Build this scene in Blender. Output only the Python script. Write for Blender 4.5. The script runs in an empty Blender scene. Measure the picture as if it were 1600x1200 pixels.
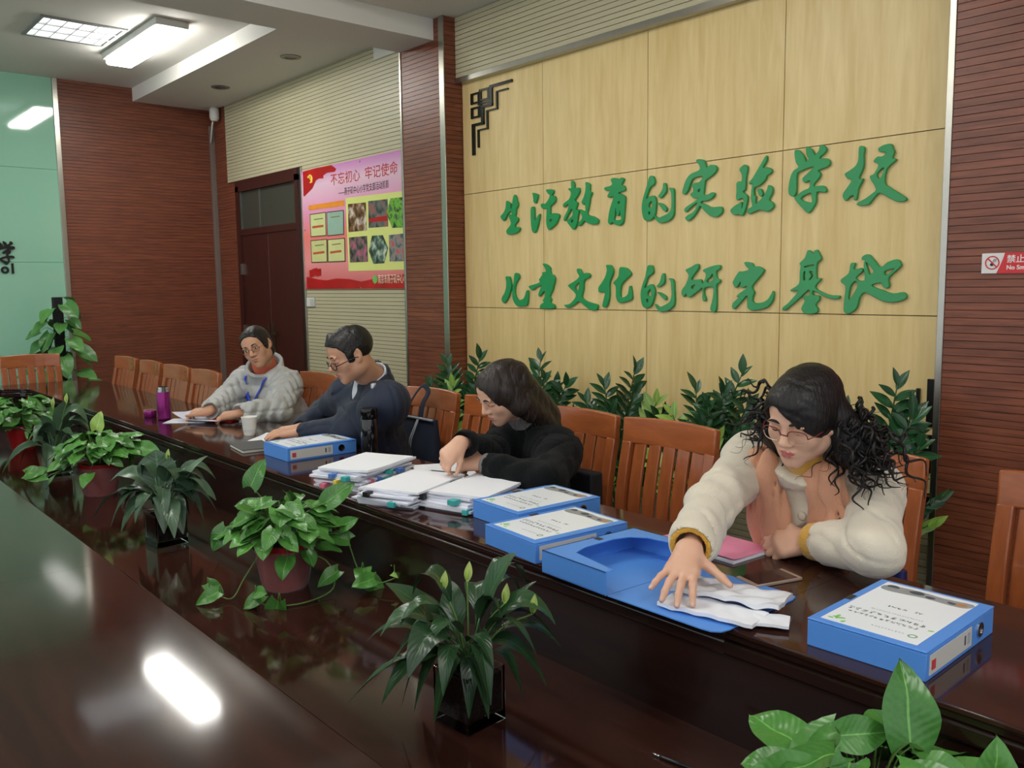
import bpy, bmesh, math, random
import numpy as np
from mathutils import Vector, Matrix, Euler, Quaternion

S = bpy.context.scene
COL = S.collection
PI = math.pi
random.seed(7)

# ------------------------------------------------------------------ camera, world, exposure
CAM_H = 1.45
YAW, PITCH, ROLL, FPX = math.radians(49.218), math.radians(6.515), math.radians(-0.7245), 1366.5
_f = np.array([-math.sin(YAW) * math.cos(PITCH), math.cos(YAW) * math.cos(PITCH), -math.sin(PITCH)])
_r = np.array([math.cos(YAW), math.sin(YAW), 0.0])
_u = np.cross(_r, _f)
_r2 = _r * math.cos(ROLL) + _u * math.sin(ROLL)
_u2 = -_r * math.sin(ROLL) + _u * math.cos(ROLL)
cam_d = bpy.data.cameras.new('camera')
cam_d.sensor_width = 36.0
cam_d.lens = FPX / 1600 * 36.0
cam_d.clip_start = 0.02
cam = bpy.data.objects.new('camera', cam_d)
COL.objects.link(cam)
cam.matrix_world = Matrix(((_r2[0], _u2[0], -_f[0], 0), (_r2[1], _u2[1], -_f[1], 0), (_r2[2], _u2[2], -_f[2], CAM_H), (0, 0, 0, 1)))
S.camera = cam
def wall_pt(px, py, Y):            # a measured point of the photograph on the wall plane y = Y
    d = _r2 * ((px - 800) / FPX) - _u2 * ((py - 600) / FPX) + _f
    t = Y / d[1]
    return (d[0] * t, CAM_H + d[2] * t)

W = bpy.data.worlds.new('world'); S.world = W
W.use_nodes = True
W.node_tree.nodes['Background'].inputs[0].default_value = (0.92, 0.96, 1.0, 1)
W.node_tree.nodes['Background'].inputs[1].default_value = 1.1
LAMP = 36.0                         # emission of the ceiling lamps
S.view_settings.view_transform = 'Standard'
S.view_settings.look = 'None'
S.view_settings.gamma = 1.0
S.view_settings.use_curve_mapping = False
S.view_settings.exposure = 0.0
S.cycles.use_denoising = True
S.cycles.max_bounces = 6
S.cycles.sample_clamp_indirect = 6.0

# ------------------------------------------------------------------ materials
def lin(c):
    return tuple(((v / 255) / 12.92 if v / 255 <= 0.04045 else ((v / 255 + 0.055) / 1.055) ** 2.4) for v in c) + (1.0,)
MATS = {}
def nm(name):
    m = bpy.data.materials.new(name); m.use_nodes = True
    nt = m.node_tree
    return m, nt, nt.nodes['Principled BSDF']
def setv(b, **k):
    for a, v in k.items():
        b.inputs[a.replace('_', ' ')].default_value = v
def mat(name, rgb, rough=0.5, metal=0.0, spec=0.5, var=0.0, vscale=8.0, bump=0.0, bscale=60.0, coat=0.0, trans=0.0, ior=1.45, sheen=0.0, sss=0.0, emit=None, estr=0.0, stretch=None):
    if name in MATS: return MATS[name]
    m, nt, b = nm(name)
    c = lin(rgb)
    setv(b, Base_Color=c, Roughness=rough, Metallic=metal, IOR=ior)
    b.inputs['Specular IOR Level'].default_value = spec
    b.inputs['Coat Weight'].default_value = coat
    b.inputs['Coat Roughness'].default_value = 0.05
    b.inputs['Transmission Weight'].default_value = trans
    b.inputs['Sheen Weight'].default_value = sheen
    if sss:
        b.inputs['Subsurface Weight'].default_value = sss
        b.inputs['Subsurface Radius'].default_value = (0.012, 0.005, 0.003)
        b.inputs['Subsurface Scale'].default_value = 0.5
    if emit:
        b.inputs['Emission Color'].default_value = lin(emit)
        b.inputs['Emission Strength'].default_value = estr
    if var or bump:
        tc = nt.nodes.new('ShaderNodeTexCoord'); mp = nt.nodes.new('ShaderNodeMapping')
        nt.links.new(tc.outputs['Object'], mp.inputs[0])
        if stretch: mp.inputs['Scale'].default_value = stretch
        if var:
            n = nt.nodes.new('ShaderNodeTexNoise'); n.inputs['Scale'].default_value = vscale; n.inputs['Detail'].default_value = 5
            nt.links.new(mp.outputs[0], n.inputs['Vector'])
            mx = nt.nodes.new('ShaderNodeMix'); mx.data_type = 'RGBA'
            mx.inputs['A'].default_value = tuple(v * (1 - var) for v in c[:3]) + (1,)
            mx.inputs['B'].default_value = tuple(min(1, v * (1 + var)) for v in c[:3]) + (1,)
            nt.links.new(n.outputs['Fac'], mx.inputs['Factor']); nt.links.new(mx.outputs['Result'], b.inputs['Base Color'])
        if bump:
            n2 = nt.nodes.new('ShaderNodeTexNoise'); n2.inputs['Scale'].default_value = bscale; n2.inputs['Detail'].default_value = 3
            nt.links.new(mp.outputs[0], n2.inputs['Vector'])
            bp = nt.nodes.new('ShaderNodeBump'); bp.inputs['Strength'].default_value = bump; bp.inputs['Distance'].default_value = 0.01
            nt.links.new(n2.outputs['Fac'], bp.inputs['Height']); nt.links.new(bp.outputs[0], b.inputs['Normal'])
    MATS[name] = m
    return m
def wood(name, dark, light, scale, rough=0.35, coat=0.0, grain=18.0, coords='Position', spec=0.5, bump=0.0, mottle=0.35):
    """grain stretched along the axis with the small scale; coords: Position (world) or Object"""
    if name in MATS: return MATS[name]
    m, nt, b = nm(name)
    if coords == 'Position':
        src = nt.nodes.new('ShaderNodeNewGeometry').outputs['Position']
    else:
        src = nt.nodes.new('ShaderNodeTexCoord').outputs['Object']
    mp = nt.nodes.new('ShaderNodeMapping'); mp.inputs['Scale'].default_value = scale
    nt.links.new(src, mp.inputs[0])
    n1 = nt.nodes.new('ShaderNodeTexNoise'); n1.inputs['Scale'].default_value = grain; n1.inputs['Detail'].default_value = 6; n1.inputs['Distortion'].default_value = 0.6
    n2 = nt.nodes.new('ShaderNodeTexNoise'); n2.inputs['Scale'].default_value = grain * 0.22; n2.inputs['Detail'].default_value = 3; n2.inputs['Distortion'].default_value = 1.2
    nt.links.new(mp.outputs[0], n1.inputs['Vector']); nt.links.new(mp.outputs[0], n2.inputs['Vector'])
    mm = nt.nodes.new('ShaderNodeMix'); mm.data_type = 'FLOAT'; mm.inputs['Factor'].default_value = mottle
    nt.links.new(n1.outputs['Fac'], mm.inputs['A']); nt.links.new(n2.outputs['Fac'], mm.inputs['B'])
    cr = nt.nodes.new('ShaderNodeValToRGB')
    cr.color_ramp.elements[0].position = 0.32; cr.color_ramp.elements[0].color = lin(dark)
    cr.color_ramp.elements[1].position = 0.68; cr.color_ramp.elements[1].color = lin(light)
    nt.links.new(mm.outputs['Result'], cr.inputs[0]); nt.links.new(cr.outputs[0], b.inputs['Base Color'])
    setv(b, Roughness=rough); b.inputs['Coat Weight'].default_value = coat; b.inputs['Coat Roughness'].default_value = 0.06
    b.inputs['Specular IOR Level'].default_value = spec
    if bump:
        bp = nt.nodes.new('ShaderNodeBump'); bp.inputs['Strength'].default_value = bump; bp.inputs['Distance'].default_value = 0.002
        nt.links.new(n1.outputs['Fac'], bp.inputs['Height']); nt.links.new(bp.outputs[0], b.inputs['Normal'])
    MATS[name] = m
    return m

# ------------------------------------------------------------------ mesh helpers
def mk(verts, faces, smooth=False, sharp=None):
    me = bpy.data.meshes.new('m')
    me.from_pydata([tuple(v) for v in verts], [], [tuple(f) for f in faces])
    me.update()
    if smooth:
        me.polygons.foreach_set('use_smooth', [True] * len(me.polygons))
        if sharp: me.set_sharp_from_angle(angle=math.radians(sharp))
    return me
def obj(name, me, m=None, parent=None, loc=None, rot=None):
    o = bpy.data.objects.new(name, me)
    COL.objects.link(o)
    if m is not None and not me.materials:
        me.materials.append(m)
    if parent is not None: o.parent = parent
    if loc is not None: o.location = loc
    if rot is not None: o.rotation_euler = rot
    return o
def wobj(name, me, m, parent):          # mesh built in world coordinates, parent moved by translation only
    o = obj(name, me, m, parent)
    o.location = -Vector(parent.location)
    return o
def tag(o, label=None, cat=None, group=None, kind=None):
    if label: o['label'] = label
    if cat: o['category'] = cat
    if group: o['group'] = group
    if kind: o['kind'] = kind
    return o
def thing(name, label, cat, loc=(0, 0, 0), rz=0.0, group=None):
    o = bpy.data.objects.new(name, None)
    COL.objects.link(o); o.location = loc; o.rotation_euler = (0, 0, rz); o.empty_display_size = 0.1
    return tag(o, label, cat, group)
def struct(o):
    o['kind'] = 'structure'; return o
def boxv(x0, x1, y0, y1, z0, z1):
    v = [(x0, y0, z0), (x1, y0, z0), (x1, y1, z0), (x0, y1, z0), (x0, y0, z1), (x1, y0, z1), (x1, y1, z1), (x0, y1, z1)]
    f = [(0, 3, 2, 1), (4, 5, 6, 7), (0, 1, 5, 4), (1, 2, 6, 5), (2, 3, 7, 6), (3, 0, 4, 7)]
    return v, f
def bev(me, w, seg=2, ang=30, skip=None):
    bm = bmesh.new(); bm.from_mesh(me)
    es = [e for e in bm.edges if len(e.link_faces) == 2 and e.calc_face_angle(0) > math.radians(ang) and not (skip and skip(e))]
    r = bmesh.ops.bevel(bm, geom=es, offset=w, segments=seg, profile=0.5, affect='EDGES', clamp_overlap=True)
    for q in bm.faces: q.smooth = False
    for q in r['faces']: q.smooth = True
    bm.to_mesh(me); bm.free()
    return me
def boxm(x0, x1, y0, y1, z0, z1, w=0.0, seg=2):
    me = mk(*boxv(x0, x1, y0, y1, z0, z1))
    return bev(me, w, seg) if w else me
def join(parts):                         # [(verts, faces), ...] -> one
    V, F = [], []
    for v, f in parts:
        n = len(V); V += list(v); F += [tuple(i + n for i in q) for q in f]
    return V, F
def prismv(poly, z0, z1):                # 2D outline -> extruded solid
    n = len(poly)
    v = [(x, y, z0) for x, y in poly] + [(x, y, z1) for x, y in poly]
    f = [tuple(range(n - 1, -1, -1)), tuple(range(n, 2 * n))]
    f += [(i, (i + 1) % n, n + (i + 1) % n, n + i) for i in range(n)]
    return v, f
def lathev(prof, n=32, cx=0, cy=0, cap=True):
    v, f = [], []
    for r, z in prof:
        for k in range(n):
            a = 2 * PI * k / n
            v.append((cx + r * math.cos(a), cy + r * math.sin(a), z))
    for i in range(len(prof) - 1):
        for k in range(n):
            f.append((i * n + k, i * n + (k + 1) % n, (i + 1) * n + (k + 1) % n, (i + 1) * n + k))
    if cap:
        f.append(tuple(range(n - 1, -1, -1))); f.append(tuple((len(prof) - 1) * n + k for k in range(n)))
    return v, f
def frame_along(pts):
    """parallel-transport frames along a polyline"""
    P = [Vector(p) for p in pts]; n = len(P)
    T = [(P[min(i + 1, n - 1)] - P[max(i - 1, 0)]).normalized() for i in range(n)]
    a = Vector((0, 0, 1)) if abs(T[0].z) < 0.9 else Vector((1, 0, 0))
    N = [(a - T[0] * a.dot(T[0])).normalized()]
    for i in range(1, n):
        q = N[-1] - T[i] * N[-1].dot(T[i])
        N.append(q.normalized() if q.length > 1e-6 else N[-1])
    return P, T, N
def tubev(pts, r, k=8, cap=True, flat=1.0):
    P, T, N = frame_along(pts)
    R = r if hasattr(r, '__len__') else [r] * len(P)
    v, f = [], []
    for i, p in enumerate(P):
        B = T[i].cross(N[i])
        for j in range(k):
            a = 2 * PI * j / k
            v.append(tuple(p + (N[i] * math.cos(a) * flat + B * math.sin(a)) * R[i]))
    for i in range(len(P) - 1):
        for j in range(k):
            f.append((i * k + j, i * k + (j + 1) % k, (i + 1) * k + (j + 1) % k, (i + 1) * k + j))
    if cap:
        f.append(tuple(range(k - 1, -1, -1))); f.append(tuple((len(P) - 1) * k + j for j in range(k)))
    return v, f
def spline(pts, n=8, closed=False):      # Catmull-Rom
    P = [np.array(p, float) for p in pts]; m = len(P); out = []
    rng = range(m) if closed else range(m - 1)
    for i in rng:
        p0 = P[(i - 1) % m] if closed or i > 0 else 2 * P[0] - P[1]
        p1, p2 = P[i], P[(i + 1) % m]
        p3 = P[(i + 2) % m] if closed or i + 2 < m else 2 * P[-1] - P[-2]
        for k in range(n):
            t = k / n
            out.append(0.5 * (2 * p1 + (p2 - p0) * t + (2 * p0 - 5 * p1 + 4 * p2 - p3) * t * t + (3 * p1 - p0 - 3 * p2 + p3) * t ** 3))
    if not closed: out.append(P[-1])
    return [tuple(p) for p in out]
def ellv(c, r, n=16, m=10, M=None):      # ellipsoid
    v, f = [], []
    for i in range(m + 1):
        th = PI * i / m
        for k in range(n):
            a = 2 * PI * k / n
            p = Vector((r[0] * math.sin(th) * math.cos(a), r[1] * math.sin(th) * math.sin(a), r[2] * math.cos(th)))
            if M is not None: p = M @ p
            v.append(tuple(Vector(c) + p))
    for i in range(m):
        for k in range(n):
            f.append((i * n + k, (i + 1) * n + k, (i + 1) * n + (k + 1) % n, i * n + (k + 1) % n))
    return v, f
def filled(loops, depth, bevel=0.0, nsub=3, closed_smooth=True):
    """flat outlines with holes -> solid of the given thickness; local x right, y up, z = thickness"""
    cu = bpy.data.curves.new('c', 'CURVE'); cu.dimensions = '2D'; cu.fill_mode = 'BOTH'
    cu.extrude = depth / 2; cu.bevel_depth = bevel; cu.bevel_resolution = 1; cu.offset = -bevel
    for L in loops:
        pts = spline(L, nsub, True) if closed_smooth else L
        sp = cu.splines.new('POLY'); sp.points.add(len(pts) - 1); sp.use_cyclic_u = True
        for q, p in zip(sp.points, pts): q.co = (p[0], p[1], 0, 1)
    o = bpy.data.objects.new('c', cu)
    me = bpy.data.meshes.new_from_object(o)
    bpy.data.objects.remove(o); bpy.data.curves.remove(cu)
    me.materials.clear()
    return me
def textm(s, size, depth=0.0, align='LEFT', spacing=1.0, shear=0.0, weight=0.0):
    cu = bpy.data.curves.new('t', 'FONT'); cu.body = s; cu.size = size; cu.extrude = depth / 2; cu.align_x = align
    cu.space_character = spacing; cu.shear = shear; cu.offset = weight; cu.resolution_u = 3
    o = bpy.data.objects.new('t', cu)
    me = bpy.data.meshes.new_from_object(o)
    bpy.data.objects.remove(o); bpy.data.curves.remove(cu)
    me.materials.clear()
    return me
def clone(o, parent=None, loc=None, rot=None):
    c = o.copy(); COL.objects.link(c); c.parent = parent
    if loc is not None: c.location = loc
    if rot is not None: c.rotation_euler = rot
    for k in ('label', 'group', 'category'):
        if parent is not None and k in c: del c[k]
    return c
def copy_tree(o, parent=None, kids=None):
    kids = KIDS if kids is None else kids
    c = o.copy(); COL.objects.link(c)
    if parent is not None: c.parent = parent
    for ch in kids.get(o.name, []): copy_tree(ch, c, kids)
    return c
def kid_table():
    d = {}
    for o in bpy.data.objects:
        if o.parent: d.setdefault(o.parent.name, []).append(o)
    return d
KIDS = {}
# ------------------------------------------------------------------ the room
YW = 3.55            # long wall
XF = -8.48           # far wall
m_plank = wood('red brown wood plank', (90, 46, 30), (142, 80, 55), (1.0, 1.0, 14.0), rough=0.38, grain=6.0)
m_plank_far = wood('red brown wood plank far', (90, 46, 30), (138, 76, 52), (1.0, 1.0, 14.0), rough=0.45, grain=6.0)
m_groove = mat('dark groove', (40, 20, 14), 0.8)
m_cream = mat('cream slat', (188, 181, 150), 0.42, var=0.05, vscale=3)
m_cream_gap = mat('slat gap', (40, 37, 28), 0.8)
m_birch = wood('pale birch panel', (216, 187, 122), (236, 211, 152), (9.0, 9.0, 0.9), rough=0.42, grain=4.0, mottle=0.5)
m_joint = mat('panel joint', (96, 72, 36), 0.8)
m_steel = mat('brushed steel', (176, 174, 164), 0.28, metal=1.0, var=0.08, vscale=30)
m_ceil = mat('white ceiling paint', (216, 214, 208), 0.85)
m_green = mat('green backed glass', (146, 198, 172), 0.05, spec=0.5, coat=0.6)
m_black = mat('black acrylic', (16, 18, 17), 0.25)
m_floor = mat('floor tile', (120, 112, 98), 0.35, var=0.15, vscale=3)
m_door = wood('dark red door', (48, 16, 12), (66, 24, 18), (14.0, 14.0, 1.0), rough=0.4, grain=4.0)
m_dglass = mat('dark transom glass', (58, 62, 54), 0.3, spec=0.6)

struct(obj('floor', boxm(XF - 0.1, 3.0, -3.0, YW + 0.1, -0.1, 0.0), m_floor))
# ceiling: main slab, lower soffit along the long wall, cross beam at the pillar
struct(obj('ceiling', boxm(XF - 0.1, 3.0, -3.0, YW + 0.1, 3.27, 3.40), m_ceil))
sf = struct(obj('ceiling_soffit', boxm(XF, -5.0, 2.78, YW - 0.035, 3.15, 3.27), m_ceil))
obj('soffit_return', boxm(-5.55, -5.0, YW - 0.035, YW, 3.06, 3.27), m_ceil, sf)
struct(obj('ceiling_beam', boxm(-5.04, -4.66, -3.0, YW - 0.15, 2.99, 3.27), m_ceil))
struct(obj('ceiling_side', boxm(-4.66, 3.0, 2.35, YW, 3.12, 3.27), m_ceil))

# long wall: backing slab that carries birch panels, cream slats, door bay
wb = struct(obj('wall_back', boxm(XF - 0.1, 3.0, YW, YW + 0.1, 0, 3.27), m_joint))
JX = [-4.552, -3.80, -3.014, -2.228, -1.42]
JZ = [0.585, 1.303, 2.027, 2.745]
for i in range(4):
    for j in range(3):
        me = boxm(JX[i] + 0.002, JX[i + 1] - 0.002, YW - 0.012, YW, JZ[j] + 0.002, JZ[j + 1] - 0.002)
        obj('birch_panel', me, m_birch, wb)
def slats(name, x0, x1, y0, y1, z0, z1, pitch, m, parent, gap=0.0030, first=None):
    n = int(round((z1 - z0) / pitch)); p = (z1 - z0) / n
    me = boxm(x0, x1, y0, y1, 0, p - gap, 0.0006, 1); me.materials.append(m)
    for k in range(n):
        obj(name, me, None, parent, (0, 0, z0 + k * p))
# cream box over the birch panels
cb = struct(obj('wall_back_upper', boxm(-4.555, -1.40, YW - 0.05, YW, 2.75, 3.12), m_cream_gap))
slats('cream_slat', -4.555, -1.40, YW - 0.06, YW - 0.05, 2.75, 3.12, 0.0285, m_cream, cb)
obj('steel_trim', boxm(-4.555, -1.40, YW - 0.064, YW, 2.715, 2.75, 0.002), m_steel, cb)
# cream wainscot below
cw = struct(obj('wall_back_lower', boxm(-4.555, -1.40, YW - 0.04, YW, 0, 0.555), m_cream_gap))
slats('cream_slat', -4.555, -1.40, YW - 0.05, YW - 0.04, 0.0, 0.555, 0.029, m_cream, cw)
obj('dark_trim', boxm(-4.555, -1.40, YW - 0.055, YW, 0.555, 0.583, 0.002), m_black, cw)
# pillar left of the panels
pl = struct(obj('wall_back_pillar', boxm(-5.04, -4.565, YW - 0.145, YW, 0, 3.0), m_groove))
slats('plank', -5.046, -4.557, YW - 0.15, YW, 0.0, 3.12, 0.0288, m_plank, pl, gap=0.0016)
obj('steel_trim', boxm(-4.605, -4.553, YW - 0.155, YW - 0.148, 0, 3.14, 0.002), m_steel, pl)
obj('steel_trim', boxm(-5.052, -5.032, YW - 0.156, YW - 0.148, 0, 2.99, 0.002), m_steel, pl)
# wide plank wall right of the panels
pr = struct(obj('wall_right_planks', boxm(-1.435, 3.0, YW - 0.145, YW, 0, 3.12), m_groove))
slats('plank', -1.437, 3.0, YW - 0.15, YW - 0.02, 0.0, 3.12, 0.0284, m_plank, pr, gap=0.0016)
obj('steel_trim', boxm(-1.462, -1.437, YW - 0.155, YW, 0, 3.12, 0.002), m_steel, pr)
# cream slat wall around the door
cl = struct(obj('wall_left_cream', boxm(-8.19, -5.04, YW - 0.02, YW, 2.44, 3.27), m_cream_gap))
slats('cream_slat', -8.19, -5.04, YW - 0.03, YW - 0.02, 2.44, 3.26, 0.029, m_cream, cl)
cl2 = struct(obj('wall_left_cream_side', boxm(-6.70, -5.04, YW - 0.02, YW, 0, 2.44), m_cream_gap))
slats('cream_slat', -6.70, -5.04, YW - 0.03, YW - 0.02, 0, 2.44, 0.029, m_cream, cl2)
obj('steel_trim', boxm(-6.735, -6.70, YW - 0.045, YW, 0, 2.43, 0.002), m_steel, cl2)
# brown strip between far corner and the door
bs = struct(obj('wall_back_strip', boxm(XF, -7.97, YW - 0.015, YW, 0, 3.15), m_groove))
slats('plank', XF, -7.97, YW - 0.035, YW - 0.015, 0, 2.43, 0.0288, m_plank_far, bs, gap=0.0016)
slats('plank', XF, -8.19, YW - 0.035, YW - 0.015, 2.43, 3.15, 0.0288, m_plank_far, bs, gap=0.0016)
# far wall: green glass, steel trim, brown planks
wl = struct(obj('wall_left', boxm(XF - 0.1, XF - 0.02, -3.0, YW, 0, 3.27), m_groove))
for (z0, z1) in ((0.0, 0.89), (0.89, 1.69), (1.69, 2.49), (2.49, 3.27)):
    obj('glass_panel', boxm(XF - 0.02, XF, -3.0, 2.108, z0 + 0.001, z1 - 0.001, 0.001, 1), m_green, wl)
slats('plank', XF - 0.012, XF, 2.15, YW - 0.04, 0.0, 3.27, 0.0288, m_plank_far, wl, gap=0.0016)
obj('steel_trim', boxm(XF - 0.02, XF + 0.012, 2.108, 2.15, 0, 3.27, 0.002), m_steel, wl)
struct(obj('trim_1', boxm(XF, XF + 0.05, YW - 0.075, YW - 0.035, 0, 3.0, 0.003), mat('grey conduit', (116, 104, 96), 0.5)))
# door
dr = struct(obj('door_1', boxm(-7.97, -6.735, YW - 0.02, YW - 0.005, 0, 2.43), m_door))
obj('door_frame', mk(*join([boxv(-7.97, -7.90, YW - 0.06, YW - 0.02, 0, 2.38), boxv(-6.79, -6.735, YW - 0.06, YW - 0.02, 0, 2.38), boxv(-7.97, -6.735, YW - 0.06, YW - 0.02, 2.33, 2.43), boxv(-7.90, -6.79, YW - 0.055, YW - 0.02, 1.93, 1.985)])), m_door, dr)
for x0, x1 in ((-7.898, -7.352), (-7.348, -6.792)):
    lf = obj('door_leaf', boxm(x0, x1, YW - 0.045, YW - 0.02, 0.01, 1.93, 0.003), m_door, dr)
hm = mat('aged brass', (92, 78, 62), 0.4, metal=0.8)
for hx, sx in ((-7.40, -1), (-7.30, 1)):
    obj('door_handle', mk(*join([boxv(hx - 0.02, hx + 0.02, YW - 0.053, YW - 0.045, 0.86, 1.13), boxv(min(hx, hx + sx * 0.11), max(hx, hx + sx * 0.11), YW - 0.085, YW - 0.07, 1.03, 1.05), boxv(hx - 0.008, hx + 0.008, YW - 0.085, YW - 0.05, 1.03, 1.05), boxv(hx - 0.012, hx + 0.012, YW - 0.06, YW - 0.05, 0.90, 0.94)])), hm, dr)
obj('window_pane', boxm(-7.88, -7.50, YW - 0.03, YW - 0.022, 1.985, 2.33), m_dglass, dr)
obj('window_pane', boxm(-7.48, -6.79, YW - 0.03, YW - 0.022, 1.985, 2.33), m_dglass, dr)
obj('window_bar', boxm(-7.50, -7.48, YW - 0.045, YW - 0.022, 1.985, 2.33), mat('grey bar', (84, 84, 78), 0.4), dr)
obj('window_bar', boxm(-7.90, -7.88, YW - 0.045, YW - 0.022, 1.985, 2.33), MATS['grey bar'], dr)
for z in (1.62, 1.05): obj('hinge', boxm(-7.905, -7.89, YW - 0.07, YW - 0.045, z - 0.05, z + 0.05), m_steel, dr)
# small camera and cable on the corner ceiling
sc_ = thing('wall_sensor', 'small white wall sensor with cable under the soffit by the far corner', 'sensor', (-8.30, YW - 0.06, 3.10))
wobj('body', bev(mk(*lathev([(0.03, 3.02), (0.045, 3.05), (0.045, 3.13), (0.03, 3.15)], 16, -8.28, YW - 0.09), smooth=False), 0.004), mat('white plastic', (214, 214, 208), 0.4), sc_)
wobj('cable', mk(*tubev([(-8.30, YW - 0.09, 3.08), (-8.36, YW - 0.085, 2.98), (-8.42, YW - 0.08, 2.84)], 0.008, 8), smooth=True), MATS['white plastic'], sc_)
# switch plate
sw = thing('wall_switch', 'white switch plate on cream slats under the poster', 'switch', (-6.62, YW - 0.03, 1.31))
wobj('plate', boxm(-6.69, -6.555, YW - 0.042, YW - 0.03, 1.285, 1.36, 0.003), MATS['white plastic'], sw)
wobj('button', boxm(-6.62, -6.56, YW - 0.046, YW - 0.042, 1.295, 1.35, 0.002), mat('pale grey plastic', (190, 192, 186), 0.4), sw)

# ------------------------------------------------------------------ ceiling lights
m_lampglow = mat('lamp diffuser', (255, 255, 255), 0.5, emit=(255, 253, 246), estr=LAMP)
m_tray = mat('lamp housing', (206, 206, 202), 0.4)
LIN = [(-6.775, 2.32), (-3.0, 1.2), (-3.0, -1.2), (0.6, 1.2), (0.6, -1.2), (-6.775, -0.6)]
for i, (x, y) in enumerate(LIN):
    lab = ['long bright ceiling lamp beside the square louvre light', 'long ceiling lamp above the middle of the table', 'long ceiling lamp behind the near side of the table', 'long ceiling lamp above the right end of the table', 'long ceiling lamp behind the right end of the table', 'long ceiling lamp behind the far left end'][i]
    t = thing('ceiling_lamp', lab, 'lamp', (x, y, 3.27), 0, 'linear ceiling lamps')
    obj('housing', boxm(-0.60, 0.60, -0.115, 0.115, -0.05, 0.0, 0.01), m_tray, t)
    obj('diffuser', bev(mk(*boxv(-0.57, 0.57, -0.10, 0.10, -0.095, -0.05)), 0.03, 4), m_lampglow, t)
m_tub = mat('lamp tube', (255, 255, 255), 0.5, emit=(246, 250, 255), estr=1.3)
m_louvre = mat('louvre aluminium', (225, 226, 226), 0.3, metal=0.7)
t = thing('louvre_light', 'square recessed ceiling light with white louvre grid', 'lamp', (-6.88, 1.885, 3.27))
obj('frame', mk(*join([boxv(-0.28, 0.28, -0.28, -0.255, -0.012, 0.0), boxv(-0.28, 0.28, 0.255, 0.28, -0.012, 0.0), boxv(-0.28, -0.255, -0.255, 0.255, -0.012, 0.0), boxv(0.255, 0.28, -0.255, 0.255, -0.012, 0.0)])), mat('dark grey frame', (120, 122, 120), 0.4), t)
for k in range(3): obj('tube', mk(*boxv(-0.24 + k * 0.17, -0.24 + k * 0.17 + 0.13, -0.25, 0.25, -0.003, -0.001)), m_tub, t)
for k in range(4): obj('louvre', boxm(-0.255 + k * 0.17 - 0.008, -0.255 + k * 0.17 + 0.008, -0.255, 0.255, -0.011, -0.001), m_louvre, t)
for k in range(5): obj('louvre', boxm(-0.255, 0.255, -0.205 + k * 0.1 - 0.003, -0.205 + k * 0.1 + 0.003, -0.010, -0.001), m_louvre, t)
for i, (x, y) in enumerate(((-7.43, 3.17), (-6.16, 3.18))):
    t = thing('downlight', 'small round downlight in the soffit ' + ('nearer the far corner' if i == 0 else 'nearer the cross beam'), 'lamp', (x, y, 3.15), 0, 'soffit downlights')
    obj('ring', mk(*lathev([(0.045, -0.006), (0.075, -0.006), (0.078, 0.0), (0.045, 0.0), (0.045, -0.006)], 24, cap=False), smooth=True, sharp=40), mat('downlight ring', (120, 116, 110), 0.35, metal=0.6), t)
    obj('lens', mk(*lathev([(0.0, -0.002), (0.046, -0.002)], 24, cap=False)), mat('downlight lens', (70, 70, 70), 0.3), t)
# ------------------------------------------------------------------ conference table
ZT = 0.75
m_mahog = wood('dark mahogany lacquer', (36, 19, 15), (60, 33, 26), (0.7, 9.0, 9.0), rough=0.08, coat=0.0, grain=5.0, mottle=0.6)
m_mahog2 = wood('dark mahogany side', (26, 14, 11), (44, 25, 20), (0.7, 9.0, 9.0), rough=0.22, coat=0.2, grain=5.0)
tb = thing('conference_table', 'long dark mahogany conference table with sunken planter channel', 'table', (-3.0, 1.04, 0))
YI0, YI1, YO0, YO1 = 0.644, 1.442, 0.09, 1.992
XE, XI, XR = -7.36, -6.74, 2.2
def arc(cx, cy, r, a0, a1, n=8):
    return [(cx + r * math.cos(a0 + (a1 - a0) * k / n), cy + r * math.sin(a0 + (a1 - a0) * k / n)) for k in range(n + 1)]
def seam(e):          # edges of a joint between two sections stay crisp
    return abs(e.verts[0].co.x - e.verts[1].co.x) < 1e-5
def layer(z0, z1, d, name, m, w):
    """one moulding layer of the top; d = inset from the outer line; split in sections at the seams"""
    a0, a1, b0, b1 = YO0 + d, YI0 - d, YI1 + d, YO1 - d
    for xs in ((-6.9, -2.35), (-2.35, XR)):
        wobj(name, bev(mk(*boxv(xs[0] + 0.0004, xs[1] - 0.0004, a0, a1, z0, z1)), w, 2, skip=seam), m, tb)
    for xs in ((-6.9, -4.0), (-4.0, -1.02), (-1.02, XR)):
        wobj(name, bev(mk(*boxv(xs[0] + 0.0004, xs[1] - 0.0004, b0, b1, z0, z1)), w, 2, skip=seam), m, tb)
    ro, ri = 0.30, 0.16
    e, i_ = XE + d, XI - d
    poly = [(-6.9004, a0)] + [(-6.9004, a1)]
    # end piece: outer left edge rounded, inner opening rounded to the two arms
    poly = [(-6.9004, a0), (-6.9004, a1), (i_ - ri - 0.02, a1)] if i_ - ri - 0.02 > -6.9 else [(-6.9004, a0), (-6.9004, a1)]
    poly += arc(-6.9, a1 + ri, ri, -PI / 2, -PI, 6)[1:] + arc(-6.9, b0 - ri, ri, PI, PI / 2, 6)[:-1]
    poly += [(-6.9004, b0), (-6.9004, b1)]
    poly += arc(e + ro, b1 - ro, ro, PI / 2, PI, 8) + arc(e + ro, a0 + ro, ro, PI, 1.5 * PI, 8)
    wobj(name, bev(mk(*prismv(poly, z0, z1)), w, 2, skip=seam), m, tb)
XI = -6.9
layer(0.737, ZT, 0.0, 'tabletop', m_mahog, 0.004)
layer(0.722, 0.737, 0.007, 'edge_moulding', m_mahog2, 0.003)
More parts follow.
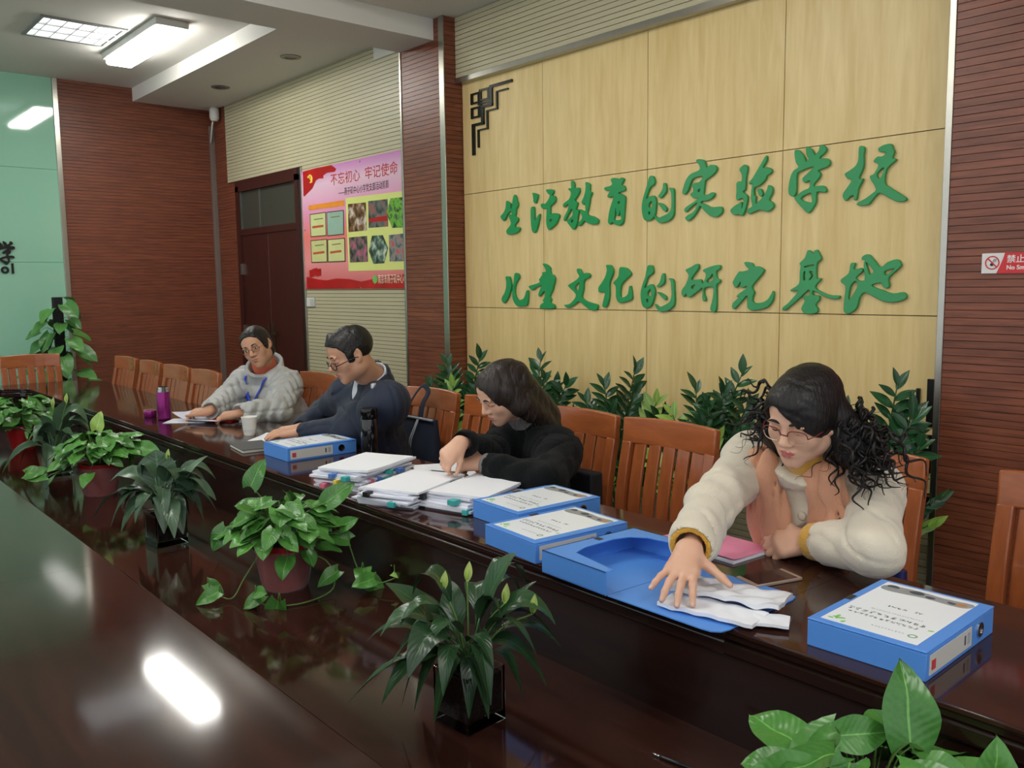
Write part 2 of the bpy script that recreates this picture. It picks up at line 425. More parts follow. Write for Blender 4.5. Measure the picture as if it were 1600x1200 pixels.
layer(0.690, 0.722, 0.001, 'edge_moulding', m_mahog2, 0.006)
wobj('channel_shelf', boxm(-7.02, XR, YI0 - 0.05, YI1 + 0.05, 0.47, 0.50), m_mahog, tb)
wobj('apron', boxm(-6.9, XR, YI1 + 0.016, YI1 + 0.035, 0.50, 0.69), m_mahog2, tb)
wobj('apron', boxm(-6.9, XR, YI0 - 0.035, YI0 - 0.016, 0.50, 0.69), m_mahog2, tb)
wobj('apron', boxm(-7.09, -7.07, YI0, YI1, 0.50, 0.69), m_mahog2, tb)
for x in (-6.9, -4.9, -2.9, -0.9, 1.1):
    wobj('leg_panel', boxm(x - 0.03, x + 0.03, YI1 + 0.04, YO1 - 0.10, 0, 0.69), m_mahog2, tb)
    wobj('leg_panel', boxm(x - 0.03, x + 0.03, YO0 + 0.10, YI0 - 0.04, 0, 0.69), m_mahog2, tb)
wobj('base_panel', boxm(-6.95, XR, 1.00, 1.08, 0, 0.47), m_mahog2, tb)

# ------------------------------------------------------------------ chairs
m_chair = wood('orange brown lacquered wood', (134, 70, 36), (166, 92, 50), (7.0, 7.0, 1.2), rough=0.28, coat=0.25, grain=6.0, coords='Object')
m_chair_h = wood('orange brown rail', (142, 76, 38), (174, 98, 54), (1.2, 7.0, 7.0), rough=0.26, coat=0.3, grain=6.0, coords='Object')
def strip(pts, wx, ty, x_of=None):
    """vertical board following a side profile pts (y, z); width wx along x, thickness ty"""
    v, f = [], []
    for y, z in pts:
        v += [(-wx / 2, y - ty / 2, z), (wx / 2, y - ty / 2, z), (wx / 2, y + ty / 2, z), (-wx / 2, y + ty / 2, z)]
    for i in range(len(pts) - 1):
        a = i * 4
        for k in range(4): f.append((a + k, a + (k + 1) % 4, a + 4 + (k + 1) % 4, a + 4 + k))
    f.append((3, 2, 1, 0)); n = 4 * (len(pts) - 1); f.append((n, n + 1, n + 2, n + 3))
    return bev(mk(v, f), 0.004, 2, 50)
def make_chair():
    t = thing('dining_chair', 'x', 'chair')
    prof = spline([(0.195, 0.42), (0.185, 0.50), (0.178, 0.58), (0.182, 0.67), (0.200, 0.77), (0.222, 0.87)], 4)
    post = [(0.235, 0.0), (0.215, 0.2)] + prof
    for x in (-0.185, 0.185):
        obj('back_post', strip(post, 0.042, 0.034), m_chair, t, (x, 0, 0))
        obj('leg', strip([(-0.20, 0.0), (-0.195, 0.43)], 0.042, 0.042), m_chair, t, (x, 0, 0))
        obj('side_rail', boxm(-0.012, 0.012, -0.18, 0.20, 0.37, 0.43, 0.003), m_chair, t, (x, 0, 0))
        obj('stretcher', boxm(-0.01, 0.01, -0.18, 0.21, 0.16, 0.19, 0.003), m_chair, t, (x, 0, 0))
    obj('front_rail', boxm(-0.17, 0.17, -0.21, -0.19, 0.37, 0.43, 0.003), m_chair_h, t)
    obj('seat', bev(mk(*prismv([(-0.225, -0.235), (0.225, -0.235), (0.21, 0.19), (-0.21, 0.19)], 0.43, 0.462)), 0.01, 3), m_chair_h, t)
    obj('lower_rail', boxm(-0.17, 0.17, 0.165, 0.19, 0.52, 0.57, 0.004), m_chair_h, t)
    for k in range(5):
        x = -0.130 + k * 0.065
        bow = 0.016 * (1 - (x / 0.19) ** 2)
        obj('slat', strip([(y + bow * 0.6, z) for y, z in prof if z > 0.53] , 0.053, 0.014), m_chair, t, (x, 0, 0))
    # top rail: bowed backwards, slightly arched
    n = 12; v, f = [], []
    for i in range(n + 1):
        x = -0.207 + 0.414 * i / n; s = 1 - (x / 0.207) ** 2
        y = 0.222 + 0.02 * s; a = 0.007 * s
        for dy, dz in ((-0.018, 0.862), (-0.010, 0.958 + a), (0.022, 0.952 + a), (0.014, 0.862)):
            v.append((x, y + dy, dz))
    for i in range(n):
        for k in range(4): f.append((i * 4 + k, i * 4 + (k + 1) % 4, i * 4 + 4 + (k + 1) % 4, i * 4 + 4 + k))
    f.append((3, 2, 1, 0)); f.append((n * 4, n * 4 + 1, n * 4 + 2, n * 4 + 3))
    obj('top_rail', bev(mk([p for p in v], [q[::-1] for q in f]), 0.007, 3, 40), m_chair_h, t)
    return t
CH = [(-6.64, 1.80, 2, 'empty wooden slat-back chair pushed in, farthest of the row by the brown wall'),
      (-6.13, 1.80, -1, 'empty wooden slat-back chair pushed in, second from the far end of the row'),
      (-5.63, 1.80, 1, 'empty wooden slat-back chair pushed in behind the purple thermos'),
      (-5.16, 1.80, 0, 'empty wooden slat-back chair pushed in, just left of the woman in grey'),
      (-4.48, 2.19, 1, 'wooden slat-back chair of the woman in the grey jacket'),
      (-3.385, 2.19, 0, 'wooden slat-back chair behind the man in navy, handbag on it'),
      (-2.91, 2.19, 0, 'wooden slat-back chair left of the woman in black'),
      (-2.40, 2.19, 0, 'wooden slat-back chair of the woman in black'),
      (-1.95, 2.19, 0, 'empty wooden slat-back chair between the woman in black and the woman in cream'),
      (-1.26, 2.20, 0, 'wooden slat-back chair of the woman in the cream coat'),
      (-0.655, 2.19, 0, 'wooden slat-back chair cut off by the right edge of the photo')]
proto = make_chair()
KIDS = kid_table()
for i, (x, y, a, lab) in enumerate(CH):
    c = proto if i == 0 else copy_tree(proto)
    c.location = (x, y, 0); c.rotation_euler = (0, 0, math.radians(a))
    tag(c, lab, 'chair', 'wooden chairs along the long side')
c = copy_tree(proto)
c.location = (-7.19 - 0.02, 1.56, 0); c.rotation_euler = (0, 0, math.radians(90)); c.location = (-7.23, 1.57, 0)
tag(c, 'wooden slat-back chair at the head of the table by the green wall', 'chair', 'wooden chairs along the long side')
# ------------------------------------------------------------------ raised green characters on the birch panels
m_greenchar = mat('green acrylic', (24, 148, 78), 0.22, spec=0.5, coat=0.4)
GLYPHS = [  # name, crop origin, crop scale, outlines (first solid, then holes or further pieces)
 ('生', 775, 270, 10, [[(300,342),(325,385),(332,430),(352,480),(345,530),(322,570),(318,640),(310,680),(350,705),(345,760),(310,810),(308,850),(355,845),(382,868),(370,905),(320,945),(240,965),(195,960),(170,925),(185,880),(235,815),(240,770),(215,700),(200,655),(225,650),(255,655),(248,605),(200,630),(170,690),(130,755),(80,695),(95,660),(135,610),(160,540),(170,440),(215,462),(238,490),(232,555),(262,545),(265,470),(278,380)]]),
 ('活', 775, 270, 10, [[(582,312),(645,330),(662,360),(650,420),(628,478),(598,460),(592,400),(585,350)],[(560,540),(598,535),(608,640),(612,745),(645,700),(682,645),(692,660),(682,740),(650,870),(630,920),(605,940),(575,910),(560,830),(552,700),(552,600)],[(790,268),(840,258),(890,262),(908,290),(900,325),(880,348),(925,365),(940,410),(930,450),(900,490),(858,525),(856,590),(860,635),(930,630),(980,640),(997,670),(980,735),(950,795),(900,845),(835,892),(805,840),(795,750),(800,620),(800,560),(760,568),(725,550),(708,510),(725,480),(770,485),(800,460),(830,410),(848,352),(820,325)],[(850,735),(890,730),(870,760),(855,765)]]),
 ('教', 775, 270, 10, [[(1190,120),(1218,140),(1235,190),(1235,235),(1300,230),(1315,280),(1300,330),(1265,390),(1240,430),(1280,465),(1275,510),(1258,578),(1300,572),(1300,620),(1285,700),(1275,790),(1245,865),(1213,888),(1180,850),(1120,765),(1150,720),(1205,660),(1205,590),(1190,565),(1155,620),(1115,700),(1088,755),(1065,735),(1085,670),(1120,600),(1150,500),(1120,500),(1075,540),(1055,500),(1090,460),(1150,410),(1180,340),(1175,295),(1145,270),(1145,240),(1185,238),(1180,170)],[(1190,745),(1220,735),(1200,780),(1180,765)],[(1408,150),(1445,155),(1475,190),(1475,290),(1508,305),(1495,350),(1475,400),(1465,480),(1450,560),(1440,650),(1530,680),(1602,728),(1607,765),(1580,803),(1500,805),(1440,785),(1390,752),(1350,805),(1310,832),(1282,805),(1320,760),(1355,705),(1340,640),(1315,590),(1325,570),(1400,600),(1405,540),(1400,480),(1375,500),(1345,460),(1375,390),(1400,310),(1410,230)]]),
 ('育', 920, 260, 10, [[(352,215),(380,182),(440,182),(480,195),(520,175),(550,185),(555,215),(520,290),(555,300),(578,345),(570,380),(510,400),(470,420),(520,432),(570,465),(578,520),(568,640),(558,780),(545,870),(515,910),(475,925),(410,900),(375,870),(345,908),(312,880),(312,820),(330,700),(365,580),(395,480),(360,475),(325,492),(300,470),(320,420),(345,380),(275,378),(250,350),(270,325),(345,305),(375,270)],[(465,560),(490,545),(490,580),(465,580)],[(415,770),(430,640),(440,740),(460,775),(485,740),(490,680),(505,760),(510,830),(408,835)]]),
 ('的', 920, 260, 10, [[(985,145),(1020,160),(1040,230),(1025,290),(970,330),(930,420),(905,515),(950,475),(1015,455),(1050,490),(1062,560),(1055,660),(1040,760),(990,830),(920,852),(870,825),(845,740),(838,640),(850,530),(880,420),(915,310),(935,230),(955,165)],[(950,585),(990,545),(1000,590),(990,640),(945,635)],[(945,715),(968,710),(965,745),(940,750)],[(1175,265),(1212,270),(1220,385),(1180,450),(1128,498),(1095,465),(1130,410),(1165,340)],[(1092,575),(1140,575),(1200,615),(1230,665),(1205,712),(1150,660)],[(1262,345),(1310,335),(1340,370),(1342,500),(1340,700),(1325,780),(1260,850),(1150,885),(1090,870),(1040,800),(1035,765),(1100,800),(1190,765),(1270,715),(1295,650),(1300,540),(1292,400)]]),
 ('实', 1060, 235, 10, [[(285,160),(320,138),(390,145),(425,180),(450,265),(500,232),(570,228),(610,270),(600,320),(545,390),(440,465),(420,520),(412,600),(405,690),(470,690),(530,655),(570,665),(570,705),(520,760),(450,790),(390,795),(360,820),(420,835),(520,885),(620,880),(680,880),(698,925),(680,985),(620,1035),(540,1035),(470,1000),(400,930),(350,870),(310,940),(260,1020),(200,1080),(155,1105),(115,1060),(150,1015),(240,960),(290,890),(300,820),(220,880),(130,965),(100,930),(130,885),(240,810),(320,750),(250,750),(195,690),(240,640),(230,550),(260,510),(340,490),(390,410),(250,435),(200,520),(160,630),(110,690),(72,665),(90,570),(130,460),(200,370),(330,310),(345,260),(320,210)],[(310,640),(345,600),(345,645)]]),
 ('验', 1060, 235, 10, [[(962,300),(1010,240),(1050,222),(1088,250),(1085,320),(1065,430),(1060,560),(1050,620),(1020,650),(1080,700),(1090,760),(1075,850),(1050,940),(1010,1020),(950,1000),(880,1010),(820,945),(870,880),(970,815),(1000,815),(1000,920),(1020,830),(1025,770),(1000,750),(930,780),(912,740),(918,640),(918,520),(950,485),(995,480),(1000,380)],[(1370,90),(1392,95),(1385,170),(1330,270),(1400,262),(1460,290),(1472,330),(1440,370),(1390,400),(1370,460),(1280,550),(1195,590),(1195,700),(1220,720),(1215,830),(1290,770),(1360,680),(1400,590),(1410,545),(1450,550),(1482,595),(1470,680),(1425,770),(1480,810),(1500,860),(1480,910),(1400,960),(1290,930),(1200,960),(1120,995),(1085,960),(1105,910),(1160,870),(1145,760),(1150,620),(1165,520),(1125,530),(1110,505),(1170,430),(1230,330),(1300,210)],[(1245,610),(1300,600),(1330,680),(1300,725),(1265,690)]]),
 ('学', 1210, 215, 7.273, [[(262,138),(300,155),(345,215),(370,275),(395,240),(372,200),(365,110),(400,110),(440,140),(465,195),(510,150),(525,95),(560,85),(600,125),(575,180),(520,235),(610,238),(637,280),(615,330),(505,375),(530,405),(515,460),(450,550),(560,545),(597,590),(580,625),(490,620),(480,730),(440,810),(395,857),(350,830),(240,705),(260,660),(330,605),(400,570),(410,490),(350,515),(325,480),(335,450),(400,390),(450,330),(300,385),(262,430),(258,550),(250,640),(215,670),(170,640),(172,530),(195,430),(230,370),(280,335),(250,280),(235,160)],[(305,695),(415,630),(430,690),(425,740)]]),
 ('校', 1210, 215, 7.273, [[(985,95),(1030,110),(1022,200),(1018,340),(970,460),(1015,465),(995,520),(960,590),(940,700),(910,710),(905,660),(870,670),(820,720),(785,680),(790,630),(840,560),(885,480),(840,470),(805,415),(860,375),(930,320),(960,250),(965,130)],[(1190,120),(1250,85),(1330,70),(1350,110),(1370,165),(1350,230),(1395,250),(1310,330),(1275,390),(1262,515),(1330,570),(1440,640),(1510,690),(1480,725),(1390,725),(1300,680),(1200,630),(1130,700),(1070,765),(960,770),(945,745),(1030,700),(1110,640),(1160,585),(1090,450),(1140,410),(1190,310),(1140,280),(1140,255),(1180,215),(1230,215),(1275,170),(1210,165),(1190,150)],[(1170,420),(1240,345),(1250,370),(1205,465)]]),
 ('儿', 775, 390, 10, [[(160,425),(215,422),(235,480),(248,560),(235,650),(190,770),(135,840),(98,790),(105,740),(140,680),(165,600),(170,510)],[(300,375),(340,368),(372,410),(360,460),(325,520),(305,600),(305,700),(340,770),(385,785),(440,760),(470,690),(485,640),(510,645),(510,760),(495,860),(440,885),(350,885),(295,830),(265,740),(268,600),(285,500)]]),
 ('童', 775, 390, 10, [[(738,222),(790,225),(850,280),(855,330),(875,385),(910,400),(930,470),(910,560),(890,640),(850,730),(870,780),(860,830),(915,860),(910,920),(720,922),(695,890),(720,845),(755,825),(740,790),(775,735),(770,650),(720,700),(690,735),(672,705),(690,640),(720,560),(640,590),(570,635),(520,580),(545,560),(690,510),(680,470),(735,390),(730,355),(785,345),(780,300)]]),
 ('文', 775, 390, 10, [[(1275,300),(1320,305),(1360,370),(1440,362),(1480,400),(1460,440),(1385,485),(1370,640),(1350,745),(1440,810),(1590,860),(1585,930),(1520,950),(1420,900),(1310,810),(1240,860),(1130,910),(1075,865),(1150,850),(1210,800),(1260,700),(1145,580),(1150,545),(1240,490),(1310,420),(1280,360)],[(1240,590),(1310,510),(1300,600),(1285,650)]]),
 ('化', 925, 390, 10, [[(230,242),(300,245),(340,310),(330,390),(290,490),(280,560),(280,720),(255,850),(215,905),(172,880),(190,780),(208,665),(120,665),(112,590),(160,520),(220,410),(242,310)],[(470,270),(560,295),(618,375),(590,420),(510,500),(462,570),(455,740),(520,735),(570,690),(590,580),(615,580),(637,740),(600,795),(480,830),(420,820),(385,740),(380,580),(345,530),(350,505),(420,420),(435,300)]]),
 ('的', 925, 390, 10, [[(915,240),(950,255),(970,330),(950,380),(885,430),(855,520),(830,605),(890,555),(950,542),(985,600),(992,680),(970,790),(930,880),(860,915),(800,880),(775,780),(772,660),(800,540),(840,430),(860,330),(880,255)],[(885,660),(920,620),(932,660),(930,720),(880,715)],[(862,775),(900,785),(885,825),(862,810)],[(1105,380),(1140,385),(1142,510),(1100,560),(1045,590),(1022,570),(1070,500)],[(1030,665),(1080,672),(1160,725),(1172,765),(1150,790),(1090,730)],[(1205,455),(1250,450),(1285,490),(1295,640),(1300,820),(1275,890),(1190,955),(1080,972),(1020,920),(988,855),(1010,855),(1065,895),(1150,860),(1230,800),(1252,700),(1245,560),(1235,490)]]),
 ('研', 1060, 390, 10, [[(120,320),(200,275),(280,225),(325,235),(320,300),(250,400),(215,470),(355,462),(380,525),(410,500),(440,380),(400,340),(405,310),(520,262),(640,238),(668,265),(650,310),(600,345),(612,440),(660,470),(655,510),(605,560),(605,740),(600,930),(555,985),(510,940),(515,880),(545,760),(550,590),(425,600),(410,680),(435,760),(430,800),(395,800),(382,730),(385,600),(330,640),(190,745),(145,720),(125,690),(92,740),(58,690),(70,620),(125,540),(170,400)],[(220,570),(270,548),(250,595),(220,615)],[(455,480),(500,440),(545,380),(550,470),(470,515)]]),
 ('究', 1060, 390, 10, [[(1038,205),(1080,192),(1160,210),(1195,265),(1260,260),(1345,310),(1335,355),(1270,440),(1200,520),(1160,590),(1195,665),(1175,730),(1175,820),(1300,830),(1400,780),(1460,690),(1480,645),(1500,680),(1480,800),(1400,900),(1270,940),(1150,950),(1085,890),(1085,720),(980,830),(880,930),(850,890),(870,820),(960,740),(915,735),(950,690),(1050,620),(1080,570),(1010,595),(970,575),(985,500),(930,580),(895,590),(862,530),(870,480),(950,350),(990,345),(1110,310),(1060,250)]]),
 ('基', 1210, 380, 7.273, [[(385,80),(420,90),(455,118),(460,85),(490,75),(520,120),(537,185),(490,235),(485,390),(530,395),(530,420),(470,500),(560,560),(650,590),(745,595),(735,630),(660,632),(560,600),(450,540),(445,585),(510,595),(520,640),(475,700),(500,740),(490,790),(410,805),(345,795),(312,740),(350,660),(328,605),(400,590),(400,530),(320,600),(220,690),(120,765),(98,735),(170,670),(275,545),(200,545),(195,525),(285,460),(295,340),(305,255),(292,230),(355,160)],[(350,265),(445,245),(450,255),(360,275)],[(340,330),(360,325),(350,370),(362,412),(335,420)],[(405,325),(440,325),(442,390),(400,420),(428,370)]]),
 ('地', 1210, 380, 7.273, [[(1000,160),(1040,130),(1085,130),(1130,175),(1215,270),(1290,215),(1400,182),(1445,225),(1430,280),(1310,390),(1312,480),(1285,515),(1240,495),(1215,450),(1110,480),(1230,530),(1350,570),(1470,555),(1510,600),(1480,640),(1360,672),(1230,655),(1120,600),(1040,560),(980,610),(940,740),(860,800),(820,800),(795,760),(800,640),(815,490),(770,450),(765,410),(850,340),(870,240),(895,222),(925,230),(910,300),(990,280),(1010,320),(930,400),(1030,420),(1020,250),(1035,190),(1005,190)],[(870,500),(930,430),(945,500),(850,650)],[(1045,215),(1130,310),(1110,345),(1085,345)],[(1260,320),(1370,290),(1280,360)]]),
]
ORD = ['first', 'second', 'third', 'fourth', 'fifth', 'sixth', 'seventh', 'eighth', 'last']
XU = None
def on_wall(me, x, y, z, rot=(PI / 2, 0, 0)):
    return (x, y, z), rot
for gi, (ch, ox, oy, sc, loops) in enumerate(GLYPHS):
    yg = YW - 0.012 - 0.009
    L = [[wall_pt(ox + px / sc, oy + py / sc, yg) for px, py in lp] for lp in loops]
    xs = [p[0] for p in L[0]]; zs = [p[1] for p in L[0]]
    cx, cz = sum(xs) / len(xs), sum(zs) / len(zs)
    L = [[(a - cx, b - cz) for a, b in lp] for lp in L]
    if gi == 7: XU = L
    o = obj('raised_character', filled(L, 0.012, 0.002), m_greenchar, None, (cx, YW - 0.012 - 0.008, cz), (PI / 2, 0, 0))
    row = 'upper' if gi < 9 else 'lower'
    tag(o, f'green raised brush character {ch}, {ORD[gi % 9]} of the {row} wall line', 'lettering', 'green characters on the birch wall')
# black characters on the green glass
o = obj('raised_character', filled([[(a * 0.78, b * 0.70) for a, b in lp] for lp in XU], 0.012, 0.001), m_black, None, (XF + 0.008, 1.655, 1.785), (PI / 2, 0, PI / 2))
tag(o, 'black raised brush character 学 on the green glass wall', 'lettering', 'black characters on the green wall')
for s_, yy, zz in (('o', 1.612, 1.597), ('l', 1.69, 1.597)):
    o = obj('raised_letter', textm(s_, 0.115, 0.01, weight=0.004), m_black, None, (XF + 0.006, yy, zz), (PI / 2, 0, PI / 2))
    tag(o, f'black raised small letter {s_} on the green glass wall', 'lettering', 'black letters on the green wall')

# ------------------------------------------------------------------ black corner ornaments
def bar2(a, b, w):
    x0, x1 = sorted((a[0], b[0])); z0, z1 = sorted((a[1], b[1]))
    return boxv(x0 - w / 2, x1 + w / 2, -0.006, 0.006, z0 - w / 2, z1 + w / 2)
def ornament():
    P = []
    def path(pts, w):
        for a, b in zip(pts, pts[1:]): P.append(bar2(a, b, w))
    T, t = 0.026, 0.013
    path([(0.385, 0.0), (0.20, 0.0), (0.20, -0.175), (0.115, -0.175)], T)
    path([(0.115, -0.175), (0.115, -0.335), (0.02, -0.335), (0.02, -0.62)], T)
    path([(0.355, -0.065), (0.255, -0.065), (0.255, -0.225), (0.16, -0.225), (0.16, -0.395), (0.07, -0.395), (0.07, -0.56)], t)
    for cx, cz in ((0.045, -0.075), (0.135, -0.06), (0.045, -0.215)):
        q = 0.036 if cx < 0.1 else 0.04
        path([(cx - q, cz - q * 1.25), (cx + q, cz - q * 1.25), (cx + q, cz + q * 1.25), (cx - q, cz + q * 1.25), (cx - q, cz - q * 1.25)], 0.018)
    path([(0.08, -0.14), (0.20, -0.14)], 0.018); path([(0.095, -0.10), (0.095, -0.26)], 0.018)
    return join(P)
orn_me = mk(*ornament())
o = obj('corner_ornament', orn_me, m_black, None, (-4.455, YW - 0.018, 2.655)); o.scale = (1.0, 1.0, 0.62)
tag(o, 'black stepped fret ornament in the top left corner of the birch wall', 'ornament', 'corner ornaments')
o = clone(o, None, (-1.512, YW - 0.018, 0.66)); o.rotation_euler = (0, PI, 0); o.scale = (1.0, 1.0, 0.62)
tag(o, 'black stepped fret ornament behind the leaves at the lower right', 'ornament')

# ------------------------------------------------------------------ no smoking sign
sg = thing('no_smoking_sign', 'small white and red no smoking sign on the plank wall', 'sign', (-1.31, YW - 0.152, 1.466))
ZS, HS = 1.466, 0.073
m_red = mat('sign red', (206, 40, 44), 0.35); m_white = mat('sign white', (226, 224, 222), 0.35)
obj('plate', bev(mk(*boxv(0.0, 0.30, -0.006, 0.0, 0, HS)), 0.002), m_white, sg)
cv = [(0.30, 0.0), (0.30, HS)] + [(0.078 - 0.010 * math.sin(k / 8 * PI * 0.5) - 0.016 * (k / 8) ** 2, HS * (1 - k / 8)) for k in range(9)]
obj('red_field', filled([cv], 0.001, 0, 1, False), m_red, sg, (0, -0.0067, 0), (PI / 2, 0, 0))
c0 = (0.037, HS * 0.53)
ringp = [[(c0[0] + r * math.cos(a * PI / 12), c0[1] + r * math.sin(a * PI / 12)) for a in range(24)] for r in (0.0245, 0.0205)]
obj('prohibition_ring', filled(ringp, 0.001, 0, 1, False), m_red, sg, (0, -0.0072, 0), (PI / 2, 0, 0))
d_ = 0.0155
obj('prohibition_bar', filled([[(c0[0] - d_ - 0.0015, c0[1] + d_ - 0.0015), (c0[0] - d_ + 0.0015, c0[1] + d_ + 0.0015), (c0[0] + d_ + 0.0015, c0[1] - d_ + 0.0015), (c0[0] + d_ - 0.0015, c0[1] - d_ - 0.0015)]], 0.001, 0, 1, False), m_red, sg, (0, -0.0078, 0), (PI / 2, 0, 0))
m_dk = mat('print black', (34, 32, 32), 0.6)
obj('cigarette_mark', filled([[(c0[0] - 0.008, c0[1] - 0.006), (c0[0] - 0.004, c0[1] - 0.012), (c0[0] + 0.003, c0[1] - 0.011), (c0[0] + 0.005, c0[1] - 0.003), (c0[0] - 0.002, c0[1] + 0.001)]], 0.001, 0, 1, False), m_dk, sg, (0, -0.0070, 0), (PI / 2, 0, 0))
for k in range(3):
    obj('smoke_mark', filled([[(c0[0] + 0.002 + k * 0.004, c0[1] + 0.002), (c0[0] + 0.003 + k * 0.004, c0[1] + 0.002), (c0[0] + 0.006 + k * 0.004, c0[1] + 0.014), (c0[0] + 0.005 + k * 0.004, c0[1] + 0.014)]], 0.001, 0, 1, False), m_dk, sg, (0, -0.0070, 0), (PI / 2, 0, 0))
obj('chinese_text', textm('禁止吸烟', 0.030, 0.0006, weight=0.0004), m_white, sg, (0.085, -0.0075, 0.040), (PI / 2, 0, 0))
obj('english_text', textm('No Smoking', 0.021, 0.0006, weight=0.0006), m_white, sg, (0.085, -0.0075, 0.014), (PI / 2, 0, 0))

# ------------------------------------------------------------------ poster on the cream slats
YP = YW - 0.036
ps = thing('poster_board', 'pink and red propaganda poster board with photographs on cream slats', 'poster', (-5.9, YP, 1.43))
def pw(px, py): return wall_pt(340 + px / 4.4444, 220 + py / 4.4444, YP)
def posterbg():
    m, nt, b = nm('poster print')
    g = nt.nodes.new('ShaderNodeNewGeometry'); sp = nt.nodes.new('ShaderNodeSeparateXYZ'); nt.links.new(g.outputs['Position'], sp.inputs[0])
    mr = nt.nodes.new('ShaderNodeMapRange'); mr.inputs['From Min'].default_value = 1.43; mr.inputs['From Max'].default_value = 2.40
    nt.links.new(sp.outputs['Z'], mr.inputs['Value'])
    cr = nt.nodes.new('ShaderNodeValToRGB'); e = cr.color_ramp.elements
    e[0].position = 0.0; e[0].color = lin((206, 96, 96)); e[1].position = 1.0; e[1].color = lin((206, 132, 196))
    for p_, c_ in ((0.22, (236, 150, 150)), (0.45, (236, 128, 120)), (0.66, (232, 160, 196)), (0.86, (230, 196, 214))):
        q = e.new(p_); q.color = lin(c_)
    nt.links.new(mr.outputs[0], cr.inputs[0]); nt.links.new(cr.outputs[0], b.inputs['Base Color'])
    setv(b, Roughness=0.25)
    return m
wobj('board', boxm(-6.705, -5.05, YP, YP + 0.008, 1.43, 2.393), posterbg(), ps)
DEP = [0]
def pflat(name, pts, m, smooth=False):
    DEP[0] += 1
    L = [pw(*p) for p in pts]
    cx, cz = sum(p[0] for p in L) / len(L), sum(p[1] for p in L) / len(L)
    o = obj(name, filled([[(a - cx, b - cz) for a, b in L]], 0.0006, 0, 4 if smooth else 1, smooth), m, ps, None, (PI / 2, 0, 0))
    o.location = (cx - ps.location[0], -0.0006 - 0.00012 * DEP[0], cz - ps.location[2])
    return o
def ptext(name, s_, p0, p1, h, m, weight=0.0):
    DEP[0] += 1
    (x0, z0), (x1, z1) = pw(*p0), pw(*p1)
    me = textm(s_, 1.0, 0.0, weight=weight)
    w_ = max(v.co.x for v in me.vertices) - min(v.co.x for v in me.vertices)
    o = obj(name, me, m, ps, None, (PI / 2, 0, 0)); o.scale = ((x1 - x0) / w_, h, 1)
    o.location = (x0 - ps.location[0], -0.0012 - 0.00012 * DEP[0], (z0 + z1) / 2 - ps.location[2])
m_flag = mat('flag red', (176, 24, 26), 0.35, var=0.5, vscale=5)
m_pyel = mat('print yellow', (240, 214, 90), 0.4)
pflat('red_ribbon', [(592, 215), (680, 190), (790, 168), (825, 195), (815, 215), (760, 222), (735, 240), (735, 262), (705, 262), (685, 275), (660, 330), (605, 385), (597, 385)], m_flag)
a_ = [(640 + 20 * math.cos(t), 265 + 32 * math.sin(t)) for t in [(-0.45 + 0.9 * k / 10) * PI for k in range(11)]]
b_ = [(636 + 13 * math.cos(t), 265 + 24 * math.sin(t)) for t in [(0.45 - 0.9 * k / 10) * PI for k in range(11)]]
pflat('sickle_mark', a_ + b_, m_pyel)
pflat('hammer_handle_mark', [(630, 248), (636, 243), (660, 286), (654, 292)], m_pyel)
pflat('hammer_head_mark', [(622, 252), (640, 232), (646, 240), (628, 262)], m_pyel)
ptext('title_text', '不忘初心  牢记使命', (785, 305), (1250, 222), 0.098, mat('print red', (196, 44, 30), 0.5))
ptext('subtitle_text', '——燕子矶中心小学党支部活动剪影', (840, 372), (1192, 330), 0.062, mat('print dark', (60, 44, 50), 0.5))
pflat('heading_band', [(632, 450), (880, 412), (880, 452), (633, 483)], mat('print orange', (238, 150, 50), 0.4, var=0.2, vscale=6))
pflat('yellow_panel', [(890, 398), (1297, 348), (1308, 895), (912, 905)], mat('print lime', (222, 228, 136), 0.35))
def photo_mat(n, c1, c2, c3):
    m, nt, b = nm('printed photo ' + str(n))
    tc = nt.nodes.new('ShaderNodeTexCoord'); nz = nt.nodes.new('ShaderNodeTexNoise'); nz.inputs['Scale'].default_value = 12 + n; nz.inputs['Detail'].default_value = 4
    nt.links.new(tc.outputs['Object'], nz.inputs['Vector'])
    cr = nt.nodes.new('ShaderNodeValToRGB'); e = cr.color_ramp.elements
    e[0].position = 0.38; e[0].color = lin(c1); e[1].position = 0.66; e[1].color = lin(c3); q = e.new(0.5); q.color = lin(c2)
    nt.links.new(nz.outputs['Fac'], cr.inputs[0]); nt.links.new(cr.outputs[0], b.inputs['Base Color']); setv(b, Roughness=0.3)
    return m
m_pdark = mat('print brown frame', (70, 50, 36), 0.5)
def grow(pts, d):
    cx, cy = sum(p[0] for p in pts) / len(pts), sum(p[1] for p in pts) / len(pts)
    return [(cx + (x - cx) * (1 + d), cy + (y - cy) * (1 + d)) for x, y in pts]
certs = [([(645, 515), (748, 500), (752, 655), (652, 663)], (206, 214, 150)), ([(762, 500), (873, 487), (875, 645), (768, 657)], (150, 184, 164)),
         ([(652, 697), (758, 687), (760, 838), (658, 842)], (204, 206, 140)), ([(770, 690), (882, 680), (885, 833), (773, 838)], (208, 212, 146))]
for k, (pts, c) in enumerate(certs):
    pflat('certificate_frame', grow(pts, 0.08), m_pdark)
    pflat('certificate', pts, mat('print certificate %d' % k, c, 0.4, var=0.1, vscale=20))
    x0, y0 = pts[0]
    if k != 1: pflat('certificate_line', [(x0 + 14, y0 + 78), (x0 + 92, y0 + 68), (x0 + 92, y0 + 84), (x0 + 14, y0 + 94)], mat('print rust', (190, 90, 50), 0.5, var=0.4, vscale=60))
    pflat('certificate_line', [(x0 + 26, y0 + 28), (x0 + 88, y0 + 20), (x0 + 88, y0 + 28), (x0 + 26, y0 + 36)], mat('print olive', (130, 132, 84), 0.5, var=0.4, vscale=60))
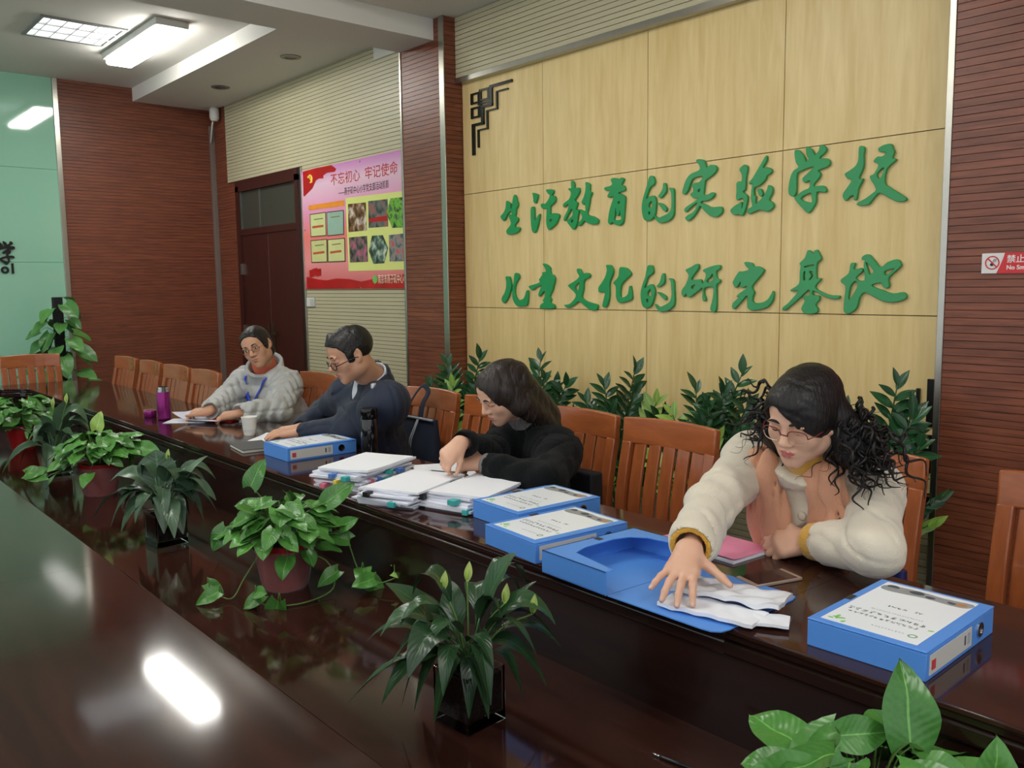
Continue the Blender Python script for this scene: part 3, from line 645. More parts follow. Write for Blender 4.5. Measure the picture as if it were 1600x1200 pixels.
phs = [([(908, 440), (1032, 428), (1038, 622), (912, 635)], ((52, 34, 24), (128, 88, 50), (214, 206, 196))),
       ([(1048, 420), (1183, 405), (1187, 595), (1052, 605)], ((40, 48, 46), (98, 106, 104), (176, 84, 70))),
       ([(1205, 400), (1297, 390), (1302, 600), (1215, 605), (1175, 500)], ((40, 44, 38), (120, 190, 60), (60, 62, 70))),
       ([(915, 672), (1040, 660), (1047, 840), (922, 845)], ((34, 34, 36), (106, 96, 92), (196, 90, 130))),
       ([(1075, 660), (1150, 655), (1187, 745), (1160, 850), (1085, 855), (1053, 765)], ((34, 40, 34), (84, 112, 96), (196, 206, 190))),
       ([(1192, 655), (1305, 643), (1308, 835), (1198, 838)], ((70, 80, 80), (140, 140, 140), (200, 70, 60)))]
for k, (pts, cc) in enumerate(phs): pflat('photo_print', pts, photo_mat(k, *cc))
pflat('red_banner_mark', [(1052, 540), (1180, 520), (1182, 556), (1053, 566)], m_flag)
pflat('red_wave', [(622, 945), (700, 962), (760, 970), (830, 955), (920, 960), (1000, 978), (1080, 960), (1150, 940), (1310, 925), (1312, 1026), (622, 1028)], m_flag)
for fx, fy in ((640, 900), (662, 890), (686, 894)):
    pflat('red_flag_mark', [(fx, fy), (fx + 34, fy - 8), (fx + 34, fy + 40), (fx + 4, fy + 50)], m_flag)
pflat('logo_disc', [(1097 + 17 * math.cos(k * PI / 10), 962 + 30 * math.sin(k * PI / 10)) for k in range(20)], mat('print green', (120, 190, 90), 0.4))
ptext('school_text', '南京市燕子矶中心小', (1118, 988), (1316, 980), 0.072, mat('print cream', (246, 232, 204), 0.4))
for px, py in ((990, 143), (610, 620), (1000, 1020)):
    x, z = pw(px, py)
    wobj('screw', mk(*ellv((x, YP - 0.006, z), (0.007, 0.004, 0.007), 10, 6), smooth=True), m_steel, ps)
# ------------------------------------------------------------------ things on the table
m_blue = mat('blue polypropylene', (86, 146, 226), 0.35, spec=0.4, bump=0.05, bscale=300)
m_blue_d = mat('blue polypropylene inside', (44, 108, 206), 0.3)
m_paper = mat('white paper', (236, 238, 244), 0.7)
m_sheet = mat('printed cover', (238, 242, 246), 0.3)
m_ink = mat('ink', (74, 78, 86), 0.6); m_inkl = mat('pale ink', (168, 174, 180), 0.6)
m_leafp = mat('print leaf green', (124, 196, 84), 0.5)
m_dim = mat('grey photo strip', (150, 152, 154), 0.5, var=0.35, vscale=40)
rg = random.Random(5)
def glyph_line(n, size, w=1.0):
    """a row of small illegible printed characters"""
    P = []
    for k in range(n):
        x = k * size * 1.12
        for j in range(5):
            if rg.random() < 0.55:
                y = rg.uniform(0, size); a = rg.uniform(0, size * 0.4); P.append(boxv(x + a, x + a + size * rg.uniform(0.4, 0.6), y, y + size * 0.12, 0, 0.0002))
            else:
                xx = x + rg.uniform(0, size * 0.9); y = rg.uniform(0, size * 0.4); P.append(boxv(xx, xx + size * 0.12, y, y + size * rg.uniform(0.4, 0.6), 0, 0.0002))
    return mk(*join(P))
def glyphs(name, me, m, parent, loc, rot):
    o = obj(name, me, m, parent, loc, rot); o['kind'] = 'stuff'; return o
def make_box(lab):
    t = thing('file_box', lab, 'file box')
    w, l, h = 0.225, 0.315, 0.055
    obj('body', boxm(-w / 2, w / 2, -l / 2, l / 2, 0, h - 0.004, 0.002), m_blue, t)
    obj('lid', boxm(-w / 2 - 0.0005, w / 2 + 0.0005, -l / 2 - 0.0005, l / 2 + 0.0005, h - 0.0035, h, 0.0015), m_blue, t)
    cs = obj('cover_sheet', boxm(-0.095, 0.088, -0.140, 0.147, h, h + 0.0006), m_sheet, t)
    z = h + 0.0007
    st = [(-0.088, 0.100), (-0.06, 0.094), (0.0, 0.102), (0.05, 0.098), (0.082, 0.104), (0.084, 0.132), (0.03, 0.128), (-0.02, 0.134), (-0.07, 0.130), (-0.09, 0.122)]
    obj('photo_strip', filled([st], 0.0003, 0, 3), m_dim, cs, (0, 0, z))
    for (x, y, r) in ((-0.072, 0.124, 0.010), (-0.022, 0.120, 0.012), (0.008, 0.112, 0.008), (0.05, 0.112, 0.007)):
        obj('photo_figure', filled([[(x + r * 1.3 * math.cos(a), y + r * math.sin(a) * rg.uniform(0.6, 1)) for a in [k * PI / 4 for k in range(8)]]], 0.0003, 0, 2), m_ink, cs, (0, 0, z + 0.0003))
    obj('photo_figure', filled([[(0.068 + 0.011 * math.cos(a), 0.114 + 0.008 * math.sin(a)) for a in [k * PI / 5 for k in range(10)]]], 0.0003, 0, 2), mat('print tan', (186, 130, 80), 0.5), cs, (0, 0, z + 0.0003))
    # text runs head-down for the camera: rotated half a turn
    glyphs('title_text', glyph_line(13, 0.0095), m_ink, cs, (0.060, -0.062, z), (0, 0, PI))
    glyphs('title_text', glyph_line(11, 0.0125), m_ink, cs, (0.066, -0.040, z), (0, 0, PI))
    glyphs('subtitle_text', glyph_line(20, 0.0045), m_inkl, cs, (0.05, -0.022, z), (0, 0, PI))
    obj('index_text', textm('A2', 0.012, 0.0002), m_ink, cs, (0.034, 0.016, z), (0, 0, PI))
    glyphs('index_text', glyph_line(4, 0.0095), m_ink, cs, (0.006, 0.014, z), (0, 0, PI))
    glyphs('school_text', glyph_line(10, 0.0055), m_inkl, cs, (0.050, -0.104, z), (0, 0, PI))
    obj('logo', filled([[(0.066 + 0.009 * math.cos(k * PI / 8), -0.107 + 0.009 * math.sin(k * PI / 8)) for k in range(16)], [(0.066 + 0.005 * math.cos(k * PI / 8), -0.107 + 0.005 * math.sin(k * PI / 8)) for k in range(16)]], 0.0003, 0, 1, False), mat('print sage', (140, 176, 150), 0.5), cs, (0, 0, z))
    for k in range(7):
        x, y, a = -0.088 + k * 0.006, -0.125 + (k % 3) * 0.006, k * 0.7
        obj('leaf_print', filled([[(0, 0), (0.006, 0.003), (0.012, 0), (0.006, -0.003)]], 0.0003, 0, 2), m_leafp, cs, (x, y, z + 0.0001 * k), (0, 0, a))
    obj('leaf_print', filled([[(0, 0), (0.006, 0.003), (0.012, 0), (0.006, -0.003)]], 0.0003, 0, 2), m_leafp, cs, (0.074, -0.062, z), (0, 0, 0.4))
    lb = obj('spine_label', boxm(w / 2, w / 2 + 0.0008, -0.145, 0.045, 0.008, h - 0.010), mat('spine paper', (206, 204, 198), 0.4), t)
    obj('red_stamp', boxm(w / 2 + 0.0008, w / 2 + 0.0014, -0.137, -0.120, 0.016, 0.034), mat('stamp red', (196, 70, 74), 0.5), lb)
    obj('label_text', boxm(w / 2 + 0.0008, w / 2 + 0.0014, 0.010, 0.016, 0.018, 0.036), m_ink, lb)
    obj('label_text', boxm(w / 2 + 0.0008, w / 2 + 0.0014, 0.024, 0.036, 0.016, 0.038), m_inkl, lb)
    rgm = mk(*lathev([(0.0105, 0.0), (0.0145, 0.0), (0.0145, 0.003), (0.0105, 0.003), (0.0105, 0.0)], 20, cap=False), smooth=True, sharp=40)
    r_ = obj('finger_ring', rgm, mat('chrome', (196, 196, 196), 0.12, metal=1.0), t, (w / 2, 0.085, 0.028), (0, PI / 2, 0))
    obj('finger_hole', mk(*lathev([(0.0, 0.001), (0.0108, 0.001)], 20, cap=False)), m_black, r_)
    obj('clasp', boxm(-w / 2 - 0.001, -w / 2 + 0.012, -0.01, 0.02, h - 0.002, h + 0.0006), mat('dark velcro', (58, 54, 48), 0.9), t)
    return t
BX = [(-0.752, 1.647, 1.5, 'blue file box at the right end of the table, nearest the camera'),
      (-3.32, 1.733, -1.0, 'blue file box in front of the man in navy'),
      (-1.918, 1.748, -3.5, 'blue file box behind another, next to the paper stacks'),
      (-1.676, 1.598, -5.0, 'blue file box between the open one and the one behind')]
bp = make_box(BX[0][3]); KIDS = kid_table()
for i, (x, y, a, lab) in enumerate(BX):
    b = bp if i == 0 else copy_tree(bp)
    b.location = (x, y, ZT); b.rotation_euler = (0, 0, math.radians(a)); tag(b, lab, 'file box', 'blue file boxes')
# the open file box: tray with a cut-out top, cover folded out flat to the right
ob = thing('open_file_box', 'open blue file box lying flat under the hand of the woman in cream', 'file box', (-1.40, 1.56, ZT), 0, 'blue file boxes')
def W2(o_, pts): return [(x + 1.40, y - 1.56) for x, y in pts]
hh = 0.055
topo = W2(0, [(-1.525, 1.405), (-1.305, 1.396), (-1.306, 1.422), (-1.455, 1.452), (-1.470, 1.50), (-1.470, 1.60), (-1.455, 1.645), (-1.42, 1.672), (-1.285, 1.690), (-1.285, 1.715), (-1.503, 1.715)])
obj('top_plate', mk(*prismv(topo, hh - 0.0025, hh)), m_blue, ob)
obj('floor_plate', mk(*prismv(W2(0, [(-1.525, 1.405), (-1.305, 1.396), (-1.285, 1.715), (-1.503, 1.715)]), 0.0, 0.0025)), m_blue, ob)
obj('front_wall', mk(*prismv(W2(0, [(-1.525, 1.405), (-1.305, 1.396), (-1.305, 1.399), (-1.525, 1.408)]), 0.0, hh)), m_blue, ob)
obj('back_wall', mk(*prismv(W2(0, [(-1.503, 1.712), (-1.285, 1.712), (-1.285, 1.715), (-1.503, 1.715)]), 0.0, hh)), m_blue, ob)
obj('spine_wall', mk(*prismv(W2(0, [(-1.525, 1.405), (-1.522, 1.405), (-1.500, 1.715), (-1.503, 1.715)]), 0.0, hh)), m_blue, ob)
cvp = [(-1.300, 1.397)] + [(-1.045, 1.397), (-1.022, 1.400), (-1.006, 1.413), (-1.001, 1.435), (-1.006, 1.675), (-1.012, 1.695), (-1.03, 1.706), (-1.05, 1.707)] + [(-1.285, 1.710)]
obj('cover', mk(*prismv(W2(0, cvp), 0.0005, 0.003)), m_blue, ob)
obj('clasp', boxm(-0.105, -0.085, 0.005, 0.022, hh, hh + 0.001), MATS['dark velcro'], ob, (0.0, 0.0, 0))

def slab(w, l, t, fn, nx=8, ny=10):
    v, f = [], []
    for s_ in (0, 1):
        for j in range(ny + 1):
            for i in range(nx + 1):
                x, y = -w / 2 + w * i / nx, -l / 2 + l * j / ny
                v.append((x, y, fn(x, y) + (t if s_ else 0)))
    N = (nx + 1) * (ny + 1)
    for j in range(ny):
        for i in range(nx):
            a = j * (nx + 1) + i
            f.append((a, a + nx + 1, a + nx + 2, a + 1)); f.append((N + a, N + a + 1, N + a + nx + 2, N + a + nx + 1))
    for i in range(nx):
        a, b = i, ny * (nx + 1) + i
        f.append((a, a + 1, N + a + 1, N + a)); f.append((b + 1, b, N + b, N + b + 1))
    for j in range(ny):
        a, b = j * (nx + 1), j * (nx + 1) + nx
        f.append((a + nx + 1, a, N + a, N + a + nx + 1)); f.append((b, b + nx + 1, N + b + nx + 1, N + b))
    return mk(v, f, smooth=True, sharp=40)
m_pages = mat('page stack', (222, 224, 234), 0.75, var=0.16, vscale=1.0, stretch=(14, 14, 420))
m_teal = mat('teal tab', (60, 168, 164), 0.4); m_pinkt = mat('pink tab', (214, 110, 130), 0.5); m_bluet = mat('blue tab', (84, 128, 200), 0.5)
m_yelt = mat('yellow tab', (226, 204, 84), 0.5); m_clip = mat('black clip', (26, 26, 28), 0.3)
def paper_stack(lab, x, y, a, n, tot, seed, curl, tabs):
    t = thing('paper_stack', lab, 'papers', (x, y, ZT), math.radians(a), 'stacks of clipped papers')
    r = random.Random(seed); z = 0.0
    for k in range(n):
        th = tot / n * r.uniform(0.75, 1.1)
        da, dx, dy = r.uniform(-7, 7), r.uniform(-0.016, 0.016), r.uniform(-0.018, 0.018)
        c = curl * (k / n) ** 2
        sx, sy = r.uniform(-1, 1), r.uniform(-1, 1)
        p = r.uniform(0, 6)
        base = z
        def fn(u, v_, base=base, c=c, sx=sx, sy=sy, p=p):
            return base + c * (max(0.0, sx * u / 0.105 + sy * v_ / 0.148 - 0.5)) ** 2 + 0.0012 * (1 + math.sin(u * 40 + p)) * (1 + math.sin(v_ * 30 + p)) / 4
        obj('paper_bundle', slab(0.208, 0.295, th, fn), m_pages if k < n - 1 else m_paper, t, (dx, dy, 0), (0, 0, math.radians(da)))
        z += th * 1.02 + 0.0008
    for (side, pos, zz, mm, w_) in tabs:
        if side == 'f': obj('index_tab', boxm(pos - w_ / 2, pos + w_ / 2, -0.176, -0.146, zz - 0.007, zz + 0.009, 0.001), mm, t)
        else: obj('index_tab', boxm(0.104, 0.130, pos - w_ / 2, pos + w_ / 2, zz - 0.007, zz + 0.009, 0.001), mm, t)
    return t
paper_stack('stack of printed papers with many coloured index tabs', -2.70, 1.618, 18, 9, 0.066, 3, 0.02,
            [('s', -0.02, 0.022, m_teal, 0.035), ('s', 0.06, 0.040, m_bluet, 0.028), ('s', -0.09, 0.018, m_yelt, 0.016), ('s', -0.12, 0.010, m_pinkt, 0.022), ('s', 0.02, 0.010, m_pinkt, 0.03), ('s', -0.06, 0.03, m_bluet, 0.014), ('s', 0.0, 0.045, m_teal, 0.016), ('s', -0.10, 0.03, m_pinkt, 0.012), ('f', -0.04, 0.012, m_pinkt, 0.024), ('f', 0.02, 0.030, m_yelt, 0.016), ('f', 0.06, 0.046, m_teal, 0.024), ('f', 0.0, 0.050, m_bluet, 0.018)])
paper_stack('stack of printed papers in the middle with black clips and teal tab', -2.388, 1.606, 20, 8, 0.055, 8, 0.012,
            [('s', -0.02, 0.012, m_teal, 0.026), ('s', -0.10, 0.034, m_clip, 0.02), ('s', 0.08, 0.040, m_clip, 0.025), ('s', -0.07, 0.008, m_teal, 0.03), ('s', 0.05, 0.026, m_clip, 0.018), ('f', 0.05, 0.016, m_teal, 0.026), ('f', -0.05, 0.038, m_clip, 0.02)])
paper_stack('stack of printed papers with a curled top sheet beside the file box', -2.186, 1.730, 15, 7, 0.052, 21, 0.05,
            [('s', -0.06, 0.036, m_teal, 0.03), ('s', -0.02, 0.010, m_teal, 0.02), ('f', 0.03, 0.034, m_teal, 0.03), ('f', 0.08, 0.010, m_teal, 0.018)])
# loose sheet and pen in front of the woman in black
o = obj('loose_papers', slab(0.21, 0.297, 0.003, lambda x, y: 0.001 + 0.006 * max(0, x / 0.1) ** 2, 8, 8), m_paper, None, (-2.615, 1.915, ZT), (0, 0, math.radians(62)))
tag(o, 'white sheets lying under the hands of the woman in black', 'papers')
def pen(lab, p0, p1, m):
    t = thing('pen', lab, 'pen', p0)
    d = Vector(p1) - Vector(p0)
    obj('barrel', mk(*tubev([(0, 0, 0), tuple(d * 0.9)], 0.0045, 10), smooth=True, sharp=40), m, t)
    obj('tip', mk(*tubev([tuple(d * 0.9), tuple(d)], [0.004, 0.001], 10), smooth=True), m_steel, t)
    obj('clip', mk(*tubev([(0, 0, 0.006), tuple(d * 0.3 + Vector((0, 0, 0.006)))], 0.0012, 6)), m_steel, t)
pen('black pen lying on the white sheets by the woman in black', (-2.52, 1.915, ZT + 0.010), (-2.64, 1.86, ZT + 0.010), m_clip)
# notebook, papers, cup, phones, thermoses
t = thing('notebook', 'dark grey notebook beside the far file box', 'notebook', (-3.60, 1.60, ZT), math.radians(-8))
obj('pages', boxm(-0.098, 0.098, -0.068, 0.068, 0.002, 0.013), mat('cream pages', (226, 218, 196), 0.7), t)
obj('cover', mk(*join([boxv(-0.102, 0.102, -0.072, 0.072, 0, 0.002), boxv(-0.102, 0.102, -0.072, 0.072, 0.013, 0.0155), boxv(-0.102, 0.102, 0.070, 0.073, 0, 0.0155)])), mat('dark grey cover', (62, 66, 68), 0.5, bump=0.2, bscale=400), t)
o = obj('loose_paper', slab(0.15, 0.20, 0.001, lambda x, y: 0.0005 + 0.004 * max(0, y / 0.1) ** 2), m_paper, None, (-3.80, 1.79, ZT), (0, 0, math.radians(40)))
tag(o, 'white sheet under the hand of the man in navy', 'papers')
t = thing('paper_cup', 'white paper cup between the grey jacket woman and the man', 'cup', (-3.946, 1.745, ZT))
obj('cup_wall', mk(*lathev([(0.026, 0.0), (0.0275, 0.004), (0.0365, 0.084), (0.038, 0.087), (0.0365, 0.0885), (0.0345, 0.084), (0.0255, 0.006), (0.0, 0.006)], 28, cap=False), smooth=True, sharp=60), mat('cup paper', (232, 230, 222), 0.5), t)
obj('printed_mark', mk(*lathev([(0.0292, 0.016), (0.0308, 0.030)], 28, cap=False)), mat('cup print', (204, 206, 202), 0.5, var=0.15, vscale=120), t)
t = thing('smartphone', 'phone in a red case by the woman in grey', 'phone', (-4.465, 1.84, ZT), math.radians(24))
obj('case', boxm(-0.075, 0.075, -0.038, 0.038, 0, 0.010, 0.003), mat('red case', (204, 34, 50), 0.35), t)
obj('screen', boxm(-0.068, 0.068, -0.033, 0.033, 0.010, 0.0108), mat('dark glass', (14, 15, 18), 0.06), t)
t = thing('smartphone', 'gold phone with dark screen in front of the woman in cream', 'phone', (-1.118, 1.757, ZT), math.radians(-18))
obj('body', boxm(-0.036, 0.036, -0.068, 0.068, 0, 0.008, 0.002), mat('gold metal', (190, 166, 146), 0.3, metal=0.5), t)
obj('screen', boxm(-0.0335, 0.0335, -0.058, 0.056, 0.008, 0.0085), MATS['dark glass'], t)
t = thing('thermos_bottle', 'purple thermos bottle without its cap beside the pages', 'thermos', (-4.753, 1.625, ZT))
obj('body', mk(*lathev([(0.030, 0), (0.034, 0.004), (0.0345, 0.01), (0.0345, 0.142), (0.032, 0.150)], 32), smooth=True, sharp=50), mat('purple metal', (136, 34, 112), 0.22, metal=0.55), t)
obj('neck', mk(*lathev([(0.031, 0.150), (0.031, 0.162), (0.027, 0.163), (0.027, 0.170), (0.029, 0.171), (0.029, 0.176), (0.024, 0.177), (0.024, 0.165), (0.0, 0.165)], 32, cap=False), smooth=True, sharp=30), MATS['chrome'], t)
t = thing('thermos_cup', 'purple thermos cup lid standing open side up by the thermos', 'cup', (-4.90, 1.60, ZT))
obj('shell', mk(*lathev([(0.030, 0), (0.033, 0.004), (0.034, 0.036), (0.0325, 0.038)], 32), smooth=True, sharp=50), MATS['purple metal'], t)
obj('liner', mk(*lathev([(0.0328, 0.0375), (0.031, 0.0385), (0.030, 0.037), (0.0, 0.034)], 32, cap=False), smooth=True), mat('liner cream', (216, 204, 186), 0.5), t)
t = thing('thermos_bottle', 'tall black and steel thermos in front of the man in navy', 'thermos', (-3.055, 1.862, ZT))
obj('body', mk(*lathev([(0.032, 0), (0.0345, 0.003), (0.0345, 0.158), (0.033, 0.162)], 36), smooth=True, sharp=50), mat('black lacquered steel', (18, 20, 24), 0.12, coat=0.5), t)
obj('cap', mk(*lathev([(0.0335, 0.162), (0.0355, 0.165), (0.0355, 0.20), (0.0345, 0.206), (0.030, 0.208)], 36), smooth=True, sharp=40), mat('black gloss', (12, 13, 15), 0.1), t)
obj('base_ring', mk(*lathev([(0.0348, 0.004), (0.0354, 0.005), (0.0354, 0.016), (0.0348, 0.017)], 36, cap=False), smooth=True), MATS['black gloss'], t)
# pink sheets under the left hand of the woman in cream
t = thing('pink_papers', 'pink sheet on white pages held by the woman in cream', 'papers', (-1.36, 1.88, ZT), math.radians(-4))
obj('white_pages', slab(0.25, 0.165, 0.006, lambda x, y: 0.0005), m_pages, t)
obj('pink_sheet', slab(0.25, 0.165, 0.001, lambda x, y: 0.008 + 0.004 * max(0, -x / 0.125) ** 2 + 0.003 * max(0, -y / 0.08) ** 2), mat('pink paper', (240, 150, 186), 0.6), t, (-0.004, 0.002, 0), (0, 0, 0.03))
# crumpled plastic sleeve and papers under the right hand
def crumple(seed, amp):
    r = random.Random(seed)
    w_ = [(r.uniform(-60, 60), r.uniform(-60, 60), r.uniform(0, 6)) for _ in range(7)]
    def fn(x, y): return amp * sum(abs(math.sin(a * x + b * y + c)) for a, b, c in w_) / 7
    return fn
t = thing('crumpled_papers', 'crumpled white sleeve and folded pages under the right hand of the woman in cream', 'papers', (-1.085, 1.525, ZT + 0.003), math.radians(22))
m_sleeve = mat('glossy sleeve', (222, 224, 230), 0.25, var=0.12, vscale=25)
obj('folded_pages', slab(0.215, 0.085, 0.008, crumple(2, 0.008), 30, 14), m_paper, t, (-0.01, -0.045, 0), (0, 0, -0.20))
obj('folded_pages', slab(0.12, 0.06, 0.006, crumple(4, 0.008), 20, 12), m_paper, t, (0.09, -0.055, 0.0), (0, 0, 0.12))
obj('plastic_sleeve', slab(0.24, 0.105, 0.010, crumple(9, 0.022), 44, 22), m_sleeve, t, (0.01, 0.035, 0.006), (0, 0, -0.10))
# audio cable on the shelf
t = thing('audio_cable', 'black audio cable with metal jack on the channel shelf', 'cable', (-1.08, 1.30, 0.5))
cp = spline([(0.012, 0.002, 0.004), (0.05, 0.006, 0.005), (0.09, 0.014, 0.004), (0.16, 0.02, 0.004), (0.26, 0.0, 0.004), (0.36, -0.06, 0.004)], 6)
obj('cord', mk(*tubev(cp, [0.0042] * 8 + [0.0028] * (len(cp) - 8), 8), smooth=True), m_clip, t)
obj('jack', mk(*tubev([(-0.008, 0, 0.004), (-0.002, 0, 0.004), (0.0, 0, 0.004), (0.012, 0.002, 0.004)], [0.0012, 0.0018, 0.0022, 0.0022], 8), smooth=True), MATS['chrome'], t)

# ------------------------------------------------------------------ bags on the chairs
m_navyf = mat('navy canvas', (28, 36, 54), 0.8, bump=0.3, bscale=500); m_grey_t = mat('grey piping', (150, 154, 158), 0.6)
t = thing('handbag', 'navy canvas bag with grey piping on the chair behind the man', 'bag', (-3.36, 2.315, 0.462))
def bagv(w, d, h, top):
    v, f = [], []
    for (z, s, dd) in ((0.0, 0.96, 1.0), (h * 0.3, 1.02, 1.05), (h * 0.7, 1.0, 0.8), (h, 0.98, 0.35)):
        for k in range(20):
            a = 2 * PI * k / 20
            ca, sa = math.cos(a), math.sin(a)
            v.append((w / 2 * s * math.copysign(abs(ca) ** 0.35, ca), d / 2 * dd * math.copysign(abs(sa) ** 0.6, sa), z))
    for i in range(3):
        for k in range(20): f.append((i * 20 + k, i * 20 + (k + 1) % 20, (i + 1) * 20 + (k + 1) % 20, (i + 1) * 20 + k))
    f.append(tuple(range(19, -1, -1))); f.append(tuple(60 + k for k in range(20)))
    return mk(v, f, smooth=True, sharp=50)
obj('body', bagv(0.30, 0.085, 0.375, 0), m_navyf, t)
obj('piping', mk(*tubev([(-0.145, -0.022, 0.375), (0.145, -0.022, 0.375)], 0.006, 8), smooth=True), m_grey_t, t)
obj('piping', mk(*tubev([(-0.02, -0.066, 0.12), (0.0, -0.05, 0.28), (0.03, -0.026, 0.37)], 0.003, 6), smooth=True), m_grey_t, t)
obj('piping', mk(*tubev([(-0.005, -0.066, 0.12), (0.014, -0.05, 0.28), (0.04, -0.026, 0.37)], 0.003, 6), smooth=True), m_grey_t, t)
obj('handle', mk(*tubev(spline([(-0.095, -0.02, 0.36), (-0.075, 0.02, 0.45), (-0.03, 0.05, 0.515), (0.015, 0.05, 0.49), (0.04, 0.0, 0.44), (0.045, -0.02, 0.37)], 6), 0.012, 8, flat=0.3), smooth=True), m_navyf, t)
t = thing('crossbody_bag', 'small black bag at the back of the woman in black', 'bag', (-2.275, 2.318, 0.462))
obj('body', bagv(0.15, 0.07, 0.28, 0), mat('dark grey fabric', (46, 50, 58), 0.7, bump=0.3, bscale=400), t)
obj('flap', boxm(-0.076, 0.076, -0.044, 0.02, 0.185, 0.29, 0.008), mat('black fabric', (20, 23, 30), 0.7), t)
obj('zip_pull', boxm(0.045, 0.053, -0.05, -0.044, 0.14, 0.20, 0.001), m_steel, t)
obj('tag_mark', boxm(-0.01, 0.008, -0.047, -0.042, 0.15, 0.158), m_red, t)
t = thing('shoulder_bag', 'royal blue bag with silver clasp beside the woman in cream', 'bag', (-1.03, 2.13, 0.462))
obj('body', bagv(0.13, 0.09, 0.26, 0), mat('royal blue leather', (24, 34, 92), 0.35), t)
obj('strap_clasp', mk(*join([tubev([(0.02, -0.04, 0.24), (0.025, -0.05, 0.275)], 0.004, 8), tubev([(0.003, -0.05, 0.226), (0.037, -0.05, 0.226), (0.037, -0.045, 0.243), (0.003, -0.045, 0.243), (0.003, -0.05, 0.226)], 0.003, 6)]), smooth=True), MATS['chrome'], t)
t = thing('orange_glow_patch', 'bright orange stand-in for the glow on the chair left of the woman in grey', 'patch', (-5.06, 2.06, 0.58))  # added orange piece, stands in for the orange glow on the chair slats
obj('fold', slab(0.12, 0.02, 0.30, lambda x, y: 0.004 * math.sin(x * 60), 10, 2), mat('orange stand-in', (236, 92, 30), 0.8), t)
# ------------------------------------------------------------------ plants
def leaf_mat(name, c_dark, c_light, rib, rough=0.32, spec=0.5, spread=0.35, tl=0.12, streak=0.0):
    m, nt, b = nm(name)
    oi = nt.nodes.new('ShaderNodeObjectInfo'); tc = nt.nodes.new('ShaderNodeTexCoord')
    nz = nt.nodes.new('ShaderNodeTexNoise'); nz.inputs['Scale'].default_value = 14; nz.inputs['Detail'].default_value = 3
    nt.links.new(tc.outputs['Object'], nz.inputs['Vector'])
    ad = nt.nodes.new('ShaderNodeMath'); ad.operation = 'MULTIPLY_ADD'; ad.inputs[1].default_value = 0.55
    nt.links.new(oi.outputs['Random'], ad.inputs[0])
    ms = nt.nodes.new('ShaderNodeMath'); ms.operation = 'MULTIPLY'; ms.inputs[1].default_value = 0.5
    nt.links.new(nz.outputs['Fac'], ms.inputs[0]); nt.links.new(ms.outputs[0], ad.inputs[2])
    mx = nt.nodes.new('ShaderNodeMix'); mx.data_type = 'RGBA'; mx.inputs['A'].default_value = lin(c_dark); mx.inputs['B'].default_value = lin(c_light)
    nt.links.new(ad.outputs[0], mx.inputs['Factor'])
    uv = nt.nodes.new('ShaderNodeUVMap'); sp = nt.nodes.new('ShaderNodeSeparateXYZ'); nt.links.new(uv.outputs[0], sp.inputs[0])
    a1 = nt.nodes.new('ShaderNodeMath'); a1.operation = 'SUBTRACT'; a1.inputs[1].default_value = 0.5; nt.links.new(sp.outputs['X'], a1.inputs[0])
    a2 = nt.nodes.new('ShaderNodeMath'); a2.operation = 'ABSOLUTE'; nt.links.new(a1.outputs[0], a2.inputs[0])
    a3 = nt.nodes.new('ShaderNodeMath'); a3.operation = 'LESS_THAN'; a3.inputs[1].default_value = 0.022; nt.links.new(a2.outputs[0], a3.inputs[0])
    m2 = nt.nodes.new('ShaderNodeMix'); m2.data_type = 'RGBA'; m2.inputs['B'].default_value = lin(rib)
    nt.links.new(mx.outputs['Result'], m2.inputs['A']); nt.links.new(a3.outputs[0], m2.inputs['Factor'])
    nt.links.new(m2.outputs['Result'], b.inputs['Base Color'])
    # side veins as fine relief
    wv = nt.nodes.new('ShaderNodeMath'); wv.operation = 'MULTIPLY_ADD'; wv.inputs[1].default_value = 26.0
    a5 = nt.nodes.new('ShaderNodeMath'); a5.operation = 'MULTIPLY'; a5.inputs[1].default_value = -14.0; nt.links.new(a2.outputs[0], a5.inputs[0])
    nt.links.new(sp.outputs['Y'], wv.inputs[0]); nt.links.new(a5.outputs[0], wv.inputs[2])
    sn = nt.nodes.new('ShaderNodeMath'); sn.operation = 'SINE'
    w2 = nt.nodes.new('ShaderNodeMath'); w2.operation = 'MULTIPLY'; w2.inputs[1].default_value = 2.2; nt.links.new(wv.outputs[0], w2.inputs[0]); nt.links.new(w2.outputs[0], sn.inputs[0])
    bp = nt.nodes.new('ShaderNodeBump'); bp.inputs['Strength'].default_value = 0.14; bp.inputs['Distance'].default_value = 0.0010
    nt.links.new(sn.outputs[0], bp.inputs['Height']); nt.links.new(bp.outputs[0], b.inputs['Normal'])
    setv(b, Roughness=rough); b.inputs['Specular IOR Level'].default_value = spec
    b.inputs['Transmission Weight'].default_value = 0.0
    b.inputs['Subsurface Weight'].default_value = tl; b.inputs['Subsurface Radius'].default_value = (0.004, 0.008, 0.002); b.inputs['Subsurface Scale'].default_value = 0.5
    return m
m_lily = leaf_mat('peace lily leaf', (26, 50, 30), (52, 86, 50), (64, 102, 60), rough=0.3)
m_lily2 = leaf_mat('peace lily leaf greyish', (44, 70, 50), (84, 112, 84), (90, 122, 90), rough=0.32)
m_poth = leaf_mat('pothos leaf', (42, 94, 36), (92, 154, 66), (108, 166, 80), rough=0.32)
m_poth_far = leaf_mat('tall pothos leaf', (40, 92, 40), (86, 142, 66), (96, 150, 74), rough=0.38)
m_zz = leaf_mat('glossy zz leaf', (22, 56, 34), (48, 96, 56), (70, 112, 66), rough=0.2)
m_lime = leaf_mat('light green leaf', (104, 150, 62), (168, 200, 96), (190, 212, 120), rough=0.35)
m_spathe = leaf_mat('pale green bract', (150, 178, 84), (196, 212, 128), (200, 214, 140), rough=0.4)
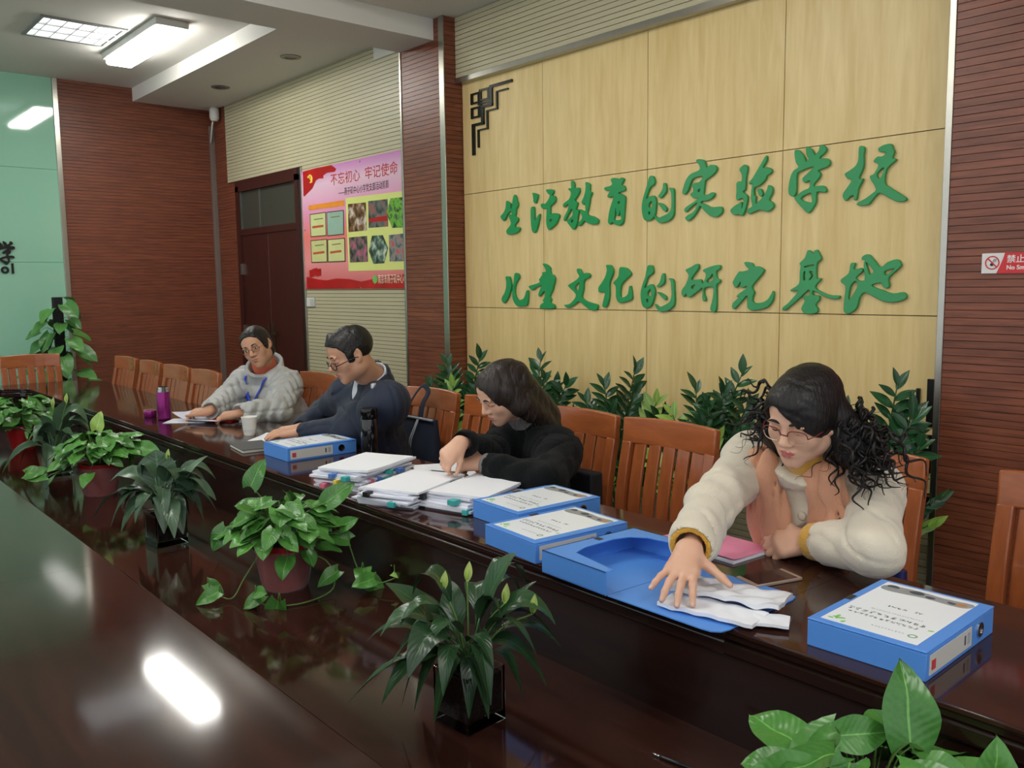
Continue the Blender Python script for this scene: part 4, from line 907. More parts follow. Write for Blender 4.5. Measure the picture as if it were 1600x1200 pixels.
m_stem = mat('green stem', (92, 128, 58), 0.45); m_stem_d = mat('dark stem', (52, 84, 42), 0.45)
m_soil = mat('dark soil', (26, 19, 15), 0.95, var=0.4, vscale=60, bump=0.8, bscale=90)
m_potred = mat('red plastic pot', (158, 28, 30), 0.35)
m_clear = mat('clear glass', (255, 255, 255), 0.02, trans=1.0, ior=1.45)
def uvmesh(V, F, UV, mats=None):
    me = mk(V, F, smooth=True)
    l = me.uv_layers.new(name='UVMap')
    idx = np.empty(len(me.loops), dtype=np.int32); me.loops.foreach_get('vertex_index', idx)
    l.data.foreach_set('uv', np.array(UV, dtype=np.float32)[idx].ravel())
    return me
def blade_ribbon(P, N, wfun, fold=0.25, nx=6, wave=0.0, ph=0.0):
    """blade along path P with unit normals N; returns verts, faces, uv"""
    n = len(P); V, F, UV = [], [], []
    for i in range(n):
        t = i / (n - 1)
        T = (P[min(i + 1, n - 1)] - P[max(i - 1, 0)]).normalized()
        B = T.cross(N[i]).normalized(); w = wfun(t)
        for k in range(nx + 1):
            s = -1 + 2 * k / nx
            z = abs(s) * fold * w + wave * w * math.sin(t * 17 + ph + (2.0 if s > 0 else 0)) * abs(s)
            V.append(tuple(P[i] + B * (s * w) + N[i] * z)); UV.append((0.5 + s / 2, t))
    for i in range(n - 1):
        for k in range(nx):
            a = i * (nx + 1) + k; F.append((a, a + 1, a + nx + 2, a + nx + 1))
    return V, F, UV
def bez(a, b, c, t): return a * (1 - t) ** 2 + b * (2 * t * (1 - t)) + c * t * t
def arch_leaf(base, ctrl, tip, w, pet=0.42, seed=0, sections=11):
    """a lily leaf: slim petiole, then a lance-shaped blade, along a quadratic curve"""
    base, ctrl, tip = Vector(base), Vector(ctrl), Vector(tip)
    r = random.Random(seed)
    Pt = [bez(base, ctrl, tip, pet * k / 5) for k in range(6)]
    Pb = [bez(base, ctrl, tip, pet + (1 - pet) * k / (sections - 1)) for k in range(sections)]
    hz = Vector((tip.x - base.x, tip.y - base.y, 0))
    side = Vector((0, 0, 1)).cross(hz).normalized() if hz.length > 0.02 else Vector((r.uniform(-1, 1), r.uniform(-1, 1), 0)).normalized()
    tw = r.uniform(-0.45, 0.45)
    N = []
    for i in range(sections):
        T = (Pb[min(i + 1, sections - 1)] - Pb[max(i - 1, 0)]).normalized()
        nn = T.cross(side).normalized()
        if nn.z < 0: nn = -nn
        N.append(Quaternion(T, tw) @ nn)
    V, F, UV = blade_ribbon(Pb, N, lambda t: w * (math.sin(PI * min(1, t * 0.97 + 0.02) ** 0.8) ** 0.85) * (1 - 0.25 * t) + 0.0005, 0.22, 6, 0.05, r.uniform(0, 6))
    tv, tf = tubev([tuple(p) for p in Pt], [0.0028, 0.0026, 0.0024, 0.0022, 0.002, 0.0018], 5)
    n0 = len(V); V += tv; F += [tuple(i + n0 for i in q) for q in tf]; UV += [(0.5, 0.0)] * len(tv)
    return uvmesh(V, F, UV)
RV, FV = Vector((0.653, 0.757, 0)), Vector((0.757, -0.653, 0))     # sideways and towards the near table
def vase(t, s, h):
    o_, i_ = s / 2, s / 2 - 0.005
    v = []
    for q, z in ((o_, 0), (o_, h), (i_, h), (i_, 0.022)):
        v += [(-q, -q, z), (q, -q, z), (q, q, z), (-q, q, z)]
    f = [(3, 2, 1, 0)]
    for a in (0, 4, 8):
        for k in range(4): f.append((a + k, a + (k + 1) % 4, a + 4 + (k + 1) % 4, a + 4 + k))
    f.append((12, 13, 14, 15))
    obj('glass_vase', bev(mk(v, f), 0.002, 2), m_clear, t)
    q = i_ - 0.0012
    obj('soil', boxm(-q, q, -q, q, 0.0235, h - 0.012, 0.003), m_soil, t)
def lily(lab, x, y, rz, s, h, tips, nrand, flowers, scale, m, seed, wb=0.034):
    t = thing('peace_lily', lab, 'potted plant', (x, y, 0.5), 0, 'plants in the table channel')
    vt = bpy.data.objects.new('vase', None); 
    bpy.data.objects.remove(vt)
    vase(t, s, h)
    for o in KID(t): o.rotation_euler = (0, 0, rz)
    r = random.Random(seed); z0 = h - 0.012
    tips = list(tips)
    for k in range(nrand):
        a = r.uniform(0, 2 * PI); R_ = r.uniform(0.10, 0.19) * scale
        tips.append((R_ * math.cos(a), R_ * math.sin(a), r.uniform(-0.06, 0.13) * scale, r.uniform(0.7, 1.0)))
    for k, tp in enumerate(tips):
        a, b, c = tp[:3]; ww = wb * (tp[3] if len(tp) > 3 else 1.0)
        bs = Vector((r.uniform(-0.02, 0.02), r.uniform(-0.02, 0.02), z0))
        tip = RV * a + FV * b + Vector((0, 0, z0 + c))
        lift = max((0.11 if c > -0.03 else 0.075) * scale, c + 0.05 * scale) + r.uniform(0, 0.04) * scale
        ctrl = bs.lerp(tip, 0.50); ctrl.z = z0 + (lift * 1.45 if c < 0.16 else c * 0.8)
        obj('leaf', arch_leaf(bs, ctrl, tip, ww, 0.30, seed * 100 + k), m, t)
    for (a, b, c) in flowers:
        bs = Vector((0, 0, z0)); tip = RV * a + FV * b + Vector((0, 0, z0 + c))
        st = spline([tuple(bs), tuple(bs.lerp(tip, 0.5) + Vector((0, 0, 0.03))), tuple(tip)], 5)
        fl = obj('flower', mk(*tubev(st, 0.002, 6), smooth=True), m_stem, t)
        up = tip + Vector((0.004, 0.004, 0.045 * scale))
        P = [tip.lerp(up, k / 6) for k in range(7)]
        V, F, UV = blade_ribbon(P, [FV.copy()] * 7, lambda u: 0.009 * scale * math.sin(PI * (0.08 + 0.9 * u)) , 0.6, 4)
        obj('bract', uvmesh(V, F, UV), m_spathe, fl)
        obj('spadix', mk(*ellv(tip + Vector((0, 0, 0.016 * scale)) + FV * 0.004, (0.003, 0.003, 0.012 * scale), 8, 6), smooth=True), m_lime, fl)
    return t
def KID(t): return [o for o in bpy.data.objects if o.parent == t]
def P2(dx, dy, b, k=747.0, w=1.0): return (dx / k, b, -dy / k, w)
lily('leafy peace lily in a square glass vase, nearest the camera', -1.452, 1.118, math.radians(4), 0.112, 0.125,
     [P2(79, -195, 0.0, w=1.35), P2(-141, -65, 0.02, w=1.2), P2(-193, 38, 0.05, w=1.0), P2(-172, -35, -0.05, w=0.9), P2(-135, 28, 0.08), P2(-83, 36, 0.09, w=0.8), P2(152, -30, -0.02, w=0.95),
      P2(130, -65, -0.08, w=0.9), P2(87, 30, 0.05, w=1.0), P2(112, -135, -0.05, w=0.75), P2(2, 48, 0.09, w=0.7), P2(-53, 58, 0.08, w=0.7), P2(37, 20, 0.11, w=0.8), P2(-33, -125, -0.1), P2(-93, -115, -0.05, w=1.2),
      P2(-143, -122, -0.1, w=1.2), P2(27, -130, 0.0), P2(97, -110, -0.12), P2(-88, -30, 0.12, w=1.3), P2(60, -80, 0.05, w=0.9), P2(-60, -60, 0.08, w=1.0), P2(-110, 55, 0.02, w=0.8)], 14,
     [(0.0, 0.0, 0.20), (-0.055, -0.03, 0.17), (0.08, 0.0, 0.15), (0.14, 0.0, 0.125)], 1.0, m_lily, 11)
lily('dark peace lily in a square glass vase between the two red pots', -3.28, 1.105, math.radians(2), 0.118, 0.125,
     [P2(-10, -103, 0.0, 427, 1.75), P2(68, -90, -0.03, 427, 0.6), P2(82, -20, 0.0, 427, 1.1), P2(67, 10, 0.04, 427, 1.1), P2(-110, 5, 0.03, 427), P2(-93, -45, -0.02, 427, 1.1), P2(-73, 12, 0.08, 427), P2(-53, 18, 0.1, 427),
      P2(40, 25, 0.08, 427), P2(15, 20, 0.11, 427), P2(-30, -60, 0.02, 427, 1.1), P2(30, -50, 0.05, 427, 1.1), P2(60, -40, -0.05, 427)], 22,
     [(0.02, 0.0, 0.20)], 1.0, m_lily2, 23, 0.044)
lily('dark peace lily in a glass vase at the far left of the channel', -4.90, 1.12, 0.0, 0.118, 0.125,
     [P2(-95, -20, 0.05, 290), P2(-70, 25, 0.08, 290), P2(50, -45, 0.0, 290), P2(20, -80, 0.0, 290, 1.2), P2(-10, -60, 0.05, 290), P2(55, -25, 0.0, 290, 1.1)], 20,
     [(0.0, 0.0, 0.24), (0.07, 0.0, 0.26)], 1.15, m_lily2, 37, 0.046)

# ---- pothos: heart leaves, shared meshes
def heart(seed, droop):
    r = random.Random(seed); n, nx = 9, 6; V, F, UV = [], [], []
    for i in range(n + 1):
        t = i / n
        w = 0.40 * (math.sin(PI * min(1.0, 0.16 + 0.84 * t ** 0.85)) ** 0.7) * (1 - 0.18 * t) + 0.004
        back = -0.10 * max(0, 1 - t * 6)
        for k in range(nx + 1):
            s = -1 + 2 * k / nx
            y = t + back * s * s * 1.6
            z = 0.16 * abs(s) * w * 2 - droop * t * t - 0.10 * s * s * w + 0.03 * math.sin(t * 9 + s * 2 + seed)
            V.append((s * w, y, z)); UV.append((0.5 + s / 2, t))
    for i in range(n):
        for k in range(nx):
            a = i * (nx + 1) + k; F.append((a, a + 1, a + nx + 2, a + nx + 1))
    return uvmesh(V, F, UV)
HEARTS = [heart(k, d) for k, d in enumerate((0.12, 0.25, 0.40, 0.18))]
HM = {}
def heart_mesh(k, m):
    key = (k, m.name)
    if key not in HM:
        me = HEARTS[k].copy(); me.materials.append(m); HM[key] = me
    return HM[key]
def orient(base, d, n, size, wide=1.0):
    y = Vector(d).normalized(); z = Vector(n); z = (z - y * z.dot(y)).normalized(); x = y.cross(z)
    M = Matrix(((x.x, y.x, z.x, base[0]), (x.y, y.y, z.y, base[1]), (x.z, y.z, z.z, base[2]), (0, 0, 0, 1)))
    return M @ Matrix.Diagonal((size * wide, size, size, 1))
def put_leaf(t, base, d, n, size, r, m, petiole_from=None, wide=None):
    o = obj('leaf', heart_mesh(r.randrange(4), m), None, t)
    o.matrix_local = orient(base, d, n, size, r.uniform(0.85, 1.1) if wide is None else wide)
    if petiole_from is not None:
        a, b = Vector(petiole_from), Vector(base)
        mid = a.lerp(b, 0.55) + Vector((0, 0, 0.03))
        return tubev(spline([tuple(a), tuple(mid), tuple(b)], 4), 0.0016, 4)
def pothos(lab, x, y, z, R_, H, n, size, m, seed, potr, poth, vines, clear=False, extra=()):
    t = thing('pothos_plant', lab, 'potted plant', (x, y, z), 0, 'plants in the table channel')
    r = random.Random(seed)
    if clear: obj('plastic_sleeve', mk(*lathev([(potr * 0.82, 0.0), (potr * 1.12, poth * 0.9)], 24, cap=False), smooth=True), mat('thin clear plastic', (255, 255, 255), 0.08, trans=0.9, ior=1.1), t)
    obj('pot', mk(*lathev([(potr * 0.70, 0.0), (potr * 0.73, 0.006), (potr * 0.96, poth * 0.88), (potr * 1.04, poth * 0.89), (potr * 1.05, poth), (potr * 0.97, poth), (potr * 0.9, poth * 0.9), (0, poth * 0.9)], 32, cap=False), smooth=True, sharp=40), m_potred, t)
    obj('soil', mk(*lathev([(0.0, poth * 0.915), (potr * 0.92, poth * 0.915)], 24, cap=False)), m_soil, t)
    ST = []
    top = Vector((0, 0, poth * 0.9))
    for k in range(n):
        a = 2 * PI * (k * 0.381966 % 1) + r.uniform(-0.3, 0.3); e = r.uniform(-0.05, 1.25)
        q = math.sqrt(r.uniform(0.15, 1.0))
        b = Vector((math.cos(a) * R_ * q * math.cos(max(0, e) * 0.7), math.sin(a) * R_ * q * math.cos(max(0, e) * 0.7), poth + H * (0.25 + 0.75 * math.sin(max(e, -0.2))) * (1.1 - 0.5 * q) - (0.05 if e < 0 else 0)))
        out = Vector((math.cos(a), math.sin(a), 0))
        d = out * r.uniform(0.7, 1.0) + Vector((r.uniform(-0.5, 0.5), r.uniform(-0.5, 0.5), r.uniform(-0.55, 0.25)))
        nrm = Vector((0, 0, 1)) + out * r.uniform(0.1, 0.9) + FV * r.uniform(0, 0.5) + Vector((r.uniform(-0.3, 0.3), r.uniform(-0.3, 0.3), 0))
        ST.append(put_leaf(t, b, d, nrm, size * r.uniform(0.75, 1.2), r, m, top + out * 0.02))
    for (pts, leaves) in vines:
        pp = spline([tuple(RV * a + FV * b + Vector((0, 0, c))) for a, b, c in pts], 5)
        obj('vine', mk(*tubev(pp, 0.0022, 6), smooth=True), m_stem, t)
        for (u, sz, lim) in leaves:
            p = Vector(pp[int(u * (len(pp) - 1))]); out = Vector((r.uniform(-1, 1), r.uniform(-1, 1), 0)).normalized()
            b = p + Vector((0, 0, 0.02)) + out * 0.012
            d = RV * r.uniform(-1, 1) + FV * r.uniform(-0.1, 0.7) + Vector((0, 0, r.uniform(-0.7, 0.3)))
            ST.append(put_leaf(t, b, d, Vector((0, 0, 0.8)) + FV, sz, r, m_lime if lim else m, p))
    for (a, b, c, da, db, dc, sz, lim) in extra:
        base = RV * a + FV * b + Vector((0, 0, c))
        ST.append(put_leaf(t, base, RV * da + FV * db + Vector((0, 0, dc)), FV + Vector((0, 0, 0.5)), sz, r, m_lime if lim else m, top))
    obj('petioles', mk(*join([s_ for s_ in ST if s_]), smooth=True), m_stem, t)['kind'] = 'stuff'
    return t
pothos('trailing pothos in a red pot in the middle of the channel', -2.53, 1.215, 0.5, 0.150, 0.17, 100, 0.080, m_poth, 5, 0.088, 0.150,
       [([(0.03, 0.05, 0.14), (0.14, 0.03, 0.09), (0.17, 0.08, 0.02), (0.10, 0.17, 0.006), (0.0, 0.2, 0.01), (-0.04, 0.19, 0.03)], [(0.35, 0.075, False), (0.72, 0.085, False), (0.92, 0.07, False), (1.0, 0.06, False)]),
        ([(-0.05, 0.06, 0.14), (-0.10, 0.10, 0.06), (-0.13, 0.14, 0.01), (-0.20, 0.12, 0.03)], [(0.8, 0.07, False), (1.0, 0.06, False)]),
        ([(0.06, 0.0, 0.15), (0.18, -0.02, 0.16), (0.23, 0.0, 0.06), (0.27, 0.05, 0.02), (0.33, 0.06, 0.03), (0.40, 0.02, 0.05)], [(0.3, 0.08, False), (0.5, 0.085, False), (0.62, 0.085, False), (0.72, 0.08, False), (0.9, 0.08, True), (0.97, 0.07, False)])],
       True, [(-0.09, 0.02, 0.33, 0.35, 0, 0.9, 0.09, False), (0.14, 0.0, 0.27, 0.6, 0, 0.5, 0.10, False), (0.18, 0.0, 0.19, 0.5, 0.2, 0.3, 0.07, False), (-0.17, 0.03, 0.2, -0.4, 0.3, -0.6, 0.08, False)])
pothos('bushy pothos in a red pot left of the dark lily', -4.30, 1.16, 0.5, 0.175, 0.17, 100, 0.088, m_poth, 9, 0.088, 0.150,
       [([(-0.05, 0.03, 0.14), (-0.16, 0.08, 0.12), (-0.22, 0.1, 0.09), (-0.28, 0.1, 0.10)], [(0.6, 0.10, False), (1.0, 0.09, False)])], True,
       [(0.0, 0.0, 0.30, 0.2, 0, 0.9, 0.09, True), (0.2, 0.0, 0.22, 0.7, 0.2, -0.2, 0.10, False)])
pothos('pothos in a red pot cut off by the left edge', -5.86, 1.16, 0.5, 0.17, 0.19, 64, 0.095, m_poth, 14, 0.088, 0.150, [])
pothos('pothos at the lower right, its pot below the frame', -0.60, 1.225, 0.5, 0.145, 0.15, 54, 0.098, m_poth, 19, 0.08, 0.13, [], False,
       [(0.05, 0.02, 0.265, 0.05, -0.1, 1.0, 0.11, False), (-0.10, 0.03, 0.215, -0.9, 0.1, 0.05, 0.10, False), (-0.05, 0.05, 0.25, -0.25, 0.4, -0.6, 0.09, False), (0.17, 0.03, 0.17, 0.1, 0.1, 0.95, 0.10, False), (-0.045, 0.0, 0.265, 0.9, 0.1, 0.1, 0.075, False)])

# ---- tall pothos on a moss pole by the green wall
t = thing('pole_pothos', 'tall pothos climbing a dark moss pole by the green wall', 'potted plant', (-7.93, 1.90, 0))
obj('pot', mk(*lathev([(0.12, 0), (0.125, 0.01), (0.165, 0.28), (0.175, 0.29), (0.165, 0.29), (0.0, 0.27)], 28, cap=False), smooth=True, sharp=40), mat('dark green pot', (34, 52, 42), 0.5), t)
obj('moss_pole', boxm(-0.035, 0.035, -0.035, 0.035, 0.2, 1.39, 0.006), mat('black moss pole', (24, 24, 26), 0.9, bump=0.6, bscale=80), t)
r = random.Random(77); ST = []
for k in range(44):
    z = 0.35 + 0.98 * (k / 44) ** 0.9; a = k * 2.4 + r.uniform(-0.4, 0.4)
    out = Vector((math.cos(a), math.sin(a), 0)); ln = r.uniform(0.08, 0.2) * (1.15 - 0.5 * k / 44)
    b = out * ln + Vector((0, 0, z + r.uniform(0.0, 0.08)))
    ST.append(put_leaf(t, b, out + Vector((r.uniform(-0.4, 0.4), r.uniform(-0.4, 0.4), r.uniform(-0.9, -0.1))), out * 0.8 + Vector((0.5, -0.4, 0.7)), r.uniform(0.15, 0.22) * (1.1 - 0.35 * k / 44), r, m_poth_far, out * 0.03 + Vector((0, 0, z))))
obj('petioles', mk(*join(ST), smooth=True), m_stem_d, t)['kind'] = 'stuff'

# ---- zz plants between the chairs and the birch wall
def leaflet():
    P = [Vector((0, k / 7, -0.10 * (k / 7) ** 2)) for k in range(8)]
    V, F, UV = blade_ribbon(P, [Vector((0, 0, 1))] * 8, lambda u: 0.21 * math.sin(PI * (0.06 + 0.93 * u ** 0.9)) + 0.004, 0.22, 4)
    return uvmesh(V, F, UV)
LFT = leaflet(); LF = {}
for m in (m_zz, m_lime):
    q = LFT.copy(); q.materials.append(m); LF[m.name] = q
def zz_stem(t, base, tip, bow, m, r, npair, size):
    base, tip = Vector(base), Vector(tip)
    ctrl = base.lerp(tip, 0.5) + bow
    P = [bez(base, ctrl, tip, k / 14) for k in range(15)]
    st = obj('stem', mk(*tubev([tuple(p) for p in P], [0.010 - 0.0075 * k / 14 for k in range(15)], 6), smooth=True), m_stem_d, t)
    T0 = (tip - base).normalized()
    side = FV.cross(T0).normalized(); side = Quaternion(T0, r.uniform(-0.7, 0.7)) @ side
    for k in range(npair):
        u = 0.36 + 0.62 * k / (npair - 1)
        p = bez(base, ctrl, tip, u); T = (bez(base, ctrl, tip, min(1, u + 0.03)) - bez(base, ctrl, tip, u - 0.03)).normalized()
        for s_ in (-1, 1):
            d = side * s_ * r.uniform(0.75, 1.0) + T * r.uniform(0.55, 0.85)
            if k == npair - 1: d = side * s_ * 0.35 + T
            nrm = T.cross(side) * (1 if T.cross(side).dot(FV) > 0 else -1) * 0.8 + Vector((0, 0, 0.7)) - side * s_ * 0.3
            o = obj('leaf', LF[m.name], None, st)
            o.matrix_local = orient(p + T * (0.008 * s_), d, nrm, size * r.uniform(0.8, 1.15) * (0.85 + 0.25 * math.sin(PI * u)))
def zz(lab, bx, by, stems, seed, lime=0):
    t = thing('zz_plant', lab, 'potted plant', (bx, by, 0), 0, 'zz plants along the birch wall')
    r = random.Random(seed)
    obj('pot', mk(*lathev([(0.085, 0), (0.09, 0.008), (0.12, 0.24), (0.128, 0.25), (0.115, 0.25), (0.0, 0.235)], 26, cap=False), smooth=True, sharp=40), mat('dark ceramic pot', (40, 42, 40), 0.3), t)
    obj('soil', mk(*lathev([(0.0, 0.236), (0.112, 0.236)], 20, cap=False)), m_soil, t)
    stems = list(stems) + [(x + r.uniform(-0.12, 0.12), z * r.uniform(0.72, 0.92), y + r.uniform(-0.08, 0.05), m) for (x, z, y, m) in stems]
    for (x, z, y, m) in stems:
        base = (r.uniform(-0.05, 0.05), r.uniform(-0.05, 0.05), 0.23)
        tip = (x - bx, y - by, z)
        bow = Vector((-(x - bx) * 0.25, 0, 0.04))
        zz_stem(t, base, tip, bow, m, r, 12 if z > 0.8 else 9, 0.100 if m is m_zz else 0.10)
    for k in range(lime):
        a = r.uniform(0, 2 * PI); b = Vector((0.10 * math.cos(a), 0.10 * math.sin(a), r.uniform(0.35, 0.62)))
        put_leaf(t, b, Vector((math.cos(a), math.sin(a), r.uniform(-0.3, 0.8))), FV + Vector((0, 0, 0.6)), r.uniform(0.12, 0.18), r, m_lime, None, 0.7)
Z_, L_ = m_zz, m_lime
zz('zz plant with upright glossy leaves beside the pillar', -4.22, 3.20, [(-4.31, 0.965, 3.20, Z_), (-4.02, 1.02, 3.22, Z_), (-4.18, 0.92, 3.1, Z_), (-4.42, 0.84, 3.15, Z_), (-4.10, 0.86, 3.08, L_), (-3.92, 0.88, 3.18, Z_), (-4.25, 0.75, 3.05, L_)], 1, 4)
zz('zz plant rising behind the head of the woman in black', -3.52, 3.20, [(-3.47, 1.045, 3.20, Z_), (-3.62, 0.96, 3.15, Z_), (-3.34, 0.90, 3.2, Z_), (-3.22, 0.93, 3.15, Z_), (-3.72, 0.82, 3.1, Z_), (-3.40, 0.78, 3.06, L_)], 2, 3)
zz('zz plant with one bent tall stem left of the second panel joint', -2.92, 3.20, [(-2.83, 1.025, 3.24, Z_), (-2.98, 0.94, 3.18, Z_), (-2.76, 0.93, 3.16, Z_), (-3.05, 0.86, 3.12, Z_), (-2.68, 0.88, 3.22, L_), (-2.85, 0.72, 3.02, L_), (-2.62, 0.84, 3.2, Z_), (-2.92, 0.8, 3.1, Z_)], 3, 7)
zz('zz plant right of the panel joint behind the empty chair', -2.42, 3.22, [(-2.45, 0.965, 3.22, Z_), (-2.20, 1.06, 3.22, Z_), (-2.32, 0.90, 3.14, Z_), (-2.27, 0.97, 3.18, Z_), (-2.55, 0.84, 3.18, L_), (-2.12, 0.94, 3.15, Z_), (-2.36, 0.76, 3.06, Z_), (-2.22, 0.78, 3.05, L_)], 4, 5)
zz('zz plant at the right beside the lower ornament', -1.62, 3.20, [(-1.51, 1.065, 3.20, Z_), (-1.47, 0.95, 3.24, Z_), (-1.72, 0.95, 3.2, Z_), (-1.42, 0.84, 3.2, Z_), (-1.85, 0.92, 3.2, Z_), (-1.55, 0.78, 3.1, Z_), (-1.44, 0.72, 3.15, L_)], 6, 4)
# ------------------------------------------------------------------ people: smooth implicit surfaces meshed on a grid
V3 = lambda p: np.array(p, dtype=np.float32)
def nrm3(v): v = np.array(v, float); return v / np.linalg.norm(v)
class Field:
    def __init__(s, lo, hi, h):
        s.h = h; s.lo = np.array(lo, float); n = np.ceil((np.array(hi, float) - s.lo) / h).astype(int) + 1
        s.ax = [(s.lo[i] + h * np.arange(n[i])).astype(np.float32) for i in range(3)]
        s.f = np.full(tuple(n), 0.05, dtype=np.float32)
    def sub(s, lo, hi, pad):
        sl = []
        for i in range(3):
            a = int(max(0, math.floor((lo[i] - pad - s.lo[i]) / s.h))); b = int(min(len(s.ax[i]), math.ceil((hi[i] + pad - s.lo[i]) / s.h) + 1))
            if b <= a: return None, None
            sl.append(slice(a, b))
        return tuple(sl), (s.ax[0][sl[0]][:, None, None], s.ax[1][sl[1]][None, :, None], s.ax[2][sl[2]][None, None, :])
    def put(s, d, sl, k, op):
        a = s.f[sl]
        if op == 'sub': d = -d
        if op == 'add': 
            hh = np.maximum(k - np.abs(a - d), 0) / k if k else 0
            s.f[sl] = np.minimum(a, d) - hh * hh * k * 0.25
        else:
            hh = np.maximum(k - np.abs(a - d), 0) / k if k else 0
            s.f[sl] = np.maximum(a, d) + hh * hh * k * 0.25
    def cone(s, a, b, ra, rb, k=0.02, op='add', wr=None, axis=None, flat=1.0):
        a, b = np.array(a, float), np.array(b, float); R = max(ra, rb) + 0.012
        lo, hi = np.minimum(a, b) - R, np.maximum(a, b) + R
        sl, g = s.sub(lo, hi, k + 3 * s.h)
        if sl is None: return
        ba = b - a
        q = [g[i] - np.float32(a[i]) for i in range(3)]
        if axis is not None:
            c = sum(q[i] * np.float32(axis[i]) for i in range(3)) * np.float32(1 / flat - 1)
            q = [q[i] + c * np.float32(axis[i]) for i in range(3)]
            cb = np.dot(ba, axis) * (1 / flat - 1); ba = ba + cb * np.array(axis)
        L2 = float(ba @ ba) or 1e-9
        t = np.clip(sum(q[i] * np.float32(ba[i]) for i in range(3)) / np.float32(L2), 0, 1)
        d = np.sqrt(sum((q[i] - t * np.float32(ba[i])) ** 2 for i in range(3)))
        r = np.float32(ra) + np.float32(rb - ra) * t
        if wr is not None:
            amp, fr, ph = wr[:3]
            L = math.sqrt(L2); e = nrm3(np.cross(ba, (0.3, 0.2, 0.9)))
            w = np.sin(t * np.float32(L * fr) + ph + 1.6 * np.sin(sum(q[i] * np.float32(e[i]) for i in range(3)) * 38 + ph))
            if len(wr) > 3: w = np.abs(w) * 2 - 1
            r = r + np.float32(amp) * w
        d = (d - r) * np.float32(flat if axis is not None else 1.0)
        s.put(d, sl, k, op)
    def ell(s, c, r, M=None, k=0.02, op='add'):
        c = np.array(c, float); R = max(r)
        sl, g = s.sub(c - R, c + R, k + 3 * s.h)
        if sl is None: return
        q = [g[i] - np.float32(c[i]) for i in range(3)]
        if M is not None: q = [sum(q[i] * np.float32(M[i][j]) for i in range(3)) for j in range(3)]
        u = [q[i] / np.float32(r[i]) for i in range(3)]; w = [u[i] / np.float32(r[i]) for i in range(3)]
        k0 = np.sqrt(u[0] ** 2 + u[1] ** 2 + u[2] ** 2); k1 = np.sqrt(w[0] ** 2 + w[1] ** 2 + w[2] ** 2) + 1e-6
        s.put(k0 * (k0 - 1) / k1, sl, k, op)
    def shell(s, a, b, Ra, Rb, th, k=0.006, op='add', axis=None, flat=1.0, wr=None):
        a, b = np.array(a, float), np.array(b, float); R = max(Ra, Rb) + th
        sl, g = s.sub(np.minimum(a, b) - R, np.maximum(a, b) + R, k + 3 * s.h)
        if sl is None: return
        ba = b - a; L = np.linalg.norm(ba); u = ba / L
        q = [g[i] - np.float32(a[i]) for i in range(3)]
        if axis is not None:
            c = sum(q[i] * np.float32(axis[i]) for i in range(3)) * np.float32(1 / flat - 1)
            q = [q[i] + c * np.float32(axis[i]) for i in range(3)]
        h = sum(q[i] * np.float32(u[i]) for i in range(3))
        rad = np.sqrt(sum((q[i] - h * np.float32(u[i])) ** 2 for i in range(3)))
        R_ = np.float32(Ra) + np.float32((Rb - Ra) / L) * h
        if wr: R_ = R_ + np.float32(wr[0]) * np.sin(h * wr[1])
        d = np.maximum(np.abs(rad - R_) - np.float32(th), np.abs(h - np.float32(L / 2)) - np.float32(L / 2))
        s.put(d, sl, k, op)
    def plane_cut(s, p, n, k=0.004):        # keep the side the normal points away from
        g = (s.ax[0][:, None, None], s.ax[1][None, :, None], s.ax[2][None, None, :])
        d = sum((g[i] - np.float32(p[i])) * np.float32(n[i]) for i in range(3))
        s.f = np.maximum(s.f, d)
    def noise(s, amp, fr, seed=0, zmin=None, zmax=None, stretch=(1, 1, 1)):
        r = np.random.RandomState(seed)
        g = (s.ax[0][:, None, None], s.ax[1][None, :, None], s.ax[2][None, None, :])
        n = 0
        for k in range(4):
            v = r.normal(size=3) * np.array(stretch); v = v / np.linalg.norm(v) * fr * (1 + 0.5 * k); w = r.normal(size=3); w = w / np.linalg.norm(w) * fr * 0.7
            n = n + np.sin(g[0] * np.float32(v[0]) + g[1] * np.float32(v[1]) + g[2] * np.float32(v[2]) + r.uniform(0, 6) + 1.3 * np.sin(g[0] * np.float32(w[0]) + g[1] * np.float32(w[1]) + g[2] * np.float32(w[2]))) / (1 + 0.5 * k)
        a = np.float32(amp)
        if zmin is not None:
            a = a * np.clip((g[2] - zmin) / 0.05, 0, 1) * np.clip((zmax - g[2]) / 0.05, 0, 1)
        s.f = s.f + n * a
    def folds(s, amp, fr, seed=0, n=3, width=5.0, stretch=(1, 1, 1), warp=1.2):
        r = np.random.RandomState(seed)
        g = (s.ax[0][:, None, None], s.ax[1][None, :, None], s.ax[2][None, None, :])
        for k in range(n):
            v = r.normal(size=3) * np.array(stretch); v = v / np.linalg.norm(v) * fr * r.uniform(0.7, 1.3)
            w = r.normal(size=3); w = w / np.linalg.norm(w) * fr * 0.55; w2 = r.normal(size=3); w2 = w2 / np.linalg.norm(w2) * fr * 0.4
            dot = lambda q: g[0] * np.float32(q[0]) + g[1] * np.float32(q[1]) + g[2] * np.float32(q[2])
            mask = np.clip(0.5 + 0.9 * np.sin(dot(w2) + r.uniform(0, 6)), 0, 1)
            c = (1 - np.abs(np.sin(dot(v) + r.uniform(0, 6) + warp * np.sin(dot(w) + r.uniform(0, 6))))) ** width
            s.f = s.f + (np.float32(amp) * c * mask).astype(np.float32)
    def twin(s):
        o = Field.__new__(Field); o.h, o.lo, o.ax, o.f = s.h, s.lo, s.ax, s.f.copy(); return o
